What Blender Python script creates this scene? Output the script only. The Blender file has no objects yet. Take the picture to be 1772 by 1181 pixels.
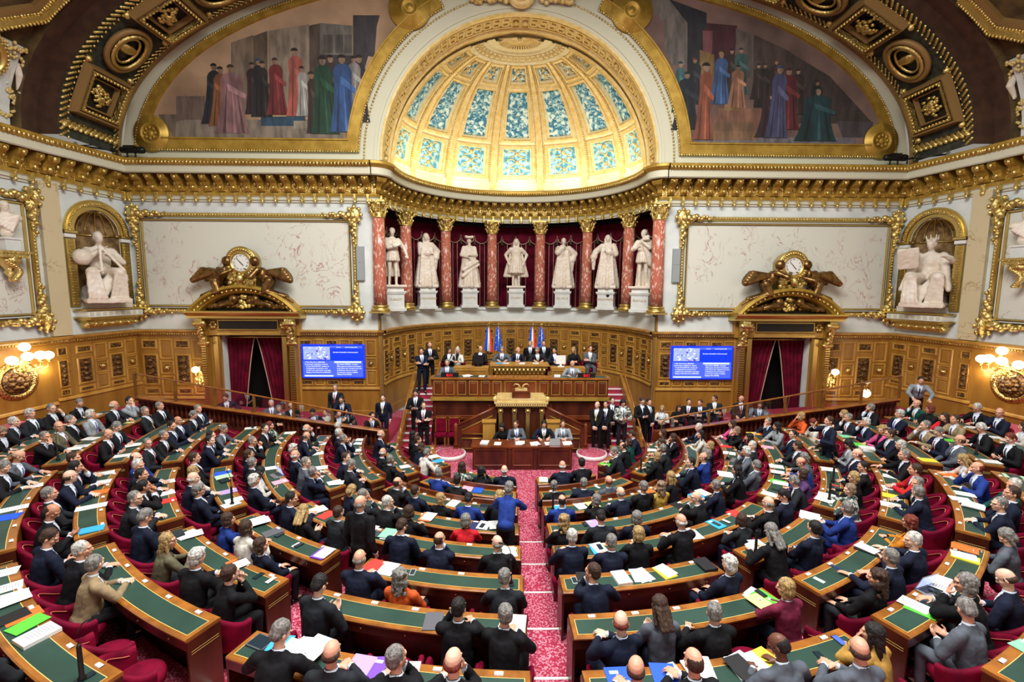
import bpy, math, random
from mathutils import Vector, Matrix, noise
PI = math.pi
rnd = random.Random(7)
scene = bpy.context.scene
C = scene.collection
V = Vector

def lin(h):
    o = []
    for i in (0, 2, 4):
        c = int(h[i:i+2], 16) / 255
        o.append(c / 12.92 if c <= .04045 else ((c + .055) / 1.055) ** 2.4)
    return (o[0], o[1], o[2], 1)

MATS = {}
def mat(name, col, rough=.6, metal=0., col2=None, nscale=4., ndetail=4., lo=.35, hi=.65, bump=0., bscale=20., btype='noise', emit=0., sheen=0., coords='Object', stretch=None, spec=None, aniso=None, alpha=None, trans=None, kind='noise'):
    m = bpy.data.materials.new(name); m.use_nodes = True
    nt = m.node_tree; N = nt.nodes; L = nt.links
    b = N['Principled BSDF']
    c1 = lin(col)
    b.inputs['Base Color'].default_value = c1
    b.inputs['Roughness'].default_value = rough
    b.inputs['Metallic'].default_value = metal
    if spec is not None: b.inputs['Specular IOR Level'].default_value = spec
    if sheen: b.inputs['Sheen Weight'].default_value = sheen
    if trans is not None: b.inputs['Transmission Weight'].default_value = trans
    if alpha is not None: b.inputs['Alpha'].default_value = alpha
    tc = mp = None
    if col2 or bump:
        tc = N.new('ShaderNodeTexCoord'); mp = N.new('ShaderNodeMapping')
        L.new(tc.outputs[coords], mp.inputs[0])
        if stretch: mp.inputs['Scale'].default_value = stretch
    if col2:
        if kind == 'noise':
            n = N.new('ShaderNodeTexNoise'); n.inputs['Scale'].default_value = nscale; n.inputs['Detail'].default_value = ndetail
            out = n.outputs[0]
        elif kind == 'voronoi':
            n = N.new('ShaderNodeTexVoronoi'); n.inputs['Scale'].default_value = nscale; out = n.outputs[0]
        elif kind == 'edge':
            n0 = N.new('ShaderNodeTexNoise'); n0.inputs['Scale'].default_value = nscale * .8; n0.inputs['Detail'].default_value = 5
            mx = N.new('ShaderNodeMix'); mx.data_type = 'VECTOR'; mx.inputs[0].default_value = .35
            L.new(mp.outputs[0], mx.inputs[4]); L.new(n0.outputs[1], mx.inputs[5])
            n = N.new('ShaderNodeTexVoronoi'); n.feature = 'DISTANCE_TO_EDGE'; n.inputs['Scale'].default_value = nscale
            L.new(mx.outputs[1], n.inputs['Vector']); out = n.outputs[0]
        elif kind == 'vein':
            n = N.new('ShaderNodeTexNoise'); n.inputs['Scale'].default_value = nscale; n.inputs['Detail'].default_value = 7; n.inputs['Roughness'].default_value = .55; n.inputs['Distortion'].default_value = .6; out = n.outputs[0]
        if kind != 'edge': L.new(mp.outputs[0], n.inputs['Vector'])
        r = N.new('ShaderNodeValToRGB'); r.color_ramp.elements[0].position = lo; r.color_ramp.elements[1].position = hi
        r.color_ramp.elements[0].color = c1; r.color_ramp.elements[1].color = lin(col2)
        if kind == 'vein':
            r.color_ramp.elements[0].position = .5-hi; r.color_ramp.elements[1].position = .5+hi; e = r.color_ramp.elements.new(.5); e.color = lin(col2); r.color_ramp.elements[-1].position = .5+hi; r.color_ramp.elements[-1].color = c1
            r.color_ramp.elements[0].color = c1
        L.new(out, r.inputs[0]); L.new(r.outputs[0], b.inputs['Base Color'])
        if kind == 'vein':   # veins fade in and out
            n2 = N.new('ShaderNodeTexNoise'); n2.inputs['Scale'].default_value = nscale*.7; n2.inputs['Detail'].default_value = 2; L.new(mp.outputs[0], n2.inputs['Vector'])
            r2 = N.new('ShaderNodeValToRGB'); r2.color_ramp.elements[0].position = .47; r2.color_ramp.elements[1].position = .58; L.new(n2.outputs[0], r2.inputs[0])
            mxc = N.new('ShaderNodeMix'); mxc.data_type = 'RGBA'; mxc.inputs[6].default_value = c1; L.new(r2.outputs[0], mxc.inputs[0]); L.new(r.outputs[0], mxc.inputs[7]); L.new(mxc.outputs[2], b.inputs['Base Color'])
            n.inputs['Distortion'].default_value = 1.6
    if bump:
        if btype == 'noise':
            t = N.new('ShaderNodeTexNoise'); t.inputs['Detail'].default_value = 3; t.inputs['Distortion'].default_value = 1.2
        elif btype == 'voronoi':
            t = N.new('ShaderNodeTexVoronoi'); t.feature = 'SMOOTH_F1'
        t.inputs['Scale'].default_value = bscale
        L.new(mp.outputs[0], t.inputs['Vector'])
        bp = N.new('ShaderNodeBump'); bp.inputs['Strength'].default_value = 1; bp.inputs['Distance'].default_value = bump
        L.new(t.outputs[0], bp.inputs['Height']); L.new(bp.outputs[0], b.inputs['Normal'])
    if emit:
        b.inputs['Emission Color'].default_value = c1; b.inputs['Emission Strength'].default_value = emit
    MATS[name] = m
    return m

class MB:
    """collects shapes into ONE mesh"""
    def __init__(s): s.v = []; s.f = []; s.m = []; s.sm = []
    def add(s, vs, fs, mi=0, smooth=False):
        o = len(s.v); s.v += [tuple(p) for p in vs]
        for f in fs:
            s.f.append(tuple(i + o for i in f)); s.m.append(mi); s.sm.append(smooth)
    def box(s, x0, x1, y0, y1, z0, z1, mi=0, M=None):
        vs = [(x, y, z) for z in (z0, z1) for y in (y0, y1) for x in (x0, x1)]
        if M is not None: vs = [M @ V(p) for p in vs]
        s.add(vs, [(0, 2, 3, 1), (4, 5, 7, 6), (0, 1, 5, 4), (2, 6, 7, 3), (0, 4, 6, 2), (1, 3, 7, 5)], mi)
    def frustum(s, F, s0, s1, z0, z1, d0, d1, ins, mi=0):
        """raised block on a mapped surface F(s,d,z)"""
        vs = [F(a, d0, b) for a, b in ((s0, z0), (s1, z0), (s1, z1), (s0, z1))]
        vs += [F(a, d1, b) for a, b in ((s0+ins, z0+ins), (s1-ins, z0+ins), (s1-ins, z1-ins), (s0+ins, z1-ins))]
        s.add(vs, [(4, 5, 6, 7), (0, 1, 5, 4), (1, 2, 6, 5), (2, 3, 7, 6), (3, 0, 4, 7)], mi)
    def ring(s, F, s0, s1, z0, z1, w, h, mi=0):
        """raised picture-frame moulding"""
        R = []
        for d, i in ((0, 0), (h, w*.3), (h, w*.7), (0.0, w)):
            R.append([F(a, d, b) for a, b in ((s0+i, z0+i), (s1-i, z0+i), (s1-i, z1-i), (s0+i, z1-i))])
        vs = [p for r in R for p in r]
        fs = [(4*k+j, 4*k+(j+1) % 4, 4*k+4+(j+1) % 4, 4*k+4+j) for k in range(3) for j in range(4)]
        s.add(vs, fs, mi)
    def lathe(s, prof, n=16, M=None, mi=0, smooth=True, a0=0, a1=2*PI):
        full = abs(a1-a0-2*PI) < 1e-4
        cnt = n if full else n+1
        vs = []
        for r, z in prof:
            for i in range(cnt):
                a = a0 + (a1-a0)*i/n
                p = V((r*math.cos(a), r*math.sin(a), z))
                vs.append(M @ p if M is not None else p)
        fs = []
        for k in range(len(prof)-1):
            for i in range(n):
                j = (i+1) % cnt if full else i+1
                fs.append((k*cnt+i, k*cnt+j, (k+1)*cnt+j, (k+1)*cnt+i))
        flat = abs(prof[0][1]-prof[-1][1]) < 1e-6
        if full and not flat and prof[0][0] > 1e-4: fs.append(tuple(range(cnt))[::-1])
        if full and not flat and prof[-1][0] > 1e-4: fs.append(tuple((len(prof)-1)*cnt+i for i in range(cnt)))
        s.add(vs, fs, mi, smooth)
    def ell(s, c, r, M=None, n=10, k=6, mi=0):
        prof = [(math.sin(PI*i/k), -math.cos(PI*i/k)) for i in range(k+1)]
        prof[0] = (1e-5, -1); prof[-1] = (1e-5, 1)
        X = Matrix.Translation(V(c)) @ (M.to_4x4() if M is not None else Matrix()) @ Matrix.Diagonal((r[0], r[1], r[2], 1))
        s.lathe(prof, n, X, mi)
    def cap(s, p0, r0, p1, r1, n=10, mi=0):
        p0 = V(p0); p1 = V(p1); d = p1-p0; L = max(d.length, 1e-4)
        q = d.to_track_quat('Z', 'Y').to_matrix().to_4x4()
        X = Matrix.Translation(p0) @ q
        pr = []
        for i in range(4): a = PI/2*i/3; pr.append((max(r0*math.sin(a), 1e-5), -r0*math.cos(a)))
        for i in range(4): a = PI/2*i/3; pr.append((max(r1*math.cos(a), 1e-5), L + r1*math.sin(a)))
        s.lathe(pr, n, X, mi)
    def tube(s, pts, r, n=8, mi=0, closed=False):
        pts = [V(p) for p in pts]; N = len(pts); vs = []; up = V((0, 0, 1))
        rr = r if isinstance(r, (list, tuple)) else [r]*N
        for i, p in enumerate(pts):
            a = pts[(i-1) % N] if (closed or i > 0) else p
            b = pts[(i+1) % N] if (closed or i < N-1) else p
            t = (b-a).normalized()
            u = t.cross(up)
            if u.length < .05: u = t.cross(V((1, 0, 0)))
            u.normalize(); w = t.cross(u)
            for j in range(n):
                g = 2*PI*j/n; vs.append(p + (u*math.cos(g)+w*math.sin(g))*rr[i])
        fs = []
        for i in range(N if closed else N-1):
            for j in range(n):
                a = i*n+j; b = i*n+(j+1) % n; c = ((i+1) % N)*n
                fs.append((a, b, c+(j+1) % n, c+j))
        if not closed: fs += [tuple(range(n))[::-1], tuple((N-1)*n+j for j in range(n))]
        s.add(vs, fs, mi, True)
    def strip(s, rows, mi=0, smooth=False, close=False):
        """grid of points rows[i][j]"""
        n = len(rows[0]); vs = [p for r in rows for p in r]
        fs = []
        for i in range(len(rows)-1):
            for j in range(n if close else n-1):
                k = (j+1) % n
                fs.append((i*n+j, i*n+k, (i+1)*n+k, (i+1)*n+j))
        s.add(vs, fs, mi, smooth)
    def prism(s, poly, z0, z1, M=None, mi=0):
        n = len(poly); vs = [(x, y, z0) for x, y in poly] + [(x, y, z1) for x, y in poly]
        if M is not None: vs = [M @ V(p) for p in vs]
        s.add(vs, [tuple(range(n))[::-1], tuple(range(n, 2*n))] + [(i, (i+1) % n, n+(i+1) % n, n+i) for i in range(n)], mi)
    def mesh(s, name, mats):
        me = bpy.data.meshes.new(name); me.from_pydata(s.v, [], s.f)
        for m in (mats if isinstance(mats, (list, tuple)) else [mats]): me.materials.append(MATS[m] if isinstance(m, str) else m)
        me.polygons.foreach_set('material_index', s.m); me.polygons.foreach_set('use_smooth', s.sm)
        me.update(); return me
    def build(s, name, mats, parent=None, fix=True):
        me = s.mesh(name, mats)
        if fix: recalc(me)
        return link(name, me, parent)

def recalc(me):
    import bmesh
    bm = bmesh.new(); bm.from_mesh(me); bmesh.ops.recalc_face_normals(bm, faces=bm.faces); bm.to_mesh(me); bm.free()

def link(name, me, parent=None):
    o = bpy.data.objects.new(name, me); C.objects.link(o)
    if parent is not None: o.parent = parent
    return o
def tag(o, label, cat, group=None, kind=None):
    if label: o['label'] = label
    if cat: o['category'] = cat
    if group: o['group'] = group
    if kind: o['kind'] = kind
    return o
def thing(name, label, cat, loc=(0, 0, 0), rz=0, group=None):
    o = bpy.data.objects.new(name, None); C.objects.link(o); o.location = loc; o.rotation_euler = (0, 0, rz)
    return tag(o, label, cat, group)
def struct(o, label=None):
    o['kind'] = 'structure'
    if label: o['label'] = label
    return o
def dup(root, loc, rz, label=None, group=None):
    r = root.copy(); C.objects.link(r); r.location = loc; r.rotation_euler = (0, 0, rz)
    if label: r['label'] = label
    if group: r['group'] = group
    for ch in list(root.children):
        c = ch.copy(); C.objects.link(c); c.parent = r
        for g in list(ch.children):
            d = g.copy(); C.objects.link(d); d.parent = c
    return r

def plan(pts):
    """map (s, d, z) -> point on a wall following plan polyline; d is out of the wall into the room (right-hand side)"""
    P = [V((x, y, 0)) for x, y in pts]; S = [0.]
    for a, b in zip(P, P[1:]): S.append(S[-1] + (b-a).length)
    nseg = [(b-a).normalized() for a, b in zip(P, P[1:])]
    def F(s, d, z):
        i = 0
        while i < len(nseg)-1 and s > S[i+1]: i += 1
        t = nseg[i]; n = V((t.y, -t.x, 0))
        # smooth normals on curved runs
        if len(nseg) > 8:
            f = (s-S[i])/(S[i+1]-S[i])
            tp = nseg[max(i-1, 0)]+t; tn = t+nseg[min(i+1, len(nseg)-1)]
            tt = (tp.normalized()*(1-f)+tn.normalized()*f).normalized(); n = V((tt.y, -tt.x, 0))
        p = P[i] + t*(s-S[i]) + n*d
        return V((p.x, p.y, z))
    F.L = S[-1]; F.S = S; F.n = len(nseg)
    return F
def sweep(mb, F, prof, mi=0, step=None, s0=0, s1=None, smooth=False, ends=False):
    """sweep a (d,z) profile along the plan F; corner stations are repeated so corners stay sharp"""
    s1 = F.L if s1 is None else s1
    st = [s0] + [q for q in F.S if s0 + 1e-4 < q < s1 - 1e-4] + [s1]
    if F.n <= 8:
        for a, b in zip(st, st[1:]):
            mb.strip([[F(a+1e-5, d, z) for d, z in prof], [F(b-1e-5, d, z) for d, z in prof]], mi, smooth)
    else:
        mb.strip([[F(q, d, z) for d, z in prof] for q in st], mi, smooth)
    if ends:
        for q in (s0, s1): mb.add([F(q, d, z) for d, z in prof], [tuple(range(len(prof)))], mi)
def circ(cx, cy, r, a0, a1, n): return [(cx+r*math.cos(math.radians(a0+(a1-a0)*i/n)), cy+r*math.sin(math.radians(a0+(a1-a0)*i/n))) for i in range(n+1)]
mat('oak', 'A4762C', .42, col2='8A5C1E', nscale=3, stretch=(1, 1, .25), lo=.3, hi=.7)
mat('oak_light', 'BE8F40', .4, col2='A4742E', nscale=3, stretch=(1, 1, .25))
mat('oak_dark', '8A5A1C', .45, col2='6B4316', nscale=3)
mat('carved', '7A5420', .5, col2='3A220C', nscale=14, lo=.4, hi=.6, bump=.03, bscale=16, kind='voronoi', btype='voronoi')
mat('mahogany', '5A2816', .32, col2='3A160C', nscale=3, stretch=(1, 1, .3))
mat('mahogany_mid', '7A3A18', .32, col2='5A2610', nscale=3, stretch=(1, 1, .3))
mat('desk_wood', 'A8682A', .28, col2='83501F', nscale=5)
mat('leather', '2C4A40', .4, col2='243E34', nscale=2)
mat('gilt_line', 'E0C070', .4)
mat('gold', 'E2CA80', .3, 1., bump=.02, bscale=18)
mat('gold_fine', 'E2CA84', .3, 1., col2='8A5E18', nscale=30, lo=.45, hi=.6, bump=.02, bscale=34, btype='voronoi')
mat('gold_flat', 'DEC478', .38, 1.)
mat('gold_paint', 'C8A348', .45, .5, col2='AA8632', nscale=3)
mat('gold_cream', 'E8D094', .5, .3, col2='DAB868', nscale=5)
mat('dome_plaster', 'F2E6BC', .6, .05, col2='E8D8A0', nscale=6)
mat('bronze', '94703E', .35, .75, col2='5E4222', nscale=7)
mat('wall_marble', 'E8ECE6', .35, col2='D6DCD6', nscale=1.5)
mat('niche_ground', 'A88858', .6, .2, col2='6E5230', nscale=4, lo=.4, hi=.6)
mat('pilaster_marble', 'D2C29A', .35, col2='A88E66', nscale=1.6, kind='vein', hi=.03)
mat('panel_marble', 'E0DFD0', .28, col2='A8685E', nscale=1.7, kind='vein', hi=.014, stretch=(1, 1, .7))
mat('red_marble', 'EAC8B4', .25, col2='BC6A54', nscale=13, ndetail=6, lo=.36, hi=.46, stretch=(1, 1, .45))
mat('white_marble', 'EFE4D4', .45, col2='E2D2BC', nscale=5)
mat('pedestal_marble', 'E6E6DE', .4, col2='D6D8D2', nscale=3)
mat('cream', 'D2CFB4', .55)
mat('white_paint', 'EDEBE0', .5)
mat('curtain', '6E0A28', .8, col2='4C0619', nscale=3, spec=.15)
mat('curtain_dark', '38060F', .85)
mat('tassel', '5A4A34', .8)
mat('braid', 'C8A890', .7)
mat('velvet', '80022A', .75, col2='5A001E', nscale=5, spec=.15)
mat('piping', 'D8785A', .6)
mat('carpet', 'A22040', .95, col2='D48A9A', nscale=34, ndetail=2, lo=.5, hi=.6)
mat('carpet_plain', '8E1A34', .95, col2='A83048', nscale=30)
mat('nosing', 'E8E0DC', .5)
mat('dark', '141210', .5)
mat('black', '0A0A0B', .45)
mat('vault_dark', '4E3220', .75, col2='3A2416', nscale=3)
mat('coffer_green', '3E4030', .75, col2='262C26', nscale=4, lo=.42, hi=.58)
mat('coffer_wood', '957442', .6, .2)
mat('painted_brown', '6E5830', .8, col2='46361E', nscale=2.5)
mat('blue_enamel', 'D6E6D8', .4, col2='3E7C96', nscale=5.5, ndetail=2, lo=.46, hi=.54)
mat('blue_enamel_b', 'A8D8DC', .4, col2='4890A8', nscale=6, ndetail=2, lo=.42, hi=.58)
mat('screen_blue', '0A30E8', .3, emit=1.0)
mat('screen_blue_b', '4058E0', .3, emit=1.0)
mat('screen_pale', 'B8C8F4', .3, emit=1.0)
mat('screen_white', 'F0F4FF', .3, emit=1.2)
mat('screen_mix', '8FA0E8', .3, emit=.8)
mat('red_led', 'FF1020', .4, emit=2.5)
mat('globe', 'FFF0CC', .4, emit=4.)
mat('clock_face', 'F4F2E8', .4)
mat('speaker_grey', '9AA0A0', .6)
mat('clear_glass', 'FFFFFF', .02, trans=1., alpha=.18)
mat('lens_glass', '203038', .1)
mat('metal_dark', '2A2A2C', .35, .7)
mat('laptop_metal', 'B8B8BA', .35, .8)
mat('keys', '303034', .5)
for n, h in dict(white='F0EFEA', cream='EFE8C8', yellow='F0DC3A', paleyellow='F2E88A', orange='E8702A', red='E83A32', pink='F2A8B8', lilac='B49ADC', purple='7A48C0', cyan='38A8E0', blue='1E58D8', navy='1E2A58', green='5AD23A', mint='8ADCA8', black='16161A', grey='5A5A60', palegreen='B8DCB0').items():
    mat('paper_'+n, h, .6)
mat('print', '8A8A90', .6)
# people
SK = {'1': 'D9A184', '2': 'C4886A', '3': '6A4230', '4': 'E6B79C'}
for k, h in SK.items(): mat('skin_'+k, h, .5, spec=.4)
mat('lips', 'A85A50', .5); mat('eye', '1A120E', .3)
HC = dict(w='E6E2DA', g='96928C', d='1A1614', n='4A3020', y='C8A468', r='8A3420', t='A88A70')
for k, h in HC.items():
    mat('hair_'+k, h, .6, col2='%02X%02X%02X' % tuple(int(int(h[i:i+2], 16)*.62) for i in (0, 2, 4)), nscale=40, stretch=(1, 1, .2), bump=.012, bscale=60)
CL = dict(K='101014', C='202329', N='121A30', B='1E3A8A', G='5C626C', L='9AA0A4', T='A08A68', R='D8222C', O='E0602A', P='E85A98', W='E2DDD0', Y='D2B04A', V='7A2440', E='0E4A40', M='6E8078', S='6E6850', J='E08A20', U='5A3A6A', H='C89A4A')
for k, h in CL.items():
    d = '%02X%02X%02X' % tuple(int(int(h[i:i+2], 16)*.8) for i in (0, 2, 4))
    if k == 'M': mat('cloth_M', 'C8CCC0', .85, col2='3A4A48', nscale=14, lo=.45, hi=.52)
    else: mat('cloth_'+k, h, .8, col2=d, nscale=8, spec=.25)
mat('shirt', 'DCE4F2', .7); mat('shoe', '0C0A0A', .3)
for k, h in dict(r='A01828', b='1C2C60', k='18181C', l='6878B8', y='C8B060').items(): mat('tie_'+k, h, .5)
mat('glasses', '141414', .3)
_tex = {}
def clouds(size, kind='CLOUDS'):
    k = (size, kind)
    if k not in _tex:
        t = bpy.data.textures.new('folds', kind); t.noise_scale = size
        _tex[k] = t
    return _tex[k]
def melt(mb, voxel, smooth=3, disp=0, dsize=.1, mats=None, name='body', disp2=0, dsize2=.03):
    """fuse overlapping closed shapes into one continuous skin"""
    me = bpy.data.meshes.new('t'); me.from_pydata(mb.v, [], mb.f); me.update()
    o = bpy.data.objects.new('t', me); C.objects.link(o)
    r = o.modifiers.new('r', 'REMESH'); r.mode = 'VOXEL'; r.voxel_size = voxel; r.adaptivity = 0
    if smooth:
        s = o.modifiers.new('s', 'SMOOTH'); s.factor = .5; s.iterations = smooth
    if disp:
        d = o.modifiers.new('d', 'DISPLACE'); d.texture = clouds(dsize); d.strength = disp; d.mid_level = .5
    if disp2:
        d = o.modifiers.new('d2', 'DISPLACE'); d.texture = clouds(dsize2); d.strength = disp2; d.mid_level = .5
    dg = bpy.context.evaluated_depsgraph_get()
    m2 = bpy.data.meshes.new_from_object(o.evaluated_get(dg))
    bpy.data.objects.remove(o); bpy.data.meshes.remove(me)
    m2.name = name; m2.materials.clear()
    for m in (mats or []): m2.materials.append(MATS[m])
    m2.polygons.foreach_set('use_smooth', [True]*len(m2.polygons)); m2.update()
    return m2

def ik(S, W, a, b, hint):
    S = V(S); W = V(W); d = W-S; L = min(d.length, a+b-.005); d.normalize(); W = S+d*L
    x = (a*a-b*b+L*L)/(2*L); h = math.sqrt(max(a*a-x*x, 0))
    n = V(hint); n = n-d*n.dot(d)
    if n.length < 1e-3: n = V((0, 0, -1))
    n.normalize()
    return S+d*x+n*h, W

def hand(mb, W, d, n, side, curl=.5, sc=1.):
    """palm, four bent fingers of unequal length and a thumb leaving the side of the palm"""
    d = V(d).normalized(); n = V(n); n = (n-d*n.dot(d)).normalized(); u = d.cross(n).normalized()*side   # u points to the thumb side
    W = V(W)
    mb.cap(W-d*.03, .027*sc, W+d*.03, .026*sc, 8)
    for k in (-1, 0, 1): mb.cap(W+d*.02+u*k*.018, .017*sc, W+d*.085*sc+u*k*.026, .014*sc, 8)
    Ls = (.068, .078, .074, .056)
    for i, Lf in enumerate(Ls):
        o = (1.5-i); root = W+d*.088*sc+u*o*.0215*sc
        dd = (d+u*o*.09).normalized(); p = root
        for j, f in enumerate((.45, .32, .23)):
            g = curl*(.35+.55*j); v = (dd*math.cos(g)+n*math.sin(g)).normalized()
            q = p+v*Lf*f*1.15*sc; mb.cap(p, (.0092-.0008*j)*sc, q, (.0088-.0010*j)*sc, 7); p = q
    r = W+d*.025+u*.03*sc; t1 = r+(d*.6+u*.75+n*.3).normalized()*.042*sc; t2 = t1+(d*.9+u*.2+n*.35).normalized()*.034*sc
    mb.cap(r, .014*sc, t1, .0115*sc, 8); mb.cap(t1, .0115*sc, t2, .009*sc, 8)

def head_shapes(mb, H, fem=False, detail=True):
    def e(c, r, M=None, n=12, k=8):
        X = H.to_3x3() @ (M if M is not None else Matrix.Identity(3)); mb.ell(H @ V(c), r, X, n, k)
    def c(a, ra, b, rb): mb.cap(H @ V(a), ra, H @ V(b), rb, 8)
    e((0, -.012, .035), (.074, .094, .088))
    e((0, .018, -.02), (.063, .068, .082)); e((0, .03, -.072), (.042, .045, .036))     # cheeks, jaw
    e((0, .06, -.09), (.021, .02, .017))                                                # chin
    for s in (-1, 1):
        e((s*.04, .05, -.018), (.022, .022, .022)); e((s*.077, -.012, -.005), (.011, .02, .032), Matrix.Rotation(s*.35, 3, 'Z'))
        c((s*.016, .082, .028), .011, (s*.05, .07, .03), .009)
    c((0, .086, .02), .008, (0, .103, -.022), .0125); e((0, .094, -.026), (.018, .014, .011))
    e((0, .082, -.056), (.025, .012, .007)); e((0, .08, -.066), (.02, .012, .008))

POSES = {}
def pose(lean=0, sx=0, yaw=0, pit=0, R=(.1, .38, .76), L=(-.1, .38, .76), hR=(1, -.4, -.6), hL=(-1, -.4, -.6), dR=None, dL=None, nR=(0, 0, -1), nL=(0, 0, -1), curl=.6, legs=None, stand=False, hipz=.5, tw=0):
    return dict(locals())
def make_rig(P, fem=False):
    hz = .94 if P['stand'] else P['hipz']
    hip = V((0, 0, hz)); a = P['lean']; u = V((P['sx'], math.sin(a), math.cos(a))).normalized()
    f = V((0, math.cos(a), -math.sin(a))); r = f.cross(u).normalized(); f = u.cross(r).normalized()
    tw = Matrix.Rotation(P['tw'], 3, u); r2 = tw @ r; f2 = tw @ f
    w = .168 if fem else .188
    S = {s: hip+u*.445+r2*s*w for s in (-1, 1)}
    nb = hip+u*.52-f*.01
    hu = (u*.5+V((0, 0, 1))*.5).normalized(); hc = nb+hu*.155+V((0, .025, 0))
    H = Matrix.Translation(hc) @ Matrix.Rotation(-P['yaw'], 4, 'Z') @ Matrix.Rotation(-P['pit'], 4, 'X')
    arms = {}
    for s, k, hk, dk, nk in ((1, 'R', 'hR', 'dR', 'nR'), (-1, 'L', 'hL', 'dL', 'nL')):
        E, W = ik(S[s], P[k], .29, .265, P[hk]); d = V(P[dk]) if P[dk] else (W-E)
        arms[s] = (S[s], E, W, d, P[nk])
    if P['legs']: legs = P['legs']
    elif P['stand']: legs = {s: ((s*.09, 0, .92), (s*.1, .02, .5), (s*.11, -.02, .09), (s*.13, .1, .04)) for s in (-1, 1)}
    else: legs = {s: ((s*.09, 0, .5), (s*.13, .42, .5), (s*.13, .40, .1), (s*.14, .52, .045)) for s in (-1, 1)}
    return dict(hip=hip, u=u, f=f2, r=r2, S=S, nb=nb, hc=hc, H=H, arms=arms, legs=legs, fem=fem, P=P)
def body_shapes(mb, g, bare=False):
    P = g['P']; u = g['u']
    k = 1.0 if bare else .72
    mb.cap(g['hip'], .1*k, g['hip']+u*.4, .12*k, 12); mb.cap(g['S'][-1], .05*k, g['S'][1], .05*k, 10)
    mb.cap(g['hip']+u*.44, .06, g['nb'], .054, 10); mb.cap(g['nb']-u*.03, .053, g['hc']-V((0, .015, .03)), .05, 12)
    head_shapes(mb, g['H'])
    for s in (-1, 1):
        S, E, W, d, n = g['arms'][s]
        mb.cap(S, .05*k, E, .042*k, 10); mb.cap(E, .042*k, W, .027, 10); hand(mb, W, d, n, s, P['curl'])
        A = g['legs'][s]; mb.cap(A[0], .08*k, A[1], .055*k, 10); mb.cap(A[1], .055*k, A[2], .038*k, 10); mb.cap(A[2], .035*k, A[3], .03*k, 8)
def paint_face(me, H):
    me.materials.clear(); [me.materials.append(MATS[m]) for m in ('skin_1', 'eye', 'lips')]
    Hi = H.inverted(); idx = []
    for p in me.polygons:
        c = Hi @ p.center; i = 0
        if c.y > .05:
            if abs(abs(c.x)-.031) < .0115 and abs(c.z-.012) < .0055: i = 1
            elif abs(c.x) < .024 and abs(c.z+.061) < .007: i = 2
        idx.append(i)
    me.polygons.foreach_set('material_index', idx)
def jacket_shapes(mb, g, skirt=True, slim=0):
    u, f, r, hip = g['u'], g['f'], g['r'], g['hip']; fem = g['fem']; M = Matrix((r, f, u)).transposed(); q = .93 if fem else 1.
    mb.ell(hip+u*.34+f*.005, (.182*q, .13*q, .175), M, 14, 8)
    mb.ell(hip+u*.13+f*.012, (.17*q, .142*q, .2), M, 14, 8)
    if fem: mb.ell(hip+u*.33+f*.075, (.12, .06, .06), M, 12, 6)
    mb.cap(hip+u*.47-r*.05, .07, hip+u*.47+r*.05, .07, 10)
    mb.cap(hip+u*.02-f*.005, .135*q, hip+u*.36-f*.01, .128*q, 14)
    for s in (-1, 1): mb.cap(hip+u*.06+r*s*.05, .115*q, hip+u*.38+r*s*.075, .105*q, 12)
    mb.cap(g['nb']-u*.07-f*.008, .085, g['nb']-u*.012-f*.012, .068, 12)
    for s in (-1, 1):
        S, E, W, d, n = g['arms'][s]
        mb.cap(g['hip']+u*.46+r*s*.07, .062*q, S-u*.008, .066*q, 10)
        mb.cap(S, .073*q, E, .06*q, 12); dn = (W-E).normalized(); mb.cap(E, .06*q, W-dn*.03, .043*q, 12)
    if skirt: mb.ell(hip+u*.0+V((0, -.02, .02)), (.165*q, .14, .12), M, 14, 8)
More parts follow.
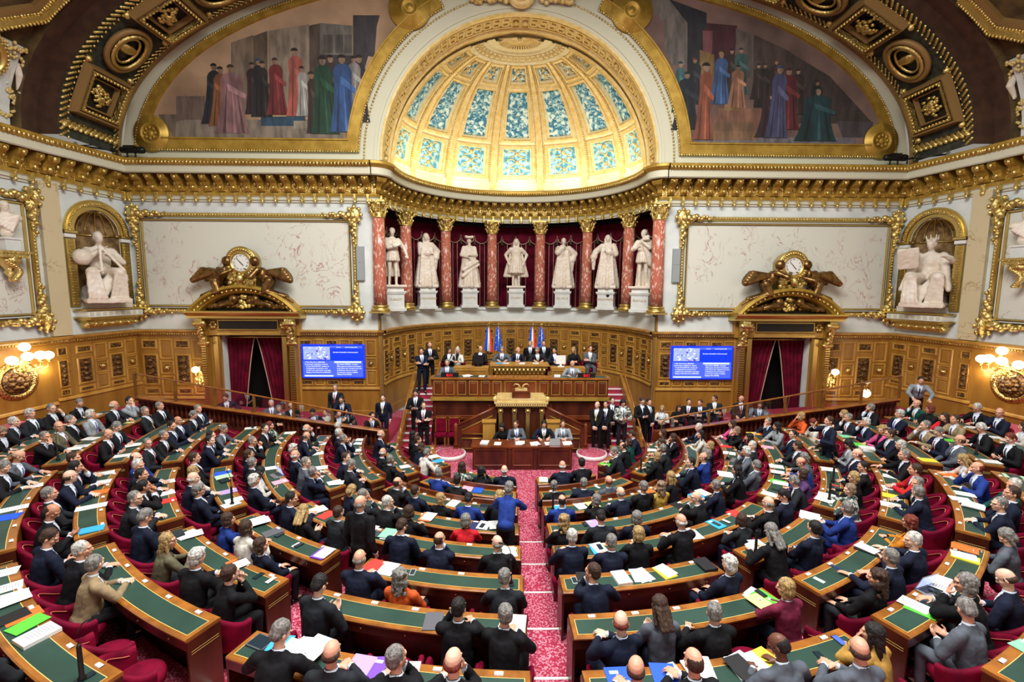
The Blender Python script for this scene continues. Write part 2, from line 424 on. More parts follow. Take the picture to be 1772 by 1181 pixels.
def split_front(me, g, fem, names):
    """part the garment mesh: jacket, shirt front, tie"""
    u, f, r, hip = g['u'], g['f'], g['r'], g['hip']
    def cls(c):
        v = c-hip; z = v.dot(u); x = v.dot(r); y = v.dot(f)
        if y < .03 or z < .17: return 0
        w = max(0, (z-.17)/.33)*.075
        if abs(x) < .024-.02*z and z < .47: return 2
        return 1 if abs(x) < w else 0
    import bmesh
    bm = bmesh.new(); bm.from_mesh(me)
    for sg in (-1, 1):
        for x0, sl in ((.014+.01, -.02), (-.17/.33*.075, .075/.33)):   # cut along the lapels and the tie so the seams run straight
            pz = hip+r*sg*x0 if sl < 0 else hip+u*.17
            tan = (u+r*sg*sl).normalized(); no = tan.cross(f)
            bmesh.ops.bisect_plane(bm, geom=[e for e in bm.faces if (e.calc_center_median()-hip).dot(f) > .0]+list(bm.verts)+list(bm.edges), dist=1e-5, plane_co=pz, plane_no=no)
    bm.to_mesh(me); bm.free()
    lab = [cls(p.center) for p in me.polygons]
    out = []
    for k in range(3):
        bm = bmesh.new(); bm.from_mesh(me); bm.faces.ensure_lookup_table()
        kill = [bm.faces[i] for i, l in enumerate(lab) if l != k]
        bmesh.ops.delete(bm, geom=kill, context='FACES')
        if k == 1 or k == 2:
            for v in bm.verts: v.co += f*(.002 if k == 1 else .007)
        if k == 1:
            # collar: an upright band round the neck
            n = 14; nb = g['nb']+u*.018-f*.002; rows = []
            for hh, rr in ((-.03, .066), (.008, .0615), (.02, .0585), (.006, .063)):
                rows.append([bm.verts.new(nb+u*hh+(r*math.cos(2*PI*i/n)+f*math.sin(2*PI*i/n)*.98)*rr) for i in range(n)])
            for a, b in zip(rows, rows[1:]):
                for i in range(n):
                    fc = bm.faces.new((a[i], a[(i+1) % n], b[(i+1) % n], b[i])); fc.smooth = True
            for s in (-1, 1):   # cuffs
                S, E, W, d, _ = g['arms'][s]; dn = (W-E).normalized(); t = dn.orthogonal().normalized(); w2 = dn.cross(t)
                rows = [[bm.verts.new(W+dn*o+(t*math.cos(2*PI*i/10)+w2*math.sin(2*PI*i/10))*rr) for i in range(10)] for o, rr in ((-.05, .036), (.006, .0365), (.006, .03))]
                for a, b in zip(rows, rows[1:]):
                    for i in range(10): bm.faces.new((a[i], a[(i+1) % 10], b[(i+1) % 10], b[i]))
        m = bpy.data.meshes.new(names[k]); bm.to_mesh(m); bm.free(); m.materials.clear(); m.materials.append(MATS[('cloth_K', 'shirt', 'tie_b')[k]])
        out.append(m)
    return out
def make_figure(P, fem=False):
    g = make_rig(P, fem); out = {}
    mb = MB(); body_shapes(mb, g); out['body'] = melt(mb, .0075, 2, name='person'); paint_face(out['body'], g['H'])
    mb = MB(); jacket_shapes(mb, g); jk = melt(mb, .013, 4, disp=.016, dsize=.09)
    j, s, t = split_front(jk, g, fem, ('jacket', 'shirt', 'tie')); out['jacket'] = j; out['shirt'] = s; out['tie'] = t
    mb = MB()
    for s_ in (-1, 1):
        A = g['legs'][s_]; mb.cap(A[0], .092, A[1], .07, 12); mb.cap(A[1], .07, V(A[2])+V((0, 0, .0)), .052, 12)
    mb.ell(g['hip']+V((0, -.01, -.02)), (.16, .14, .11), None, 12, 8)
    out['trousers'] = melt(mb, .016, 3, disp=.014, dsize=.1, mats=['cloth_K'], name='trousers')
    mb = MB()
    for s_ in (-1, 1):
        A = g['legs'][s_]; a = V(A[2]); b = V(A[3]); d = (b-a); d.z = 0; d.normalize() if d.length > 1e-4 else None
        base = V((a.x, a.y, min(a.z, .09)-.05+max(a.z-.12, 0))); mb.cap(base-d*.04, .04, base+d*.07, .043, 8); mb.cap(base+d*.07, .043, base+d*.17-V((0, 0, .01)), .03, 8)
    out['shoes'] = melt(mb, .012, 2, mats=['shoe'], name='shoes')
    out['H'] = g['H']; out['g'] = g
    return out
def make_hairs():
    I = Matrix.Identity(4); out = {}
    def mk(shapes, vox=.009, d=.012, ds=.02, sm=2, name='hair'):
        mb = MB()
        for t in shapes:
            if t[0] == 'e': mb.ell(t[1], t[2], None, 14, 9)
            else: mb.cap(t[1], t[2], t[3], t[4], 8)
        return melt(mb, vox, sm, disp=d, dsize=ds, mats=['hair_g'], name=name)
    base = [('e', (0, -.024, .05), (.083, .094, .086)), ('e', (0, -.052, .0), (.076, .062, .075))]
    side = [('e', (s*.07, -.012, .02), (.013, .03, .04)) for s in (-1, 1)]
    out['s'] = mk(base+side)
    out['q'] = mk([('e', (.01, -.02, .058), (.086, .098, .088)), ('e', (0, -.055, -.01), (.08, .062, .08)), ('c', (-.05, .06, .09), .02, (.05, .055, .105), .022)]+side, d=.02)
    out['b'] = mk([('e', (0, -.046, -.002), (.083, .068, .05)), ('e', (.068, -.02, .01), (.016, .04, .028)), ('e', (-.068, -.02, .01), (.016, .04, .028))], d=.008)
    out['B'] = mk([('e', (0, -.03, .025), (.0775, .086, .075)), ('e', (0, -.046, -.01), (.074, .064, .05))], d=.002)
    big = [('e', (0, -.025, .055), (.092, .1, .09)), ('e', (0, -.055, -.02), (.095, .06, .09))]
    m = [('c', (s*.082, -.0, .03), .02, (s*.08, .005, -.09), .026) for s in (-1, 1)]
    out['m'] = mk(big+m, d=.018, ds=.025)
    l = [('c', (s*.082, -.0, .03), .02, (s*.085, .0, -.17), .026) for s in (-1, 1)]+[('c', (x, -.075, -.03), .04, (x*1.1, -.09, -.23), .03) for x in (-.05, 0, .05)]
    out['l'] = mk(big+l, d=.016, ds=.03)
    rr = random.Random(3)
    cu = list(big)
    for i in range(60):
        a = rr.uniform(-.35, PI+.35); z = rr.uniform(-.2, .1); cu.append(('e', (math.cos(a)*.1, -math.sin(a)*.085-.01, z), (.026, .026, .026)))
    out['c'] = mk(cu, vox=.011, d=.03, ds=.018, sm=1)
    out['u'] = mk(base+side+[('e', (0, -.11, .06), (.035, .03, .035)), ('e', (0, -.03, .06), (.086, .098, .086))])
    mb = MB()
    for s in (-1, 1):
        c0 = V((s*.033, .098, .008)); mb.tube([c0+V((math.cos(a)*.023, -abs(math.cos(a))*.004, math.sin(a)*.017)) for a in [2*PI*i/12 for i in range(12)]], .0022, 5, closed=True)
        mb.tube([(s*.056, .094, .012), (s*.08, .05, .012), (s*.084, -.01, .005)], .0024, 5)
    mb.tube([(-.011, .1, .012), (0, .103, .015), (.011, .1, .012)], .0022, 5)
    out['glasses'] = mb.mesh('glasses', 'glasses')
    return out
SEAT = {
 'h': pose(.18, pit=.05, R=(.06, .40, .775), L=(-.05, .42, .775), dR=(-.7, .7, 0), dL=(.7, .7, 0), curl=.7),
 'w': pose(.30, pit=.55, R=(.14, .40, .775), L=(-.16, .42, .77), dR=(-.4, .9, -.1), dL=(.3, .9, -.05), curl=.7),
 'c': pose(.22, pit=.02, yaw=.25, R=(.07, .27, .93+.08), L=(-.14, .42, .775), hR=(.5, .2, -1), dR=(-.3, -.15, .9), nR=(-.4, -.8, 0), dL=(.6, .8, 0), curl=.8),
 'x': pose(-.06, yaw=-.35, R=(-.09, .22, .76), L=(.08, .2, .72), hR=(1, .1, -.6), hL=(-1, .1, -.6), dR=(-1, -.1, .1), dL=(1, -.1, 0), nR=(0, -1, 0), nL=(0, -1, 0), curl=.4),
 't': pose(-.04, yaw=.15, R=(.12, .30, .60), L=(-.12, .32, .60), dR=(-.2, 1, -.1), dL=(.2, 1, -.1), curl=.5),
 'p': pose(.16, pit=.6, R=(.07, .30, .72), L=(-.07, .31, .70), dR=(-.4, .8, .3), dL=(.4, .8, .3), nR=(-.6, 0, .6), nL=(.6, 0, .6), curl=.9),
 'f': pose(.28, pit=-.02, yaw=.1, R=(.035, .30, 1.0), L=(-.035, .30, 1.0), hR=(.6, .1, -1), hL=(-.6, .1, -1), dR=(-.5, .2, .8), dL=(.5, .2, .8), nR=(-.7, -.4, 0), nL=(.7, -.4, 0), curl=.9),
 'e': pose(.2, yaw=-.2, R=(.22, .48, .78), L=(-.1, .38, .775), hR=(1, -.3, -.5), dR=(.0, 1, -.05), dL=(.8, .6, 0), curl=.4),
 'k': pose(.12, yaw=.6, R=(.06, .26, .66), L=(-.08, .40, .775), dR=(-.6, .7, 0), dL=(.7, .7, 0), curl=.6, tw=-.25),
}
STAND = {
 'u': pose(0, stand=True, R=(.05, .2, .90), L=(-.04, .21, .89), hR=(1, -.3, -.4), hL=(-1, -.3, -.4), dR=(-.8, .2, -.5), dL=(.8, .2, -.5), nR=(0, -1, 0), nL=(0, -1, 0), yaw=.2, curl=1.1),
 'a': pose(0, stand=True, R=(-.09, .2, 1.19), L=(.09, .19, 1.14), dR=(-1, -.1, .1), dL=(1, -.1, 0), nR=(0, -1, 0), nL=(0, -1, 0), yaw=-.3),
 'n': pose(.0, stand=True, R=(.24, .02, .86), L=(-.24, .04, .86), hR=(.3, -1, 0), hL=(-.3, -1, 0), nR=(-1, 0, 0), nL=(1, 0, 0), yaw=.1),
 'v': pose(.55, stand=True, R=(.2, .62, 1.0), L=(-.2, .6, .98), hR=(1, -.4, 0), hL=(-1, -.4, 0), dR=(0, 1, -.2), dL=(0, 1, -.2), pit=.3),
 'r': pose(.05, stand=True, R=(.12, .3, 1.42), L=(-.1, .28, 1.14), hR=(1, -.1, -.6), dR=(-.3, .1, .9), nR=(-.5, -.8, 0), dL=(.5, .6, .3), pit=.05),
 'o': pose(.05, stand=True, R=(.07, .26, 1.12), L=(-.07, .27, 1.12), dR=(-.5, .8, .2), dL=(.5, .8, .2), nR=(-.6, 0, .6), nL=(.6, 0, .6), pit=.45, curl=.9),
}
FZ = -.1                                   # floor of the hemicycle
D = 18.9; RA = 5.53; ZS = 10.25            # front wall, apse radius, springing of the vault
def ray(z): return z
# ---------------------------------------------------------------- plans
LEFT = [(-16.4, -3), (-16.4, 9), (-16.05, 14), (-15.85, 15.9)]
LFAC = [(-15.72, 16.45), (-15.28, D)]
apse = lambda r, n=56: circ(0, D, r, 180, 0, n)
F_left = plan(LEFT); F_lf = plan(LFAC); F_lp = plan([(-15.85, 15.9), (-15.72, 16.45)])
F_right = plan([(-x, y) for x, y in reversed(LEFT)]); F_rf = plan([(-x, y) for x, y in reversed(LFAC)])
F_rp = plan([(15.72, 16.45), (15.85, 15.9)])
F_fl = plan([(-15.28, D), (-RA-.1, D)]); F_fr = plan([(RA+.1, D), (15.28, D)])
F_ap = plan(apse(RA))
F_curt = plan(apse(6.75)); F_ent = plan(apse(RA+.1))
WALLS = [('left', F_left), ('left', F_lf), ('right', F_right), ('right', F_rf)]
DX = 10.72                                  # door axis

# ---------------------------------------------------------------- wall skins
def quad_wall(F, z0, z1, mb, mi=0, s0=0, s1=None): sweep(mb, F, [(0, z0), (0, z1)], mi, s0=s0, s1=s1)
for side, sg, Fl in (('left', -1, F_fl), ('right', 1, F_fr)):
    mb = MB(); a = 1.02
    # front wall around the door opening
    def fw(x0, x1, z0, z1): mb.box(min(x0, x1)*1., max(x0, x1), D, D+.5, z0, z1, 0)
    fw(sg*15.6, sg*(DX+1.22), FZ, 9); fw(sg*(DX-1.22), sg*(RA+.1), FZ, 9); fw(sg*(DX+1.22), sg*(DX-1.22), 3.42, 9)
    struct(mb.build('wall_front_'+side, 'wall_marble'))
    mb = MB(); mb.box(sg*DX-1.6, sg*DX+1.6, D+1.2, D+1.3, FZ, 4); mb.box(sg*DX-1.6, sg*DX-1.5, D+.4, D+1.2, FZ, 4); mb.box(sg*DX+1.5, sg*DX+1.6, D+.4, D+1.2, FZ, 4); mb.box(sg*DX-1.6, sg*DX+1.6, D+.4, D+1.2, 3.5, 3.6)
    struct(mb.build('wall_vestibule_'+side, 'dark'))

def arch_pts(c, w, zs, n, r=None): return [(c+w*math.cos(PI-PI*i/n), zs+(r or w)*math.sin(PI*i/n)) for i in range(n+1)]
NZ0, NZS, NW = 4.62, 7.27, .80; NC = 1.27        # niche base, spring, half width, centre (distance along facet)
for side, Fx, Ff, Fp, cx in (('left', F_left, F_lf, F_lp, None), ('right', F_right, F_rf, F_rp, None)):
    mb = MB(); quad_wall(Fx, FZ, ZS, mb)
    # facet with the arched niche opening
    L = Ff.L; c = NC if side == 'left' else L-NC
    def q(s0, s1, z0, z1): mb.add([Ff(s0, 0, z0), Ff(s1, 0, z0), Ff(s1, 0, z1), Ff(s0, 0, z1)], [(0, 1, 2, 3)])
    q(0, c-NW, FZ, ZS); q(c+NW, L, FZ, ZS); q(c-NW, c+NW, FZ, NZ0)
    ap = arch_pts(c, NW, NZS, 18)
    for (a, za), (b, zb) in zip(ap, ap[1:]): mb.add([Ff(a, 0, za), Ff(b, 0, zb), Ff(b, 0, ZS), Ff(a, 0, ZS)], [(0, 1, 2, 3)])
    struct(mb.build('wall_'+side, 'wall_marble', fix=False))
    # niche shell: half cylinder and quarter sphere behind the wall
    mb = MB(); rows = []
    for z in (NZ0, NZS): rows.append([Ff(c-NW*math.cos(PI*i/16), -.75*math.sin(PI*i/16), z) for i in range(17)])
    mb.strip(rows, 0, True)
    rows = []
    for j in range(9):
        e = PI/2*j/8; rows.append([Ff(c-NW*math.cos(PI*i/16)*math.cos(e), -.75*math.sin(PI*i/16)*math.cos(e), NZS+NW*math.sin(e)) for i in range(17)])
    mb.strip(rows, 1, True)
    mb.add([Ff(c-NW*math.cos(PI*i/16), -.75*math.sin(PI*i/16), NZ0) for i in range(17)], [tuple(range(17))], 0)
    # scrolled ribs of the shell
    for i in range(1, 16, 2): mb.tube([Ff(c-NW*.985*math.cos(PI*i/16)*math.cos(e), -.74*math.sin(PI*i/16)*math.cos(e), NZS+NW*.985*math.sin(e)) for e in [PI/2*j/8 for j in range(8)]], .03, 5, 2)
    for z in (NZ0+.6, NZ0+1.5, NZS-.05): mb.tube([Ff(c-NW*.98*math.cos(PI*i/16), -.73*math.sin(PI*i/16), z) for i in range(17)], .035, 5, 2)
    struct(mb.build('wall_niche_'+side, ['niche_ground', 'niche_ground', 'gold'], fix=False))
    # gilded surround of the niche
    mb = MB()
    for rr, w, h, mi in ((NW+.02, .1, .06, 0), (NW+.14, .14, .12, 1), (NW+.28, .08, .08, 0)):
        pts = arch_pts(c, rr, NZS, 20); po = arch_pts(c, rr+w, NZS, 20)
        for k in range(20):
            (a, za), (b, zb), (d_, zd), (e_, ze) = pts[k], pts[k+1], po[k+1], po[k]
            mb.add([Ff(a, .0, za), Ff(b, 0, zb), Ff(b, h, zb), Ff(a, h, za), Ff(d_, h, zd), Ff(e_, h, ze), Ff(d_, 0, zd), Ff(e_, 0, ze)], [(0, 1, 2, 3), (3, 2, 4, 5), (5, 4, 6, 7)], mi)
    for k in range(41):
        a = PI*k/40; mb.ell(Ff(c+(NW+.21)*math.cos(a), .13, NZS+(NW+.21)*math.sin(a)), (.035, .035, .035), None, 6, 4, 1)
    for s_ in (-1, 1):
        x0 = c+s_*(NW+.02); x1 = c+s_*(NW+.36); xa, xb = min(x0, x1), max(x0, x1)
        mb.frustum(Ff, xa, xb, NZ0-.02, NZS-.28, 0, .07, .02, 0)
        for k in range(24): mb.frustum(Ff, xa+.08, xb-.08, NZ0+.08+k*.095, NZ0+.15+k*.095, .07, .11, .02, 1)
        mb.frustum(Ff, xa-.06, xb+.06, NZS-.12, NZS, 0, .14, .02, 0); mb.frustum(Ff, xa-.02, xb+.02, NZS-.26, NZS-.12, 0, .09, .01, 2)
    # console shelf
    ds = .55
    rowz = [(.0, 3.82), (.22, 3.84), (.38, 3.98), (.34, 4.08), (.5, 4.16), (.5, 4.22)]
    for (d0, z0), (d1, z1) in zip(rowz, rowz[1:]): 
        sp = [c-1.0, c-.9, c+.9, c+1.0]
        mb.strip([[Ff(c+(s-c)*(.75+.5*d0), 0 if i in (0, 3) else d0, z0) for i, s in enumerate(sp)], [Ff(c+(s-c)*(.75+.5*d1), 0 if i in (0, 3) else d1, z1) for i, s in enumerate(sp)]], 1)
    mb.frustum(Ff, c-1.05, c+1.05, 4.22, 4.48, 0, ds, .03, 2); mb.frustum(Ff, c-1.1, c+1.1, 4.46, 4.54, 0, ds+.04, .01, 0); mb.frustum(Ff, c-1.1, c+1.1, 4.2, 4.26, 0, ds+.04, .01, 0)
    for k in range(9): mb.frustum(Ff, c-.98+k*.225, c-.82+k*.225, 4.28, 4.44, ds-.02, ds+.01, .015, 3)
    for k in range(7):
        p = Ff(c-.9+k*.3, .3, 3.98); mb.ell(p, (.11, .1, .09), None, 8, 5, 1)
    struct(mb.build('trim_niche_surround', ['gold_flat', 'gold', 'white_paint', 'cream']))
    # pilaster between facet and long wall
    mb = MB(); quad_wall(Fp, FZ, ZS, mb); sweep(mb, Fp, [(0, 3.65), (.16, 3.65), (.16, 8.75), (0, 8.75)], 0, s0=.0, s1=Fp.L, ends=True)
    struct(mb.build('wall_pilaster_'+side, 'pilaster_marble', fix=False))

# back of the hall, behind the gallery the photo is taken from
mb = MB(); quad_wall(plan([(16.4, -3), (11, -7), (-11, -7), (-16.4, -3)]), FZ, ZS, mb); struct(mb.build('wall_back', 'wall_marble', fix=False))

# apse: panelled drum below, marble podium band, curtained back wall
mb = MB(); sweep(mb, F_ap, [(0, FZ), (0, 4.3)], 0); mb.strip([[F_ap(F_ap.L*i/56, 0.06, 4.36) for i in range(57)], [F_curt(F_curt.L*i/56, 0, 4.36) for i in range(57)]], 0)
sweep(mb, F_ap, [(0, 4.22), (.08, 4.24), (.08, 4.36), (0.0, 4.36)], 0)
struct(mb.build('wall_apse', 'wall_marble', fix=False))
mb = MB(); sweep(mb, F_curt, [(-.25, 4.3), (-.25, 8.9)], 0); mb.strip([[F_ap(F_ap.L*i/56, -.3, 8.72) for i in range(57)], [F_curt(F_curt.L*i/56, -.3, 8.72) for i in range(57)]], 0)
struct(mb.build('wall_apse_back', 'dark', fix=False))
for sg in (-1, 1):
    mb = MB(); mb.box(*sorted((sg*(RA+.1), sg*(RA+1.6))), D+.45, D+.5, 4, 9)
    struct(mb.build('wall_apse_return', 'dark'))
# pleated curtain
mb = MB(); rows = []; n = 560
for z in (4.37, 6, 8.55): rows.append([F_curt(F_curt.L*i/n, .02+.045*math.sin(i*.9)+.02*math.sin(i*.37), z) for i in range(n+1)])
mb.strip(rows, 0, True)
cur = mb.build('curtain', 'curtain', fix=False); tag(cur, 'long crimson pleated curtain lining the apse behind the statues', 'curtain')
mb = MB(); NS = 28; seg = F_curt.L/NS; rows0 = []; rows1 = []; zf = []
for i in range(NS*12+1):
    t = (i/12) % 1; z = 7.86-.2*math.sin(PI*t) + (.22 if (t < .07 or t > .93) else 0); zf.append(z)
    rows0.append(F_curt(seg*i/12, .13, 8.5)); rows1.append(F_curt(seg*i/12, .14, z))
mb.strip([rows0, rows1], 0); mb.tube([F_curt(seg*i/12, .155, zf[i]) for i in range(NS*12+1)], .022, 5, 1)
val = mb.build('valance', ['curtain', 'braid'], cur, fix=False)
for i in range(1, NS):
    mb = MB(); T = Matrix.Translation(F_curt(seg*i, .17, 0)); mb.lathe([(.001, 8.02), (.05, 7.98), (.035, 7.9), (.09, 7.6), (.001, 7.6)], 8, T); mb.build('tassel', 'tassel', cur)
for i in range(NS*3):
    if i % 3: mb = MB(); s = seg*i/3+.05; mb.strip([[F_curt(s-.012, .11, z), F_curt(s+.012, .11, z)] for z in (4.4, 7.8)]); mb.build('braid', 'braid', cur, fix=False)

# ---------------------------------------------------------------- wainscot
def wainscot(F, mb, z0=.8, z1=3.4, unit=(.6, .53), s0=0, s1=None, skip=None):
    s1 = F.L if s1 is None else s1
    tot = sum(unit); n = max(1, round((s1-s0)/tot)); k = (s1-s0)/(n*tot); s = s0; h = z1-z0
    for i in range(n):
        w1, w2 = unit[0]*k, unit[1]*k
        for kind, w in ((1, w1), (0, w2)):
            a, b = s+.04*w, s+w*.96; s += w
            if skip and skip(a, b): continue
            if kind:
                for c0, c1 in ((.0, .13), (.17, .72), (.77, .98)):
                    za, zb = z0+h*c0, z0+h*c1
                    if c0 == .77: za, zb = z0+h*.8, z0+h*.97
                    mb.ring(F, a, b, za, zb, w*.13, .035, 1)
                    mb.frustum(F, a+w*.13, b-w*.13, za+w*.13, zb-w*.13, .0, .022, .02, 2)
                    if c0 == .17:
                        for q in range(4): mb.ell(F((a+b)/2, .03, za+(zb-za)*(.2+.2*q)), (w*.2, w*.2, (zb-za)*.07), None, 8, 5, 2)
            else:
                for c0, c1 in ((.0, .34), (.62, .98)):
                    mb.ring(F, a, b, z0+h*c0, z0+h*c1, w*.14, .03, 1); mb.frustum(F, a+w*.2, b-w*.2, z0+h*c0+w*.2, z0+h*c1-w*.2, 0, .025, .03, 0)
                zc = z0+h*.48; mb.ring(F, a, b, zc-w*.46, zc+w*.46, w*.12, .03, 1)
                R = Matrix.Translation(F((a+b)/2, .0, zc))
                mb.ell(F((a+b)/2, .03, zc), (w*.2, w*.2, w*.2), None, 10, 6, 3); mb.ell(F((a+b)/2, .09, zc), (w*.09,)*3, None, 8, 5, 4)
MW = ['oak', 'oak_light', 'carved', 'gold_fine', 'gold']
def dado(F, name, zf, z0, z1, unit=(.6, .53), ex=None, s0=0, s1=None, cap=True):
    mb = MB(); sweep(mb, F, [(.03, zf), (.03, 3.42)], 0, s0=s0, s1=s1)
    G = lambda s, d, z: F(s, d+.03, z)
    wainscot(G, mb, z0, z1, unit, s0=s0+.1, s1=(s1 or F.L)-.1, skip=ex)
    prof = [(.03, 3.40), (.09, 3.42), (.09, 3.46), (.14, 3.5), (.19, 3.56), (.19, 3.62), (.0, 3.64)]
    sweep(mb, F, prof, 1, s0=s0, s1=s1)
    sweep(mb, F, [(.03, z0-.16), (.09, z0-.14), (.07, z0-.08), (.03, z0-.04)], 1, s0=s0, s1=s1)
    sweep(mb, F, [(.03, zf), (.06, zf), (.06, zf+.3), (.03, zf+.33)], 0, s0=s0, s1=s1)
    m = int(((s1 or F.L)-s0)/.09)
    for i in range(m): mb.frustum(F, s0+.01+i*.09, s0+.065+i*.09, 3.44, 3.5, .08, .155, .006, 4)
    return struct(mb.build(name, MW, fix=False))
DS = 15.28-DX
dado(F_fl, 'trim_wainscot', .0, .95, 3.3, s0=0, s1=DS-1.75); dado(F_fl, 'trim_wainscot', .0, 1.35, 3.3, s0=DS+1.75)
dado(F_fr, 'trim_wainscot', .0, .95, 3.3, s0=F_fr.L-(DS-1.75)); dado(F_fr, 'trim_wainscot', .0, 1.35, 3.3, s0=0, s1=F_fr.L-DS-1.75)
dado(F_ap, 'trim_wainscot_apse', .0, 1.5, 3.3, unit=(.62, .53))
for F in (F_lf, F_rf): dado(F, 'trim_wainscot', FZ, 1.55, 3.3)
for F in (F_lp, F_rp): dado(F, 'trim_wainscot', FZ, 1.55, 3.3, unit=(.5, .05))
for F, sg in ((F_left, -1), (F_right, 1)):
    cs = F.L-1.15 if sg < 0 else 1.15
    dado(F, 'trim_wainscot', FZ, 1.45, 3.3, ex=lambda a, b: (a < cs+.7 and b > cs-.7))
    mb = MB(); c0 = F(cs, .03, 2.35); t = (F(cs+.1, 0, 0)-F(cs-.1, 0, 0)).normalized(); nn = V((t.y, -t.x, 0))
    X = Matrix.Translation(c0) @ Matrix((t, V((0, 0, 1)), nn)).transposed().to_4x4()
    mb.lathe([(.001, .05), (.4, .05), (.44, .02)], 32, X, 1); mb.lathe([(.44, .02), (.48, .07), (.54, .07), (.6, .02), (.64, 0)], 32, X, 0)
    for k in range(9):
        a = k*.7; mb.ell(X @ V((.2*math.cos(a), .22*math.sin(a), .06)), (.1, .1, .08), None, 8, 5, 1)
    mb.ell(X @ V((0, 0, .07)), (.13, .13, .16), None, 8, 6, 1)
    o = mb.build('carved_medallion', ['gold_fine', 'carved'])
    tag(o, 'round carved oak relief medallion in the %s wall wainscot under the globe lamps' % ('left' if sg < 0 else 'right'), 'medallion')

# ---------------------------------------------------------------- entablature with gilded brackets
def entab(F, name, n, s0=0, s1=None, flip=False):
    mb = MB(); s1 = F.L if s1 is None else s1
    sweep(mb, F, [(0, 8.62), (.05, 8.62), (.05, 8.7), (.09, 8.7), (.09, 8.8), (.13, 8.84)], 3, s0=s0, s1=s1)
    sweep(mb, F, [(.13, 8.84), (.15, 8.92), (.12, 9.0)], 1, s0=s0, s1=s1)
    sweep(mb, F, [(.12, 9.0), (.12, 9.55), (.62, 9.58)], 2, s0=s0, s1=s1)
    sweep(mb, F, [(.62, 9.56), (.66, 9.6), (.66, 9.84)], 3, s0=s0, s1=s1)
    sweep(mb, F, [(.66, 9.84), (.7, 9.86), (.8, 9.96), (.8, 10.05), (.74, 10.08)], 1, s0=s0, s1=s1)
    sweep(mb, F, [(.74, 10.08), (0, 10.12), (0, 10.25)], 3, s0=s0, s1=s1)
    st = (s1-s0)/n
    for i in range(n):
        a = s0+st*(i+.25); b = s0+st*(i+.75); w = b-a; m = (a+b)/2
        # S-shaped console
        pr = [(.12, 9.02), (.2, 8.99), (.27, 9.08), (.26, 9.2), (.34, 9.3), (.5, 9.38), (.56, 9.48), (.54, 9.56), (.12, 9.56)]
        A = [F(a, d, z) for d, z in pr]; B = [F(b, d, z) for d, z in pr]; k = len(pr)
        mb.add(A+B, [tuple(range(k)), tuple(range(2*k-1, k-1, -1))]+[(j, (j+1) % k, k+(j+1) % k, k+j) for j in range(k)], 1)
        mb.ell(F(m, .3, 9.12), (w*.3,)*3, None, 8, 5, 0); mb.ell(F(m, .56, 9.44), (w*.28,)*3, None, 8, 5, 0)
        mb.frustum(F, a+w*.2, b-w*.2, 8.66, 8.98, .1, .2, .03, 0); mb.ell(F(m, .17, 8.64), (w*.22, w*.22, .08), None, 8, 5, 0)
        # coffered rosette between brackets
        c = b+st*.25; mb.ring(F, b+.02, min(b+st*.5-.02, s1), 9.08, 9.5, .04, .04, 0); mb.ell(F(c, .14, 9.29), (.08, .08, .1), None, 8, 5, 0)
    m = int((s1-s0)/.13)
    for i in range(m): mb.ell(F(s0+.065+i*.13, .77, 9.93), (.05, .05, .075), None, 6, 4, 0)
    return struct(mb.build(name, ['gold', 'gold_paint', 'gold_fine', 'cream'], fix=False))
entab(F_fl, 'trim_cornice_front', 19); entab(F_fr, 'trim_cornice_front', 19)
entab(F_ent, 'trim_cornice_apse', 36)
entab(plan(circ(-RA-.1, D, .002, -90, 0, 12)), 'trim_cornice_corner', 1); entab(plan(circ(RA+.1, D, .002, 180, 270, 12)), 'trim_cornice_corner', 1)
for sg in (-1, 1):
    mb = MB(); mb.box(*sorted((sg*(RA-.02), sg*(RA+.5))), D-.03, D+1.2, 8.6, 10.3); struct(mb.build('trim_apse_pier', 'cream'))
    mb = MB(); mb.box(*sorted((sg*(RA-.02), sg*(RA+.14))), D-.02, D+.5, 4.3, 8.6); struct(mb.build('trim_apse_jamb', 'wall_marble'))
    mb = MB(); sweep(mb, plan(circ(sg*(RA+.1), D, .03, *((-90, 0) if sg < 0 else (180, 270)), 12)), [(.0, FZ), (.07, FZ), (.07, 3.4), (.19, 3.56), (.19, 3.62), (0, 3.64), (0.04, 3.66), (0.04, 4.3), (.08, 4.36), (0, 4.37)], 0); struct(mb.build('trim_apse_corner', 'oak'))
for F in (F_lf, F_rf): entab(F, 'trim_cornice_side', 5, -.08, F.L+.08)
for F in (F_lp, F_rp): entab(F, 'trim_cornice_pilaster', 1, -.06, F.L+.06)
entab(F_left, 'trim_cornice_side', 38, 0, F_left.L+.08); entab(F_right, 'trim_cornice_side', 38, -.08)

# ---------------------------------------------------------------- lunette wall and vault
VH, VW, VN = 7.0, 15.3, 2.15
def vz(x, k=1.): u = min(abs(x)/(VW*k), 1); return ZS + VH*k*(1-u**VN)**(1/VN)
def vpt(t, k=1.):   # t in 0..1 round the vault from left to right
    a = PI*(1-t); c, s = math.cos(a), math.sin(a)
    return VW*k*math.copysign(abs(c)**(2/VN), c), ZS + VH*k*abs(s)**(2/VN)
mb = MB(); AR = 5.42
xs = [-VW]+[-VW+.35*i for i in range(1, 28)]+[-AR]
for sg in (-1, 1):
    pts = [abs(x)*sg for x in xs]
    for a, b in zip(pts, pts[1:]): mb.add([(a, D, ZS-.2), (b, D, ZS-.2), (b, D, vz(b)+.05), (a, D, vz(a)+.05)], [(0, 1, 2, 3)])
ap = arch_pts(0, AR, ZS, 48)
for (a, za), (b, zb) in zip(ap, ap[1:]): mb.add([(a, D, za), (b, D, zb), (b, D, vz(b)+.05), (a, D, vz(a)+.05)], [(0, 1, 2, 3)])
struct(mb.build('wall_lunette', 'cream', fix=False))

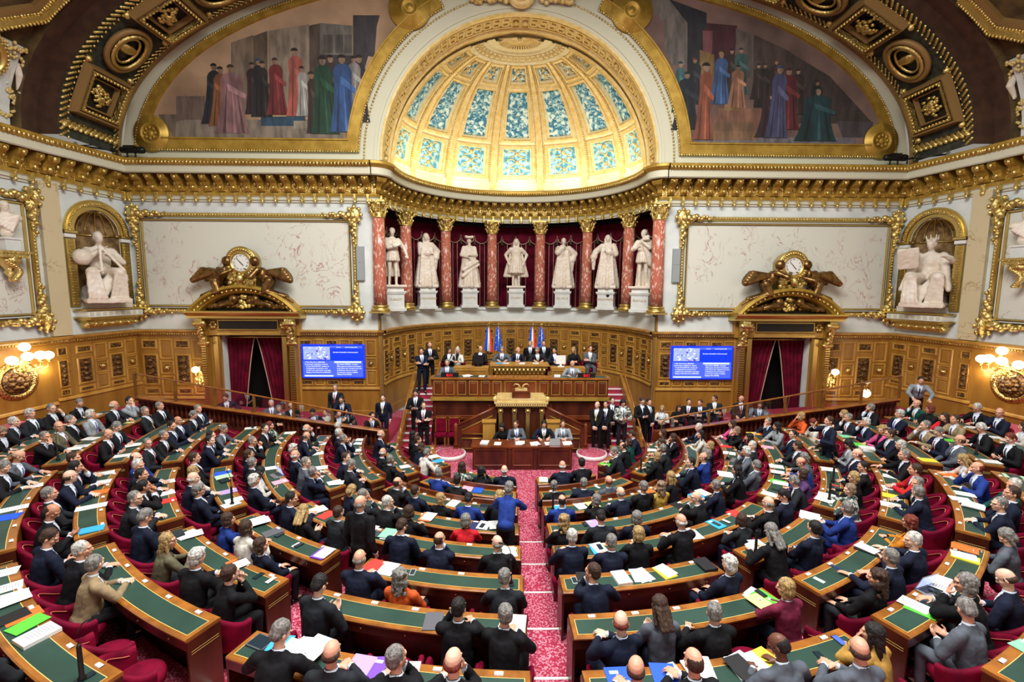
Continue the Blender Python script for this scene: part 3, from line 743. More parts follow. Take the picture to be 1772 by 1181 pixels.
# vault band (soffit with coffers), from the lunette wall toward the hall
Y0, Y1 = D, 16.1
mb = MB(); T = [i/72 for i in range(73)]
def vrow(t, ys, k=1.): x, z = vpt(t, k); return [(x, y, z) for y in ys]
mb.strip([vrow(t, (D, D-.45)) for t in T], 1); mb.strip([vrow(t, (D-.45, Y1), .985) for t in T], 0)
mb.strip([[(vpt(t)[0], D-.45, vpt(t)[1]), (vpt(t, .985)[0], D-.45, vpt(t, .985)[1])] for t in T], 1)
mb.strip([[(vpt(t, .985)[0], Y1, vpt(t, .985)[1]), (vpt(t, 1.03)[0], Y1, vpt(t, 1.03)[1])] for t in T], 3)
mb.strip([vrow(t, (Y1, Y1-.5), 1.03) for t in T], 3, True)
struct(mb.build('ceiling_vault_band', ['coffer_green', 'coffer_wood', 'coffer_wood', 'vault_dark'], fix=False))
# main vault over the benches
mb = MB(); rows = []
for y, k in ((Y1-.5, 1.03), (Y1-.5, 1.055), (9, 1.085), (2, 1.085), (-7, 1.07)): rows.append([(vpt(t, k)[0], y, vpt(t, k)[1]) for t in T])
mb.strip(rows, 0); mb.add([(x, -7, z) for x, y, z in rows[-1]], [tuple(range(73))], 0)
struct(mb.build('ceiling', 'painted_brown', fix=False))
# ropes of gilded moulding on the band
def Fv(t_s, d, y, k=.985):   # vault surface map: s along arc (0..1), d below the surface, y depth
    x, z = vpt(t_s, k); x2, z2 = vpt(min(t_s+.002, 1), k); x1, z1 = vpt(max(t_s-.002, 0), k)
    t = V((x2-x1, 0, z2-z1)).normalized(); n = V((t.z, 0, -t.x)); return V((x, y, z))+n*d
arcl = [0.]
for i in range(400):
    a = vpt(i/400); b = vpt((i+1)/400); arcl.append(arcl[-1]+math.hypot(a[0]-b[0], a[1]-b[1]))
def t_of(s):
    s = max(0, min(s, arcl[-1]-1e-6)); lo = 0; hi = 400
    while hi-lo > 1:
        m = (lo+hi)//2
        if arcl[m] <= s: lo = m
        else: hi = m
    return (lo+(s-arcl[lo])/(arcl[hi]-arcl[lo]))/400
AL = arcl[-1]
mb = MB()
for y, r in ((Y1+.12, .12), (D-.62, .08)):
    n = int(AL/.2)
    for i in range(n):
        s = AL*i/n; 
        if 10.5 < s < AL-10.5: continue
        t0 = t_of(s); t1 = t_of(s+.14); p = Fv(t0, .03, y-r*.7); q = Fv(t1, .03, y+r*.7); mb.cap(p, r*.4, q, r*.4, 6)
        mb.ell(Fv(t0, .03, y+r*1.5), (.05,)*3, None, 6, 4)
for sg in (0, 1):
    y = Y1+.15
    while y < D-.6: s = .35 if sg == 0 else AL-.35; mb.cap(Fv(t_of(s), .04, y), .08, Fv(t_of(s+(.18 if sg == 0 else -.18)), .04, y+.16), .08, 6); y += .2
struct(mb.build('trim_vault_rope', 'gold'))
# coffers of the band: alternating square and oval
def coffer(sc, square, name='vault_coffer', side='left', idx=0):
    yc = (Y1+D-.4)/2; t = t_of(sc); 
    def G(a, d, b): return Fv(t_of(sc+a), d, yc+b)
    mb = MB()
    h = .9
    if square:
        def H(s, d, z): return G(s, d, z)
        for w, d0, d1, mi in ((h, 0, .3, 0), (h-.1, .3, .34, 1)):
            mb.ring(H, -w, w, -w, w, .16, d1, mi)
            mb.add([H(a, d1*.98 if False else 0.02, b) for a, b in ((-w+.1, -w+.1), (w-.1, -w+.1), (w-.1, w-.1), (-w+.1, w-.1))], [(0, 1, 2, 3)], 2)
        mb.ring(H, -.58, .58, -.58, .58, .12, .2, 0)
        for k in range(40):
            a = -1+2*((k % 10)+.5)/10; e = .8
            p = [(a*e, -e), (e, a*e), (-a*e, e), (-e, -a*e)][k//10]; mb.ell(H(p[0]*.86, .33, p[1]*.86), (.055,)*3, None, 6, 4, 1)
    else:
        for rx, ry, r, d, mi in ((.64, .82, .1, .12, 0), (.5, .68, .07, .2, 1), (.33, .5, .05, .12, 1)):
            mb.tube([G(ry*math.cos(a), d, rx*math.sin(a)) for a in [2*PI*i/28 for i in range(28)]], r, 6, mi, closed=True)
        mb.add([G(.82*math.cos(2*PI*i/28), .03, .64*math.sin(2*PI*i/28)) for i in range(28)], [tuple(range(28))], 2)
        for i in range(26): a = 2*PI*i/26; mb.ell(G(.7*math.cos(a), .2, .52*math.sin(a)), (.05,)*3, None, 6, 4, 1)
        mb.ell(G(0, .03, 0), (.26, .38, .16), None, 10, 6, 1)
    o = mb.build(name, ['coffer_wood', 'gold', 'dark'])
    if square:
        mb = MB(); rr = random.Random(idx)
        for i in range(44):
            a = rr.uniform(0, 2*PI); q = rr.uniform(.05, .38); mb.ell(G(q*math.cos(a), .12+.14*(1-q/.38), q*math.sin(a)), (.085, .085, .06), None, 6, 4)
        mb.build('rosette', 'gold', o)
    for e in (-.85, .85):
        mb = MB(); mb.ell(G(1.0, .05, e), (.12,)*3, None, 10, 5); mb.ell(G(1.0, .13, e), (.05,)*3, None, 8, 4); mb.build('boss', 'gold', o)
    return o
names = ['lowest', 'second lowest', 'third lowest', 'fourth lowest', 'fifth lowest', 'sixth lowest']
for sg in (0, 1):
    for i in range(6):
        s = 1.75+i*1.95; s = s if sg == 0 else AL-s
        o = coffer(s, i % 2 == 0, idx=i+sg*10)
        tag(o, '%s gilded %s coffer on the %s side of the vault band' % (names[i], 'square rosette' if i % 2 == 0 else 'oval cartouche', 'left' if sg == 0 else 'right'), 'coffer', 'gilded coffers of the vault band')
# spandrel octagonal coffers and ornaments on the main vault
for sg, nm in ((-1, 'left'), (1, 'right')):
    def Sv(a, d, b):  # a up the vault from the cornice, b toward the camera from the band
        t = t_of(a) if sg < 0 else t_of(AL-a); k = 1.05
        x, z = vpt(t, k); e = .003; x1, z1 = vpt(max(t-e, 0), k); x2, z2 = vpt(min(t+e, 1), k); T_ = V((x2-x1, 0, z2-z1)).normalized(); n = V((T_.z, 0, -T_.x))
        return V((x, 15.5-b, z))+n*d
    mb = MB(); c0, c1, rr_ = 4.15, 1.75, 1.8
    oc = [(c0+rr_*math.cos(PI/8+PI/4*i)*1.0, c1+rr_*math.sin(PI/8+PI/4*i)) for i in range(8)]
    for f, h, mi in ((1., .3, 0), (.86, .22, 1)):
        q = [(c0+(a-c0)*f, c1+(b-c1)*f) for a, b in oc]; q2 = [(c0+(a-c0)*(f-.13), c1+(b-c1)*(f-.13)) for a, b in oc]
        for i in range(8):
            A, B, A2, B2 = q[i], q[(i+1) % 8], q2[i], q2[(i+1) % 8]
            mb.add([Sv(A[0], 0, A[1]), Sv(B[0], 0, B[1]), Sv(B[0], h, B[1]), Sv(A[0], h, A[1]), Sv(B2[0], h, B2[1]), Sv(A2[0], h, A2[1]), Sv(B2[0], 0, B2[1]), Sv(A2[0], 0, A2[1])], [(0, 1, 2, 3), (3, 2, 4, 5), (5, 4, 6, 7)], mi)
            for k in range(14):
                u = (k+.5)/14; mb.ell(Sv(A[0]+(B[0]-A[0])*u, h+.02, A[1]+(B[1]-A[1])*u), (.05,)*3, None, 5, 4, 0)
    mb.add([Sv(c0+(a-c0)*.74, .1, c1+(b-c1)*.74) for a, b in oc], [tuple(range(8))], 2)
    tag(mb.build('octagonal_coffer', ['gold', 'coffer_wood', 'painted_brown'], fix=False), 'large octagonal gilt coffer above the %s spandrel with a dark painted field' % nm, 'coffer')
    # pale spandrel ground
    mb = MB(); mb.strip([[Sv(a, .06, b) for b in (-.0, .6, 1.4, 3, 6, 9)] for a in (0.0, .6, 1.2, 1.8, 2.4)]); struct(mb.build('trim_spandrel', 'pedestal_marble', fix=False))
    mb = MB(); mc = Sv(1.75, .12, .95)
    n = (Sv(1.75, 1, .95)-Sv(1.75, 0, .95)).normalized(); X = Matrix.Translation(mc) @ n.to_track_quat('Z', 'Y').to_matrix().to_4x4()
    mb.lathe([(.001, .02), (.42, .02)], 24, X, 2); mb.lathe([(.42, 0), (.45, .12), (.52, .14), (.62, .08), (.66, 0)], 28, X, 0)
    for i in range(30): a = 2*PI*i/30; mb.ell(X @ V((.56*math.cos(a), .56*math.sin(a), .12)), (.045,)*3, None, 6, 4, 1)
    tag(mb.build('roundel', ['gold_flat', 'gold', 'painted_brown']), 'gilt round medallion with dark portrait field in the %s spandrel' % nm, 'medallion')
    mb = MB(); r3 = random.Random(5)
    for i in range(70):
        a = .95+.55*math.sin(i*.13)+r3.uniform(-.06, .06); b = -.25+i*.05
        mb.ell(Sv(.3+.3*math.cos(i*.19)**2+r3.uniform(-.05, .05), .1, b), (.06, .06, .05), None, 6, 4)
    tag(mb.build('garland', 'gold_cream'), 'pale gilt leaf garland under the round medallion of the %s spandrel' % nm, 'ornament'); mb = MB()
    for i in range(120): mb.ell(Sv(2.1+r3.uniform(-.25, .35), .12, -.1+i*.025), (.06, .05, .06), None, 6, 4)
    tag(mb.build('scroll_crest', 'gold_cream'), 'pale gilt scrollwork above the round medallion of the %s spandrel' % nm, 'ornament'); mb = MB()
    for i in range(60): mb.ell(Sv(.1+i*.017+r3.uniform(-.06, .06), .1, -.6+i*.012+r3.uniform(-.08, .08)), (.05, .05, .05), None, 6, 4)
    tag(mb.build('festoon', 'gold_cream'), 'trailing pale gilt leaf festoon at the foot of the %s spandrel' % nm, 'ornament')
    SPAND = globals().setdefault('SPAND', {}); SPAND[sg] = Sv

# ---------------------------------------------------------------- apse arch barrel and half dome
YB = 20.35; DY, DR = 3.95, AR-.08; DZ = 10.2
mb = MB(); N = 64
def arc3(r, y, a): return V((r*math.cos(PI-a), y, ZS+r*math.sin(a)))
prof = [(AR+.0, D), (AR-.02, D-.05), (AR-.1, D-.05), (AR-.12, D+.1), (AR-.05, D+.12), (AR-.05, D+.95), (AR-.14, D+1.0), (AR-.14, D+1.12), (AR-.06, D+1.16), (DR, YB)]
for i, mi in zip(range(len(prof)-1), (0, 0, 0, 0, 1, 0, 0, 0, 1)):
    mb.strip([[arc3(prof[i][0], prof[i][1], PI*j/N), arc3(prof[i+1][0], prof[i+1][1], PI*j/N)] for j in range(N+1)], mi, False)
# Greek key worked round the soffit
def Fk(s, d, w): return arc3(AR-.05-d, D+.16+w*.76, s/(AR))
nk = 46; Lk = PI*AR; st = Lk/nk
def bar(s0, s1, w0, w1): mb.frustum(Fk, s0, s1, w0, w1, 0, .05, .005, 0)
for i in range(nk):
    if i in (0, nk-1, 11, nk-12, 22, 23): 
        c = (i+.5)*st; mb.ring(Fk, c-st*.42, c+st*.42, .05, .95, .04, .05, 0); mb.ell(Fk(c, .03, .5), (.11,)*3, None, 10, 5, 0); mb.ell(Fk(c, .1, .5), (.05,)*3, None, 8, 4, 0); continue
    a = i*st; u = st/6
    bar(a, a+u*6, .86, .96); bar(a, a+u*6, .04, .12)
    bar(a, a+u, .12, .75); bar(a, a+u*4.6, .68, .78); bar(a+u*3.7, a+u*4.7, .35, .7); bar(a+u*1.9, a+u*4.6, .3, .4)
struct(mb.build('trim_apse_arch', ['gold_cream', 'gold_cream'], fix=False))
# gilt beaded fillets round the arch on the lunette wall
mb = MB()
for r, w, h, m in ((AR+.12, .1, .04, 0),):
    mb.strip([[arc3(r, D-.0, PI*j/N), arc3(r, D-h, PI*j/N), arc3(r+w, D-h, PI*j/N), arc3(r+w, D, PI*j/N)] for j in range(N+1)], 0)
for j in range(150): a = PI*(j+.5)/150; mb.ell(arc3(AR+.6, D-.02, a), (.045,)*3, None, 6, 4, 1)
struct(mb.build('trim_arch_fillet', ['cream', 'gold'], fix=False))
# half dome: ribs and coffers
def Dm(az, el, d=0.):
    """az 0..180 left to right, el 0..90; d = depth behind (+) or in front (-) of the surface"""
    a, e = math.radians(az), math.radians(el); f = 1+d/5.3
    return V((-DR*f*math.cos(a)*math.cos(e), YB+DY*f*math.sin(a)*math.cos(e), DZ+(DR-.02)*f*math.sin(e)))
mb = MB(); mb.strip([[Dm(180*i/72, el, .22) for i in range(73)] for el in [0, 3, 6]+list(range(10, 91, 5))], 0, True)
struct(mb.build('ceiling_half_dome', 'dome_plaster', fix=False))
mb = MB(); W2 = 25.714/2
def patch(a0, a1, e0, e1, d, mi, na=3, ne=6):
    mb.strip([[Dm(a0+(a1-a0)*i/na, e0+(e1-e0)*j/ne, d) for i in range(na+1)] for j in range(ne+1)], mi, False)
ELS = [(8.5, 21), (27, 50.5), (56, 64.5)]
mb2 = {}
def cof(az, e0, e1, hw, mi):
    # stepped frame going back to the enamel panel
    steps = [(hw+1.6, 1.4, 0, 1), (hw+.9, .75, -.06, 1), (hw+.35, .3, .0, 0), (hw, 0, .14, 1)]
    rings = []
    for w, ee, d, m in steps:
        f = 1.; rings.append([Dm(az-w, e0-ee, d), Dm(az+w, e0-ee, d), Dm(az+w, e1+ee, d), Dm(az-w, e1+ee, d)])
    vs = [p for r in rings for p in r]
    return vs, [(4*k+j, 4*k+(j+1) % 4, 4*k+4+(j+1) % 4, 4*k+4+j) for k in range(3) for j in range(4)]
for i in range(7):
    az = 12.857+25.714*i
    # subdivide tall frames for curvature
    for (e0, e1), hw, nm in zip(ELS, (7.2, 6.6, 6.0), ('bottom', 'middle', 'top')):
        steps = [(hw+3.2, 2.6, 0.0), (hw+2.4, 1.9, -.05), (hw+1.4, 1.1, -.05), (hw+.9, .7, .02), (hw+.5, .4, .0), (hw, 0, .13)]
        ne = 8
        per = []
        for w, ee, d in steps:
            a0, a1, b0, b1 = az-w, az+w, e0-ee, e1+ee
            P = [Dm(a0+(a1-a0)*k/3, b0, d) for k in range(3)]+[Dm(a1, b0+(b1-b0)*k/ne, d) for k in range(ne)]+[Dm(a1+(a0-a1)*k/3, b1, d) for k in range(3)]+[Dm(a0, b1+(b0-b1)*k/ne, d) for k in range(ne)]
            per.append(P)
        for k in range(len(per)-1): mb.strip([per[k], per[k+1]], 1 if k in (0, 1, 2) else 0, False, close=True)
        m3 = MB(); m3.strip([[Dm(az-hw+2*hw*k/3, e0+(e1-e0)*j/8, .125) for k in range(4)] for j in range(9)], 0, True)
        # scrollwork on the enamel
        r4 = random.Random(i*3+len(nm))
        nj = int((e1-e0)/4.5)+1
        for j in range(nj):
            e = e0+(e1-e0)*(j+.5)/nj
            for s_ in (-1, 1):
                m3.tube([Dm(az+s_*(hw*.45+hw*.33*math.cos(a)), e+1.6*math.sin(a), .11) for a in [PI*1.6*k/7 for k in range(8)]], .03, 4, 1)
            m3.ell(Dm(az, e, .11), (.08, .08, .1), None, 6, 4, 1)
        p = m3.build('enamel_panel', ['blue_enamel' if nm != 'bottom' else 'blue_enamel_b', 'gold_cream' if nm != 'middle' else 'blue_enamel_b'], fix=False)
        tag(p, 'pale blue arabesque panel, %s tier of the half dome, %s rib bay from the left' % (nm, ['first', 'second', 'third', 'fourth', 'fifth', 'sixth', 'seventh'][i]), 'panel', 'blue arabesque panels of the half dome')
    # beads down both sides of the bay
    for s_ in (-1, 1):
        for k in range(56):
            e = 5+k*1.12; mb.ell(Dm(az+s_*(10.6-(.8 if e > 50 else 0)), e, -.03), (.04,)*3, None, 5, 4, 1)
for i in range(8):   # ribs
    az = 25.714*i; mb.strip([[Dm(az+w, e, d) for w, d in ((-2.0, .0), (-1.8, -.07), (1.8, -.07), (2.0, 0))] for e in range(0, 69, 4)], 2, False)
# surface between: bands above the bays and ring
patch(0, 180, 67, 69, 0, 0, 60, 1); 
mb.strip([[Dm(180*i/60, e, d) for i in range(61)] for e, d in ((0, -.05), (4, -.05), (4.6, 0), (5.6, 0))], 0)
mb.strip([[Dm(180*i/60, e, d) for i in range(61)] for e, d in ((67, 0), (68, -.06), (69, -.02), (74, -.02), (75, -.06), (76, 0), (79, 0), (79.5, -.1), (80.5, -.1), (81, .1))], 0)
for i in range(20): az = 4.5+9*i; mb.ell(Dm(az, 71.5, -.02), (.07,)*3, None, 8, 4, 1); mb.tube([Dm(az+dx, 71.5+dy, -.03) for dx, dy in ((-3.6, -2), (3.6, -2), (3.6, 2), (-3.6, 2))], .018, 4, 1, closed=True)
# solid rib-bay borders so nothing shows behind
for i in range(7):
    az = 12.857+25.714*i
    for a0, a1 in ((az-12.9, az-9.0), (az+9.0, az+12.9)): patch(a0, a1, 0, 67, .005, 0, 2, 16)
    for e0, e1 in ((4, 6.4), (23, 25), (52.5, 54), (66, 68)): patch(az-11, az+11, e0, e1, .005, 0, 4, 1)
struct(mb.build('trim_half_dome', ['dome_plaster', 'gold_cream', 'gold_cream'], fix=False))
mb = MB()
for i in range(22):
    az = 4+172*i/21; mb.cap(Dm(az, 81.5, -.02), .03, Dm(az, 88.5, -.1), .09, 6); mb.cap(Dm(az+2, 84, -.06), .05, Dm(az+2, 80.8, -.14), .03, 6)
tag(mb.build('shell_crown', 'gold_cream'), 'ribbed gilt shell ornament at the top of the half dome', 'ornament')

mb = MB(); rq = random.Random(8)
mb.ell((0, D-.25, 16.15), (.55, .2, .5), None, 16, 10); mb.ell((0, D-.42, 16.15), (.36, .12, .34), None, 14, 8)
for i in range(90): x = rq.uniform(-1.9, 1.9); mb.ell((x, D-.12-rq.uniform(0, .12), 16.2-.1*abs(x)+rq.uniform(-.24, .2)*(1.2-abs(x)*.4)), (.12, .09, .09), None, 6, 4)
tag(mb.build('cartouche', 'gold_cream'), 'gilt cartouche with leafy branches at the crown of the apse arch', 'ornament')
# lunette picture frames -------------------------------------------------
def lun_outline(sg, ins=0.):
    """closed outline of the painted field: vault side, arch side, foot"""
    P = []
    zb = 11.0+ins; 
    xl, zl = None, None
    k = .932-ins*.062
    a = []
    for i in range(60):
        t = .012+i*.0075; x, z = vpt(t, k)
        if x > -5.0 and True: pass
        if z < zb: continue
        if math.hypot(x, z-ZS) < AR+1.25+ins or x > -3.2: break
        a.append((x, z))
    b = []
    R = AR+1.25+ins
    x0, z0 = a[-1]; a1 = math.atan2(z0-ZS, -x0); a0 = math.asin((zb-ZS)/R)
    if x0 > -3.4: a1 = min(a1, math.acos(3.0/R))
    for i in range(25):
        g = a1+(a0-a1)*i/24; b.append((-R*math.cos(g), ZS+R*math.sin(g)))
    P = [(a[0][0], zb)]+a+b
    return [(sg*-x, z) if sg > 0 else (x, z) for x, z in P]
for sg, nm in ((-1, 'left'), (1, 'right')):
    O = lun_outline(sg, -.46); M_ = lun_outline(sg, -.06); I_ = lun_outline(sg, 0)
    def rs(P, n=120):
        L = [0.]; Q = P+[P[0]]
        for a, b in zip(Q, Q[1:]): L.append(L[-1]+math.hypot(a[0]-b[0], a[1]-b[1]))
        out = []; k = 0
        for i in range(n):
            s = L[-1]*i/n
            while L[k+1] < s: k += 1
            f = (s-L[k])/(L[k+1]-L[k]+1e-9); out.append((Q[k][0]+(Q[k+1][0]-Q[k][0])*f, Q[k][1]+(Q[k+1][1]-Q[k][1])*f))
        return out
    o_, m_, i_ = rs(O), rs(M_), rs(I_)
    mb = MB(); mb.strip([[(x, D-.0, z) for x, z in o_], [(x, D-.1, z) for x, z in o_], [(x, D-.1, z) for x, z in m_], [(x, D-.14, z) for x, z in m_], [(x, D-.14, z) for x, z in i_], [(x, D-.02, z) for x, z in i_]], 0, close=True)
    ob = rs(O, 300)
    for x, z in ob: mb.ell((x, D-.1, z), (.045, .03, .045), None, 5, 4, 1)
    fr = mb.build('gilt_frame', ['gold_paint', 'gold'], fix=False)
    tag(fr, 'broad gilt frame following the vault round the %s lunette mural' % nm, 'frame')
    xb = sg*14.05; mb = MB(); X = Matrix.Translation((xb, D-.12, 11.13)) @ Matrix.Rotation(PI/2, 4, 'X')
    mb.lathe([(.001, .06), (.08, .05), (.12, .0), (.3, .0), (.33, .05), (.4, .05), (.42, .0), (.66, .0), (.68, -.05)], 28, X)
    for i in range(8): a = PI/4*i; mb.ell(X @ V((.2*math.cos(a), .2*math.sin(a), .05)), (.07, .03, .07), None, 6, 4)
    mb.build('corner_roundel', 'gold_paint', fr)
    mb = MB(); X = Matrix.Translation((sg*4.15, D-.12, 15.72)) @ Matrix.Rotation(PI/2, 4, 'X'); mb.lathe([(.001, .06), (.08, .05), (.12, .0), (.22, .0), (.25, .05), (.32, .05), (.34, .0), (.78, .0), (.8, -.06)], 28, X); mb.build('corner_roundel', 'gold_paint', fr)
    MURAL = globals().setdefault('MURAL', {}); MURAL[sg] = I_
def text_mesh(txt, size, mname, ext=.002, align='CENTER'):
    cu = bpy.data.curves.new('t', 'FONT'); cu.body = txt; cu.size = size; cu.extrude = ext; cu.align_x = align; cu.resolution_u = 2
    o = bpy.data.objects.new('t', cu); C.objects.link(o); dg = bpy.context.evaluated_depsgraph_get()
    me = bpy.data.meshes.new_from_object(o.evaluated_get(dg)); bpy.data.objects.remove(o); me.materials.clear(); me.materials.append(MATS[mname]); return me
def put(name, me, M, parent=None):
    o = link(name, me, parent); o.matrix_local = M; return o
def face_mat(p, nrm):   # local X right, Y up, Z toward the viewer
    n = V(nrm).normalized(); x = V((0, 0, 1)).cross(n).normalized(); y = n.cross(x)
    return Matrix.Translation(V(p)) @ Matrix((x, y, n)).transposed().to_4x4()

# ---------- framed marble panels
def frame(F, s0, s1, z0, z1, label, w=.34):
    t = thing('wall_panel', label, 'panel'); mb = MB()
    mb.add([F(s, .03, z) for s, z in ((s0+w, z0+w), (s1-w, z0+w), (s1-w, z1-w), (s0+w, z1-w))], [(0, 1, 2, 3)])
    mb.build('marble_field', 'panel_marble', t, fix=False)
    mb = MB(); mb.ring(F, s0, s1, z0, z1, w*.62, .13, 0); mb.ring(F, s0+w*.6, s1-w*.6, z0+w*.6, z1-w*.6, w*.2, .06, 2); mb.ring(F, s0+w*.78, s1-w*.78, z0+w*.78, z1-w*.78, w*.22, .1, 0)
    def row(a, b, c, d):
        n = int(max(abs(b-a), abs(d-c))/.11)
        for i in range(n+1):
            q = i/n; mb.ell(F(a+(b-a)*q, .12, c+(d-c)*q), (.045, .045, .045), None, 5, 4, 1)
    e = w*.31; row(s0+e, s1-e, z0+e, z0+e); row(s0+e, s1-e, z1-e, z1-e); row(s0+e, s0+e, z0+e, z1-e); row(s1-e, s1-e, z0+e, z1-e)
    mb.build('gilt_moulding', ['gold_flat', 'gold', 'white_paint'], t, fix=False)
    r = random.Random(2)
    for cx, dx in ((s0, 1), (s1, -1)):
        for cz, dz in ((z0, 1), (z1, -1)):
            mb = MB(); x, z = cx+dx*e*.6, cz+dz*e*.6
            mb.ell(F(x, .14, z), (.24, .12, .3), None, 10, 6); mb.ell(F(x+dx*.03, .24, z+dz*.03), (.12, .08, .16), None, 8, 5); [mb.ell(F(x+.26*math.cos(w_), .16, z+.3*math.sin(w_)), (.09, .07, .09), None, 6, 4) for w_ in [PI/4*u_ for u_ in range(8)]]
            for i in range(11):
                q = .22+i*.1; k = .14*(1-i/13)+.025
                mb.ell(F(x+dx*q, .14, z+dz*(.02+.06*math.sin(i*1.7))), (k, k, k*.9), None, 6, 4); mb.ell(F(x+dx*.02+dx*.06*math.sin(i*1.9), .14, z+dz*q), (k*.9, k, k), None, 6, 4)
            mb.build('corner_ornament', 'gold', t)
    return t
frame(F_fl, .25, F_fl.L-.75, 4.28, 8.22, 'wide veined marble panel in a gilt frame on the front wall, left half')
frame(F_fr, .75, F_fr.L-.25, 4.28, 8.22, 'wide veined marble panel in a gilt frame on the front wall, right half')
def _flip(F): return F
frame(F_left, F_left.L-5.2, F_left.L-.15, 4.1, 8.25, 'gilt framed marble panel on the left side wall behind a bust', .36)
frame(F_right, .15, 5.2, 4.1, 8.25, 'gilt framed marble panel on the right side wall behind a bust', .36)

# ---------- columns of the apse
def column():
    t = thing('column', 'x', 'column')
    mb = MB(); mb.box(-.36, .36, -.36, .36, 0, .07); mb.lathe([(.36, .07), (.38, .11), (.36, .16), (.3, .18), (.29, .22), (.33, .24), (.33, .29), (.28, .32)], 24); mb.build('base', 'gold_flat', t)
    mb = MB(); mb.lathe([(.27, .31), (.262, 1.2), (.25, 2.4), (.235, 3.72)], 24); mb.build('shaft', 'red_marble', t)
    mb = MB(); mb.lathe([(.245, 3.70), (.265, 3.73), (.25, 3.77), (.235, 3.78), (.24, 4.0), (.3, 4.2), (.33, 4.26)], 20)
    for row, (z, r, h, n) in enumerate(((3.8, .25, .2, 8), (3.97, .27, .22, 8))):
        for i in range(n):
            a = 2*PI*(i+row*.5)/n; d = V((math.cos(a), math.sin(a), 0))
            mb.cap(d*r+V((0, 0, z)), .05, d*(r+.03)+V((0, 0, z+h*.7)), .055, 6); mb.ell(d*(r+.09)+V((0, 0, z+h*.8)), (.05,)*3, None, 6, 4)
    for i in range(4):
        a = PI/4+PI/2*i; d = V((math.cos(a), math.sin(a), 0)); mb.ell(d*.38+V((0, 0, 4.22)), (.09, .09, .09), None, 8, 5); mb.ell(V((math.cos(a+PI/4), math.sin(a+PI/4), 0))*.33+V((0, 0, 4.26)), (.06,)*3, None, 6, 4)
    pr = [(.4*math.cos(PI/4+PI/2*k)*f+ox, .4*math.sin(PI/4+PI/2*k)*f+oy) for k in range(4) for f, ox, oy in ((1.05, 0, 0),)]
    mb.box(-.34, .34, -.34, .34, 4.28, 4.37); mb.build('capital', 'gold', t)
    return t
ords = ['first', 'second', 'third', 'fourth', 'fifth', 'sixth', 'seventh', 'eighth', 'ninth', 'tenth', 'eleventh', 'twelfth', 'thirteenth', 'fourteenth', 'fifteenth', 'sixteenth', 'seventeenth', 'eighteenth', 'nineteenth', 'twentieth']
c0 = column()
for i in range(8):
    a = PI*(1-i/7); r = RA+.0; loc = (r*math.cos(a), D+r*math.sin(a)+(.0 if 0 < i < 7 else -.05), 4.34)
    lb = '%s from the left of the red marble columns around the apse, gilt capital' % ords[i]
    if i == 0: o = c0; o.location = loc; o['label'] = lb; o['group'] = 'red marble columns of the apse'
    else: o = dup(c0, loc, a, lb)
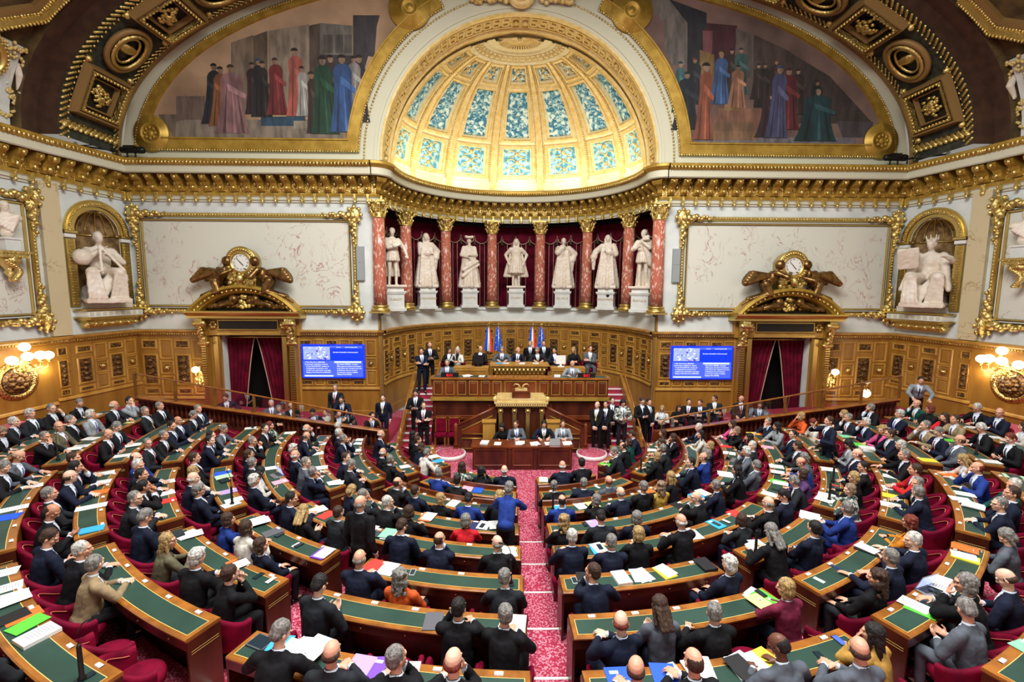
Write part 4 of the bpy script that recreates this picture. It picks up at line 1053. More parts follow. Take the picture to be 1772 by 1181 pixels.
# ---------- statues
def robe(mb, w0, d0, z0, w1, d1, z1, n=16, folds=.03, cx=0, cy=0, seed=0):
    for i in range(n):
        a = 2*PI*i/n; mb.cap((cx+w0*math.cos(a), cy+d0*math.sin(a), z0), .05+folds*(i % 2), (cx+w1*math.cos(a), cy+d1*math.sin(a), z1), .05, 8)
    mb.cap((cx, cy, z0+.05), min(w0, d0)*.9, (cx, cy, z1), min(w1, d1)*.9, 12); mb.ell((cx, cy, (z0+z1)/2), ((w0+w1)/2, (d0+d1)/2, (z1-z0)*.55), None, 14, 8)
def statue_mesh(kind):
    arms = {0: dict(R=(-.02, .3, 1.2), L=(-.36, .22, .95), yaw=.5), 1: dict(R=(-.05, .2, 1.1), L=(-.3, .05, .95), yaw=.35, pit=.3), 2: dict(R=(.1, .25, 1.05), L=(-.02, .26, 1.12)), 3: dict(R=(.3, .05, .95), L=(-.3, .05, .95), yaw=.1),
            4: dict(R=(.0, .2, 1.42), L=(-.3, .0, .95), pit=.2), 5: dict(R=(.45, .12, 1.0), L=(-.05, .22, 1.2), yaw=-.2), 6: dict(R=(.1, .25, 1.2), L=(-.05, .22, 1.35), yaw=.6, pit=.2)}[kind]
    g = make_rig(pose(stand=True, **arms)); mb = MB(); body_shapes(mb, g, True)
    jacket_shapes(mb, g, skirt=False)
    H = g['H']
    def he(c, r): mb.ell(H @ V(c), r, H.to_3x3(), 12, 8)
    if kind in (0, 6): he((0, -.03, .05), (.09, .1, .09)); he((0, -.1, -.05), (.05, .05, .07))
    if kind in (1, 3, 5):
        he((0, -.03, .05), (.1, .11, .1))
        for s in (-1, 1):
            for k in range(5): he((s*.085, -.01, .0-k*.055), (.04, .045, .04))
        he((0, -.07, -.1), (.09, .06, .12))
    if kind in (2, 4): he((0, .05, -.13), (.05, .04, .1)); he((0, -.03, .05), (.09, .1, .09))
    if kind == 2:
        mb.box(-.14, .14, -.13, .15, 0, .07, 0, H @ Matrix.Translation((0, 0, .1)))
        for s in (-1, 1): he((s*.11, 0, .15), (.06, .09, .05))
    if kind in (1, 4, 5, 2): robe(mb, .34, .27, .06, .19, .15, 1.15, 18, .035)
    if kind in (1, 4, 5):
        for s in (-1, 1): S_, E, W, d_, n_ = g['arms'][s]; mb.cap(S_, .1, E, .11, 10); mb.cap(E, .09, W-(W-E)*.15, .12, 10); mb.cap(W-(W-E)*.2, .09, (W.x, W.y-.03, W.z-.35), .05, 8)
        for i in range(9): x = -.16+.04*i; mb.cap((x, .17, 1.3), .03, (x*1.6, .24, .15), .045, 8)
    if kind == 2: mb.cap((-.25, .2, .9), .07, (.22, .26, .62), .08, 8); mb.cap((-.3, .15, .8), .06, (.25, .28, .4), .07, 8); mb.ell((-.25, .05, .12), (.16, .2, .12), None)
    if kind == 3:
        for i in range(16): a = 2*PI*i/16; mb.cap((.16*math.cos(a), .13*math.sin(a), 1.05), .05, (.27*math.cos(a), .22*math.sin(a), .55), .05, 8)
        mb.ell((0, 0, .75), (.22, .18, .3), None)
        for s in (-1, 1):
            for k in range(5): mb.cap((s*.15, -.1-.02*k, 1.38), .06, (s*(.42-.05*k), -.1+.03*k, .42), .05, 8)
        mb.cap((0, -.25, .0), .12, (0, -.2, .5), .12, 8)
    if kind in (0, 6):
        for i in range(14): a = 2*PI*i/14; mb.cap((.15*math.cos(a), .12*math.sin(a), 1.05), .045, (.19*math.cos(a), .15*math.sin(a)-.02, .8), .045, 8)
        for k in range(6): mb.cap((-.12+.05*k, -.14, 1.35), .05, (-.26+.1*k, -.2, .35 if kind == 0 else .1), .045, 8)
        if kind == 0: mb.box(-.16, .1, .28, .32, 1.18, 1.36)
        else:
            mb.cap((-.1, .1, 1.2), .1, (-.25, .05, .75), .11, 8); mb.cap((-.15, -.1, 0), .13, (-.15, -.1, .6), .1, 8); mb.box(-.22, -.02, .12, .2, 1.42, 1.56)
    if kind == 5: mb.box(-.18, .02, .2, .3, 1.2, 1.32)
    mb.box(-.34, .34, -.28, .28, 0, .07)
    return melt(mb, .017, 2, disp=.02, dsize=.05, mats=['white_marble'], name='statue')
def pedestal(txt):
    t = thing('pedestal', 'x', 'pedestal'); mb = MB()
    for w, z0, z1 in ((.44, 0, .12), (.38, .12, .2), (.37, .2, .72), (.41, .72, .78), (.44, .78, .84), (.36, .84, 1.0)): mb.box(-w, w, -w*.85, w*.85, z0, z1)
    mb.build('block', 'pedestal_marble', t)
    put('inscription', text_mesh(txt, .13, 'gold_paint'), face_mat((0, .322, .44), (0, 1, 0)), t)
    return t
sdesc = ['coat and breeches, holding paper', 'long hooded robe, hands low', 'bearded, four-cornered hat and draped robe', 'flared short coat and wide cape', 'long robe, hand to beard', 'flowing gown with one arm stretched aside', 'bare-legged in a draped cloak']
stx = ['TURGOT', "D'AGUESSEAU", "L'HOPITAL", 'COLBERT', 'Mth MOLÉ', 'MALESHERBES', 'PORTALIS']
for i in range(7):
    a = PI*(1-(i+.5)/7); r = 5.45; x, y = r*math.cos(a), D+r*math.sin(a)
    face = math.atan2(12-y, 0-x)-PI/2
    o = pedestal(stx[i]); o.location = (x, y, 4.36); o.rotation_euler = (0, 0, face); o['label'] = '%s from left of the white inscribed pedestals under the apse statues' % ords[i]; o['group'] = 'inscribed pedestals in the apse'
    s = link('statue', statue_mesh(i)); s.location = (x, y, 5.36); s.rotation_euler = (0, 0, face); s.scale = (1.42,)*3
    tag(s, 'white marble apse statue, %s from left, %s' % (ords[i], sdesc[i]), 'statue', 'marble statues between the apse columns')
# seated statues in the side niches
for sg, nm in ((-1, 'left'), (1, 'right')):
    Sv = SPAND[sg]; g = make_rig(pose(.1, stand=True, R=(.3, .25, 1.5), L=(-.3, .2, 1.3), legs={1: ((.09, 0, .9), (.15, .2, .55), (.1, .0, .25), (.1, .1, .2)), -1: ((-.09, 0, .9), (-.12, .1, .5), (-.14, -.05, .1), (-.14, .08, .05))}))
    mb = MB(); body_shapes(mb, g, True); mb.ell(g['hip']+V((0, .02, .12)), (.15, .14, .2), None); mb.ell(g['H'] @ V((0, -.01, .02)), (.12, .125, .13), None)
    for q in (-1, 1):
        mb.cap(g['legs'][q][0], .11, g['legs'][q][1], .09, 10); mb.cap(g['legs'][q][1], .085, g['legs'][q][2], .06, 10)
        for k in range(4): mb.cap((q*.1, -.1, 1.35), .05, (q*(.3+.08*k), -.2, 1.5-.12*k), .05, 8)
    o = link('cherub', melt(mb, .02, 2, mats=['white_marble'], name='cherub')); o.location = Sv(1.0, .1, .0); o.rotation_euler = (0, .12*sg, -sg*PI/2*.6+PI); o.scale = (1.15,)*3
    tag(o, 'white carved winged cherub beside the gilt roundel of the %s spandrel' % nm, 'sculpture')
SEATL = {s: ((s*.1, .02, .55), (s*.19, .45, .56), (s*.14, .42, .12), (s*.16, .56, .05)) for s in (-1, 1)}
def seated_statue(kind):
    P = pose(.1, yaw=-.2 if kind == 0 else .3, pit=.2, R=(.02, .3, 1.0) if kind == 0 else (.3, .25, .95), L=(-.1, .32, .88) if kind == 0 else (-.28, .38, .95), legs=SEATL, hipz=.55)
    g = make_rig(P); mb = MB(); body_shapes(mb, g, True); jacket_shapes(mb, g, skirt=True)
    for q in (-1, 1):
        K = V((q*.2, .46, .57)); A_ = V((q*.17, .42+.06*q, .1)); mb.cap((q*.1, .05, .56), .13, K, .105, 12); mb.cap(K, .1, A_, .075, 12)
        for w_ in range(4): mb.cap(K+V((.05*(w_-1.5), .05, -.04)), .032, A_+V((.075*(w_-1.5), .1, 0)), .03, 8)
    for w_ in range(6): mb.cap((-.2+.03*w_, .3, .6-.02*w_), .04, (.02+.045*w_, .4, .14), .035, 8)
    mb.cap((-.12, .25, .3), .14, (.12, .25, .3), .14, 10)
    mb.cap((-.08, -.1, .15), .24, (.08, -.1, .15), .24, 12); mb.box(-.34, .34, -.34, .58, -.0, .08)
    H = g['H']; mb.ell(H @ V((0, -.035, .05)), (.087, .098, .088), H.to_3x3())
    if kind == 0:
        mb.ell((.3, .3, .85), (.15, .15, .15), None, 14, 10)
        mb.cap((.05, .36, 1.08), .025, (-.25, .55, .62), .03, 8); mb.cap((.05, .36, 1.08), .025, (.08, .55, .6), .03, 8)
    else:
        for k in range(7): a = 2*PI*k/7; mb.cap(H @ V((.085*math.cos(a), .09*math.sin(a)-.02, .09)), .02, H @ V((.1*math.cos(a), .1*math.sin(a)-.02, .19)), .014, 6)
        mb.box(-.17, .17, -.03, .03, -.21, .21, 0, Matrix.Translation((.28, .42, .95)) @ Matrix.Rotation(-.35, 4, 'X') @ Matrix.Rotation(.3, 4, 'Z'))
        for s in (-1, 1):
            for k in range(6): mb.cap(g['S'][s]+V((0, .0, 0)), .09, (s*.35, .12+.05*k, .35), .05, 8)
    return melt(mb, .018, 2, disp=.02, dsize=.06, mats=['white_marble'], name='statue')
for side, Ff, sg in (('left', F_lf, -1), ('right', F_rf, 1)):
    c = NC if sg < 0 else Ff.L-NC; p = Ff(c, -.02, 4.74)
    o = link('statue', seated_statue(0 if sg < 0 else 1)); n = Ff(c, 1, 0)-Ff(c, 0, 0); o.location = p; o.rotation_euler = (0, 0, math.atan2(n.y, n.x)-PI/2+(-.5 if sg < 0 else .5)); o.scale = (1.9,)*3
    tag(o, ('seated white marble figure with dividers and globe in the left wall niche' if sg < 0 else 'seated crowned marble figure holding an open book in the right niche'), 'statue')
    mb = MB(); mb.box(-.78, .78, -.72, .4, 0, .2); o2 = mb.build('plinth', 'white_marble'); o2.location = Ff(c, 0, 4.545); o2.rotation_euler = (0, 0, math.atan2(n.y, n.x)-PI/2)
    tag(o2, 'low white marble plinth under the seated figure in the %s niche' % side, 'plinth')
# busts on gilt consoles along the side walls
def bust_mesh():
    g = make_rig(pose(stand=True)); mb = MB(); O = g['hip']+g['u']*.3; head_shapes(mb, g['H']); mb.cap(g['nb']-V((0, 0, .06)), .07, g['hc'], .06, 12); mb.cap(g['S'][-1], .09, g['S'][1], .09, 12); mb.ell(g['nb']-V((0, 0, .16)), (.22, .14, .17), None, 14, 8)
    for k in range(6): mb.cap(g['S'][-1]+V((.0, .08, .04)), .04, g['S'][1]+V((-.05*k, .1, -.1-.04*k)), .035, 8)
    mb.ell(g['H'] @ V((0, -.03, .05)), (.09, .1, .09), None); mb.cap(g['nb']-V((0, 0, .3)), .09, g['nb']-V((0, 0, .42)), .12, 12)
    m = melt(mb, .014, 2, disp=.01, dsize=.05, mats=['white_marble'], name='bust'); m.transform(Matrix.Translation(-(g['nb']-V((0, 0, .52))))); return m
bm_ = bust_mesh()
for Fx, sg, nm in ((F_left, -1, 'left'), (F_right, 1, 'right')):
    s = Fx.L-1.18 if sg < 0 else 1.18
    n = Fx(s, 1, 0)-Fx(s, 0, 0); rz = math.atan2(n.y, n.x)-PI/2; p = Fx(s, .32, 6.2)
    mb = MB(); mb.box(-.42, .42, -.3, .3, .12, .2); mb.box(-.36, .36, -.28, .24, 0, .12); mb.lathe([(.001, -.75), (.06, -.7), (.04, -.6), (.14, -.45), (.1, -.38), (.26, -.15), (.3, 0)], 14, Matrix.Translation((0, -.06, 0)))
    for k in range(14): a = .4+k*.35; mb.ell((.2*math.cos(a)*(1-k/24), .12, -.1-.045*k), (.09, .08, .06), None, 8, 5)
    o = mb.build('wall_console', 'gold'); o.location = p; o.rotation_euler = (0, 0, rz); tag(o, 'gilt scrolled wall console under the bust on the %s side wall' % nm, 'console')
    mb = MB(); mb.box(-.2, .2, -.17, .17, 0, .38); mb.box(-.24, .24, -.2, .2, .34, .4); o = mb.build('bust_block', 'pedestal_marble'); o.location = p+V((0, 0, .2)); o.rotation_euler = (0, 0, rz); tag(o, 'square marble block carrying the bust on the %s side wall' % nm, 'pedestal')
    o = link('bust', bm_); o.location = p+V((0, 0, .6)); o.rotation_euler = (0, 0, rz+sg*.5); o.scale = (1.35,)*3; tag(o, 'white marble bust on a gilt console on the %s side wall' % nm, 'bust')

# ---------- great doors with clocks
def putto_mesh(sg):
    L_ = {s: ((s*.09, 0, .42), (s*.12, .12, .14), (s*.14, -.38, .0), (s*.15, -.6, -.16)) for s in (-1, 1)}
    P = pose(.62, yaw=-.7*sg, pit=.0, R=(.12, .6, .72), L=(-.12, .55, .6), legs=L_, hipz=.36); g = make_rig(P); mb = MB(); body_shapes(mb, g, True)
    mb.ell(g['hip']+g['u']*.15, (.15, .14, .2), None); mb.ell(g['H'] @ V((0, -.01, .02)), (.135, .14, .145), None); mb.ell(g['hip']+g['u']*.3, (.17, .14, .2), None); [mb.cap(g['legs'][q][0], .13, g['legs'][q][1], .105, 10) for q in (-1, 1)]; [mb.cap(g['legs'][q][1], .1, g['legs'][q][2], .065, 10) for q in (-1, 1)]; [mb.cap(g['arms'][q][0], .085, g['arms'][q][1], .07, 10) for q in (-1, 1)]; [mb.cap(g['arms'][q][1], .07, g['arms'][q][2], .05, 10) for q in (-1, 1)]
    for s in (-1, 1):
        for k in range(5): mb.cap(g['hip']+g['u']*.38+V((s*.08, -.12, 0)), .06, g['hip']+V((s*(.1+.03*k), -.36-.05*k, .36-.07*k)), .09, 8)
    return melt(mb, .018, 2, disp=.01, dsize=.05, mats=['bronze'], name='putto')
pm = {1: putto_mesh(1), -1: putto_mesh(-1)}
def door(sg, nm):
    t = thing('doorway', 'gilt portal with arched pediment and crimson curtains on the %s of the front wall' % nm, 'doorway', (sg*DX, D, 0))
    F = lambda s, d, z: V((s, -d, z))
    for s_ in (-1, 1):
        mb = MB(); a, b = sorted((s_*1.22, s_*1.95)); mb.frustum(F, a, b, FZ, 3.42, 0, .12, .01, 0); a, b = sorted((s_*1.22, s_*1.5)); mb.frustum(F, a, b, FZ, 3.42, .12, .2, .05, 1)
        a, b = sorted((s_*1.58, s_*1.88)); mb.frustum(F, a, b, FZ, 3.3, .12, .34, .03, 2)
        for k in range(30): mb.frustum(F, a+.05, b-.05, .3+k*.095, .36+k*.095, .34, .38, .01, 1)
        mb.build('pilaster', ['oak_light', 'gold_flat', 'oak'], t)
        mb = MB(); x = s_*1.73
        pr = [(.2, 3.02), (.34, 3.0), (.42, 3.12), (.36, 3.3), (.4, 3.6), (.6, 3.8), (.66, 3.95), (.6, 4.1), (.2, 4.1)]; A = [F(x-.15, d, z) for d, z in pr]; B = [F(x+.15, d, z) for d, z in pr]; k = len(pr)
        mb.add(A+B, [tuple(range(k)), tuple(range(2*k-1, k-1, -1))]+[(j, (j+1) % k, k+(j+1) % k, k+j) for j in range(k)])
        for zz, dd, rr in ((3.92, .56, .12), (3.12, .36, .08)): mb.cap(F(x-.15, dd, zz), rr, F(x+.15, dd, zz), rr, 10)
        for q in range(9): mb.ell(F(x+.05*math.sin(q*2.2), .42+.02*q, 3.22+.075*q), (.11-.004*q, .05, .09), None, 8, 5)
        mb.build('scroll_bracket', 'gold', t)
    mb = MB(); mb.box(-2.0, 2.0, -.22, 0, 3.42, 4.15, 0); mb.box(-1.25, 1.25, -.26, -.2, 3.44, 3.52, 1); mb.box(-1.15, 1.15, -.27, -.2, 3.68, 4.0, 2)
    mb.ring(lambda s, d, z: V((s, -.2-d, z)), -1.2, 1.2, 3.63, 4.05, .06, .08, 1)
    for s_ in (-1, 1):
        for q in range(6): a = PI/3*q; mb.ell((s_*1.38+.1*math.cos(a), -.26, 3.84+.12*math.sin(a)), (.07, .05, .07), None, 6, 4, 3)
    mb.build('lintel', ['oak_light', 'gold_flat', 'black', 'gold'], t)
    mb = MB(); prof = [(0, 4.1), (.55, 4.12), (.55, 4.2), (.68, 4.26), (.74, 4.34), (.74, 4.4), (0, 4.42)]
    mb.strip([[F(-2.2, d, z) for d, z in prof], [F(2.2, d, z) for d, z in prof]], 0)
    for x in (-2.2, 2.2): mb.add([F(x, d, z) for d, z in prof], [tuple(range(len(prof)))], 0)
    # segmental pediment
    R_ = 2.76; zc = 5.42-R_; a0 = math.asin((4.42-zc)/R_)
    arcp = [a0+(PI-2*a0)*i/24 for i in range(25)]
    P = [(R_, 0), (R_, .66), (R_-.1, .7), (R_-.16, .6), (R_-.3, .5), (R_-.36, .3), (R_-.36, .12)]
    mb.strip([[F(r*math.cos(a), d, zc+r*math.sin(a)) for r, d in P] for a in arcp], 1)
    for a in arcp: mb.ell(F((R_-.2)*math.cos(a), .6, zc+(R_-.2)*math.sin(a)), (.06,)*3, None, 6, 4, 2)
    mb.add([F((R_-.36)*math.cos(a), .14, zc+(R_-.36)*math.sin(a)) for a in arcp], [tuple(range(25))], 3)
    pd = mb.build('pediment', ['gold_flat', 'gold_paint', 'gold', 'dark'], t)
    mb = MB(); r = random.Random(9)
    for s_ in (-1, 1):
        for q in range(22): x = s_*(.12+q*.062); mb.ell((x, -.3, 4.56+.55*(1-abs(x)/1.5)**1.2*r.uniform(.1, 1)), (.15, .12, .12), None, 7, 5)
        mb.ell((s_*.42, -.42, 4.86), (.18, .16, .18), None, 10, 6); mb.cap((s_*.5, -.4, 4.75), .15, (s_*.95, -.38, 4.62), .1, 10)
    mb.build('carving', 'bronze', pd)
    mb = MB(); [mb.ell((r.uniform(-.16, .16), -.42, r.uniform(4.55, 4.98)), (.1, .08, .09), None, 7, 5) for q in range(14)]; mb.build('crest', 'gold', pd)
    # curtains
    for s_ in (-1, 1):
        mb = MB(); rows = []
        for z in [3.3-.17*j for j in range(21)]:
            f = (3.3-z)/3.4; inner = .04+.52*min(1, f*1.15)**.8; row = []
            for i in range(41): u = i/40; row.append((s_*(1.2-(1.2-inner)*u), .32+.05*math.sin(u*36+f*2)*(1-.3*f), z))
            rows.append(row)
        mb.strip(rows, 0, True); mb.tube([(r_[-1][0], r_[-1][1]-.02, r_[-1][2]) for r_ in rows], .02, 5, 1)
        mb.build('door_curtain', ['curtain', 'braid'], t, fix=False)
    mb = MB(); mb.tube([(-1.2, .25, 3.3), (1.2, .25, 3.3)], .025, 6); 
    for i in range(30): mb.tube([(-1.17+i*.08+.03*math.cos(a), .25, 3.3+.045*math.sin(a)) for a in (0, 1.6, 3.1, 4.7)], .008, 4, closed=True)
    mb.build('curtain_rail', 'gold_flat', t)
    # clock
    c = thing('wall_clock', 'round gilt clock with Roman numerals above the %s doorway' % nm, 'clock', (sg*DX, D-.45, 6.27))
    mb = MB(); X = Matrix.Rotation(PI/2, 4, 'X'); mb.lathe([(.56, -.4), (.58, .0), (.62, .06), (.58, .12), (.5, .08), (.42, .1), (.38, .13), (.34, .1), (.33, .06)], 36, X, 0)
    for i in range(34): a = 2*PI*i/34; mb.ell(X @ V((.5*math.cos(a), .5*math.sin(a), .1)), (.05,)*3, None, 6, 4, 1)
    mb.box(-.5, .5, .0, .45, -.95, -.5, 0)
    for q in range(26): mb.ell((r.uniform(-.5, .5), -.05, r.uniform(-.95, -.48)), (.11, .1, .1), None, 7, 5, 1)
    mb.ell((0, -.2, -.62), (.16, .14, .18), None, 10, 7, 1)
    mb.build('case', ['gold_flat', 'gold'], c)
    mb = MB(); mb.lathe([(.001, .07), (.34, .07)], 36, X); d = mb.build('dial', 'clock_face', c)
    for k, s in enumerate(['XII', 'I', 'II', 'III', 'IIII', 'V', 'VI', 'VII', 'VIII', 'IX', 'X', 'XI']):
        a = PI/2-k*PI/6; put('numeral', text_mesh(s, .085, 'black', .001), face_mat((.26*math.cos(a), -.075, .26*math.sin(a)), (0, -1, 0)) @ Matrix.Rotation(a-PI/2, 4, 'Z') @ Matrix.Translation((0, -.028, 0)), d)
    for nm2, L, w, a in (('hour_hand', .16, .012, math.radians(-45)), ('minute_hand', .24, .009, math.radians(-50+ -8))):
        mb = MB(); 
        if nm2 == 'hour_hand': a = math.radians(90-4.6*30)
        else: a = math.radians(90+42)
        mb.box(-.04, L, -w, w, 0, .004); o = mb.build(nm2, 'black', c); o.matrix_local = face_mat((0, -.085, 0), (0, -1, 0)) @ Matrix.Rotation(a, 4, 'Z')
    for s_ in (-1, 1):
        o = link('putto', pm[s_]); o.location = (sg*DX+s_*1.02, D-.4, 4.98); o.rotation_euler = (0, 0, s_*1.8); o.scale = (1.4,)*3
        tag(o, 'bronze winged child reclining on the pediment, %s of the clock over the %s doorway' % ('left' if s_ < 0 else 'right', nm), 'sculpture', 'bronze children beside the door clocks')
door(-1, 'left'); door(1, 'right')
# ---------- screens
def screen(sg, nm):
    w, h = 2.5, 1.36; t = thing('screen', 'blue wall screen with a picture and white text, %s of the platform' % nm, 'screen', (sg*7.46, D-.12, 1.7))
    mb = MB(); mb.box(-w/2, w/2, -.06, .06, 0, h); mb.build('housing', 'screen_blue', t); y = -.062
    def r(x0, x1, z0, z1, m, n, dy=0): mb = MB(); mb.add([(x0-w/2, y-dy, z0), (x1-w/2, y-dy, z0), (x1-w/2, y-dy, z1), (x0-w/2, y-dy, z1)], [(0, 1, 2, 3)]); return mb.build(n, m, t, fix=False)
    r(.05, w-.05, .05, h*.52, 'screen_blue_b', 'text_panel'); r(.08, 1.14, h*.55, h-.08, 'screen_mix', 'picture', .001); r(1.14, w-.06, h-.14, h-.05, 'screen_blue_b', 'title_bar', .001)
    mb = MB(); q = random.Random(4)
    for i in range(60): x, z = q.uniform(.1, 1.08), q.uniform(h*.56, h-.12); mb.add([(x-w/2+q.uniform(-.07, .07), y-.003, z+q.uniform(-.06, .06)) for k in range(3)], [(0, 1, 2)], q.choice([0, 0, 1, 2, 2, 3]))
    mb.build('picture_shapes', ['screen_white', 'screen_blue', 'screen_pale', 'paper_purple'], t, fix=False)
    r(.1, 1.25, .06, .12, 'screen_pale', 'highlight', .002); r(1.3, w-.12, h*.52-.09, h*.52-.02, 'screen_pale', 'highlight', .002)
    def tx(s, x, z, sz): put('lettering', text_mesh(s, sz, 'screen_white', .0005, 'LEFT'), face_mat((x-w/2, y-.004, z), (0, -1, 0)), t)
    tx("Questions d'actualité au Gouvernement", 1.26, h*.76, .062); tx('16 h 44', 1.4, h-.125, .055); tx('mardi 4 octobre 2016', 1.75, h-.125, .055)
    for i, s in enumerate(['1. Mme Marie-France BEAUFILS', '(Communiste républicain et citoyen)', '   M. Jean-Michel BAYLET, ministre de', '   l’aménagement du territoire, de la', '   ruralité et des collectivités territoriales', '   Réplique Mme Marie-France BEAUFILS']): tx(s, .12, h*.46-i*.082, .062)
    for i, s in enumerate(['Mme Juliette MÉADEL, secrétaire', "d’État auprès du ministre de l’intérieur", 'et des Outre-mer, chargée de son nom,', 'du Parlement, de la vie courante', 'de l’économie sociale et solidaire', 'Réplique Mme DANIEL']): tx(s, 1.4, h*.40-i*.082, .062)
screen(-1, 'left'); screen(1, 'right')
for sg, nm in ((-1, 'left'), (1, 'right')):
    mb = MB(); mb.box(sg*6.27-.15, sg*6.27+.15, D-.1, D, 5.62, 6.95, 0); mb.box(sg*6.27-.13, sg*6.27+.13, D-.11, D-.1, 5.64, 6.28, 1); mb.box(sg*6.27-.13, sg*6.27+.13, D-.11, D-.1, 6.32, 6.93, 1)
    tag(mb.build('column_speaker', ['speaker_grey', 'speaker_grey']), 'tall flat grey loudspeaker on the front wall, %s of the apse' % nm, 'speaker')
# ---------- globe lamps
def globe(t, p, r, e):
    mb = MB(); mb.ell(p, (r, r, r*.9), None, 20, 12); mb.build('globe', 'globe', t)
    mb = MB(); mb.lathe([(.02, -.1), (.06, -.06), (.07, -.02), (.03, .0)], 12, Matrix.Translation(V(p)-V((0, 0, r*.85)))); mb.build('lamp_holder', 'gold_flat', t)
    l = bpy.data.lights.new('globe_light', 'POINT'); l.energy = e; l.shadow_soft_size = r+.02; l.color = (1, .85, .6); o = bpy.data.objects.new('globe_light', l); C.objects.link(o); o.parent = t; o.location = V(p)+V((0, -.0, -r-.35)); return o
def sconce(loc, rz, gl, label, r=.13, e=20):
    t = thing('wall_lamp', label, 'lamp', loc, rz); mb = MB()
    mb.ell((0, .03, -.35), (.14, .05, .28), None, 10, 6); mb.ell((0, .1, -.45), (.08, .07, .1), None, 8, 5); mb.ell((0, .08, -.62), (.05, .05, .1), None, 8, 5)
    for g in gl: mb.tube([(0, .08, -.4), (g[0]*.4, .12, -.52), (g[0]*.9, g[1], g[2]-.36), (g[0], g[1], g[2]-r)], .022, 6); mb.ell((g[0]*.6, g[1]*.8, g[2]-.33), (.06, .05, .05), None, 6, 4)
    for i in range(10): mb.ell((.16*math.sin(i*2.1), .08, -.25-.05*i), (.05, .04, .04), None, 6, 4)
    mb.build('bracket', 'gold', t)
    for i, g in enumerate(gl): globe(t, g, r, e)
sconce((-12.85, D-.05, 2.05), PI, [(0, .3, 0)], 'single globe wall lamp left of the left doorway', .14, 14)
sconce((12.85, D-.05, 2.05), PI, [(0, .3, 0)], 'single globe wall lamp right of the right doorway', .14, 14)
G4 = [(-.62, .3, -.06), (-.2, .42, .0), (.22, .42, .02), (.6, .3, -.05), (.05, .2, .3)]
sconce((-15.95, 14.95, 3.12), -PI/2+.05, G4, 'cluster of five white globes on a gilt bracket, left side wall', .15, 12)
sconce((15.95, 14.95, 3.12), PI/2-.05, G4, 'cluster of five white globes on a gilt bracket, right side wall', .15, 12)
# equipment on the cornice
for x, nm, sg in ((-14.55, 'left', 1), (14.3, 'right', -1)):
    t = thing('projector', 'black cylindrical projector on the cornice under the %s mural' % nm, 'projector', (x, D-.5, 10.12)); mb = MB(); mb.cap((-.3, 0, .28), .12, (.3, 0, .28), .12, 12); mb.cap((.3, 0, .28), .13, (.4, 0, .28), .13, 12); mb.box(-.2, .2, -.13, .13, .3, .42); mb.build('barrel', 'metal_dark', t)
    mb = MB(); mb.tube([(-.15, 0, 0), (-.15, 0, .2)], .03); mb.tube([(.15, 0, 0), (.15, 0, .2)], .03); mb.build('stand', 'metal_dark', t)
    t = thing('camera_arm', 'thin black camera arm with white tip on the cornice, %s corner' % nm, 'arm', (x-.75*sg, D-.7, 10.12)); mb = MB(); mb.tube([(-.5*sg, -.6, .2), (.4*sg, .0, .18)], .03); mb.tube([(-.5*sg, -.6, .2), (.0, -.2, .34), (.4*sg, 0, .18)], .018); mb.tube([(.4*sg, 0, 0), (.4*sg, 0, .2)], .03); mb.build('boom', 'metal_dark', t)
    mb = MB(); mb.ell((-.55*sg, -.65, .22), (.07, .07, .1), None); mb.build('camera_head', 'white_paint', t)
for x, y, nm in ((-4.05, 23.05, 'second'), (4.25, 22.75, 'sixth')):
    t = thing('video_camera', 'black television camera on the apse ledge before the %s statue from left' % nm, 'camera', (x, y-.3, 4.37)); mb = MB(); mb.box(-.12, .12, -.3, .2, .55, .78); mb.cap((0, -.3, .66), .07, (0, -.48, .66), .08, 10); mb.box(-.2, -.1, -.25, -.05, .62, .76); mb.build('body', 'black', t)
    mb = MB(); [mb.tube([(0, 0, .55), (.28*math.cos(a), .28*math.sin(a)+.05, 0)], .02) for a in (.5, 2.6, 4.7)]; mb.build('tripod', 'black', t)
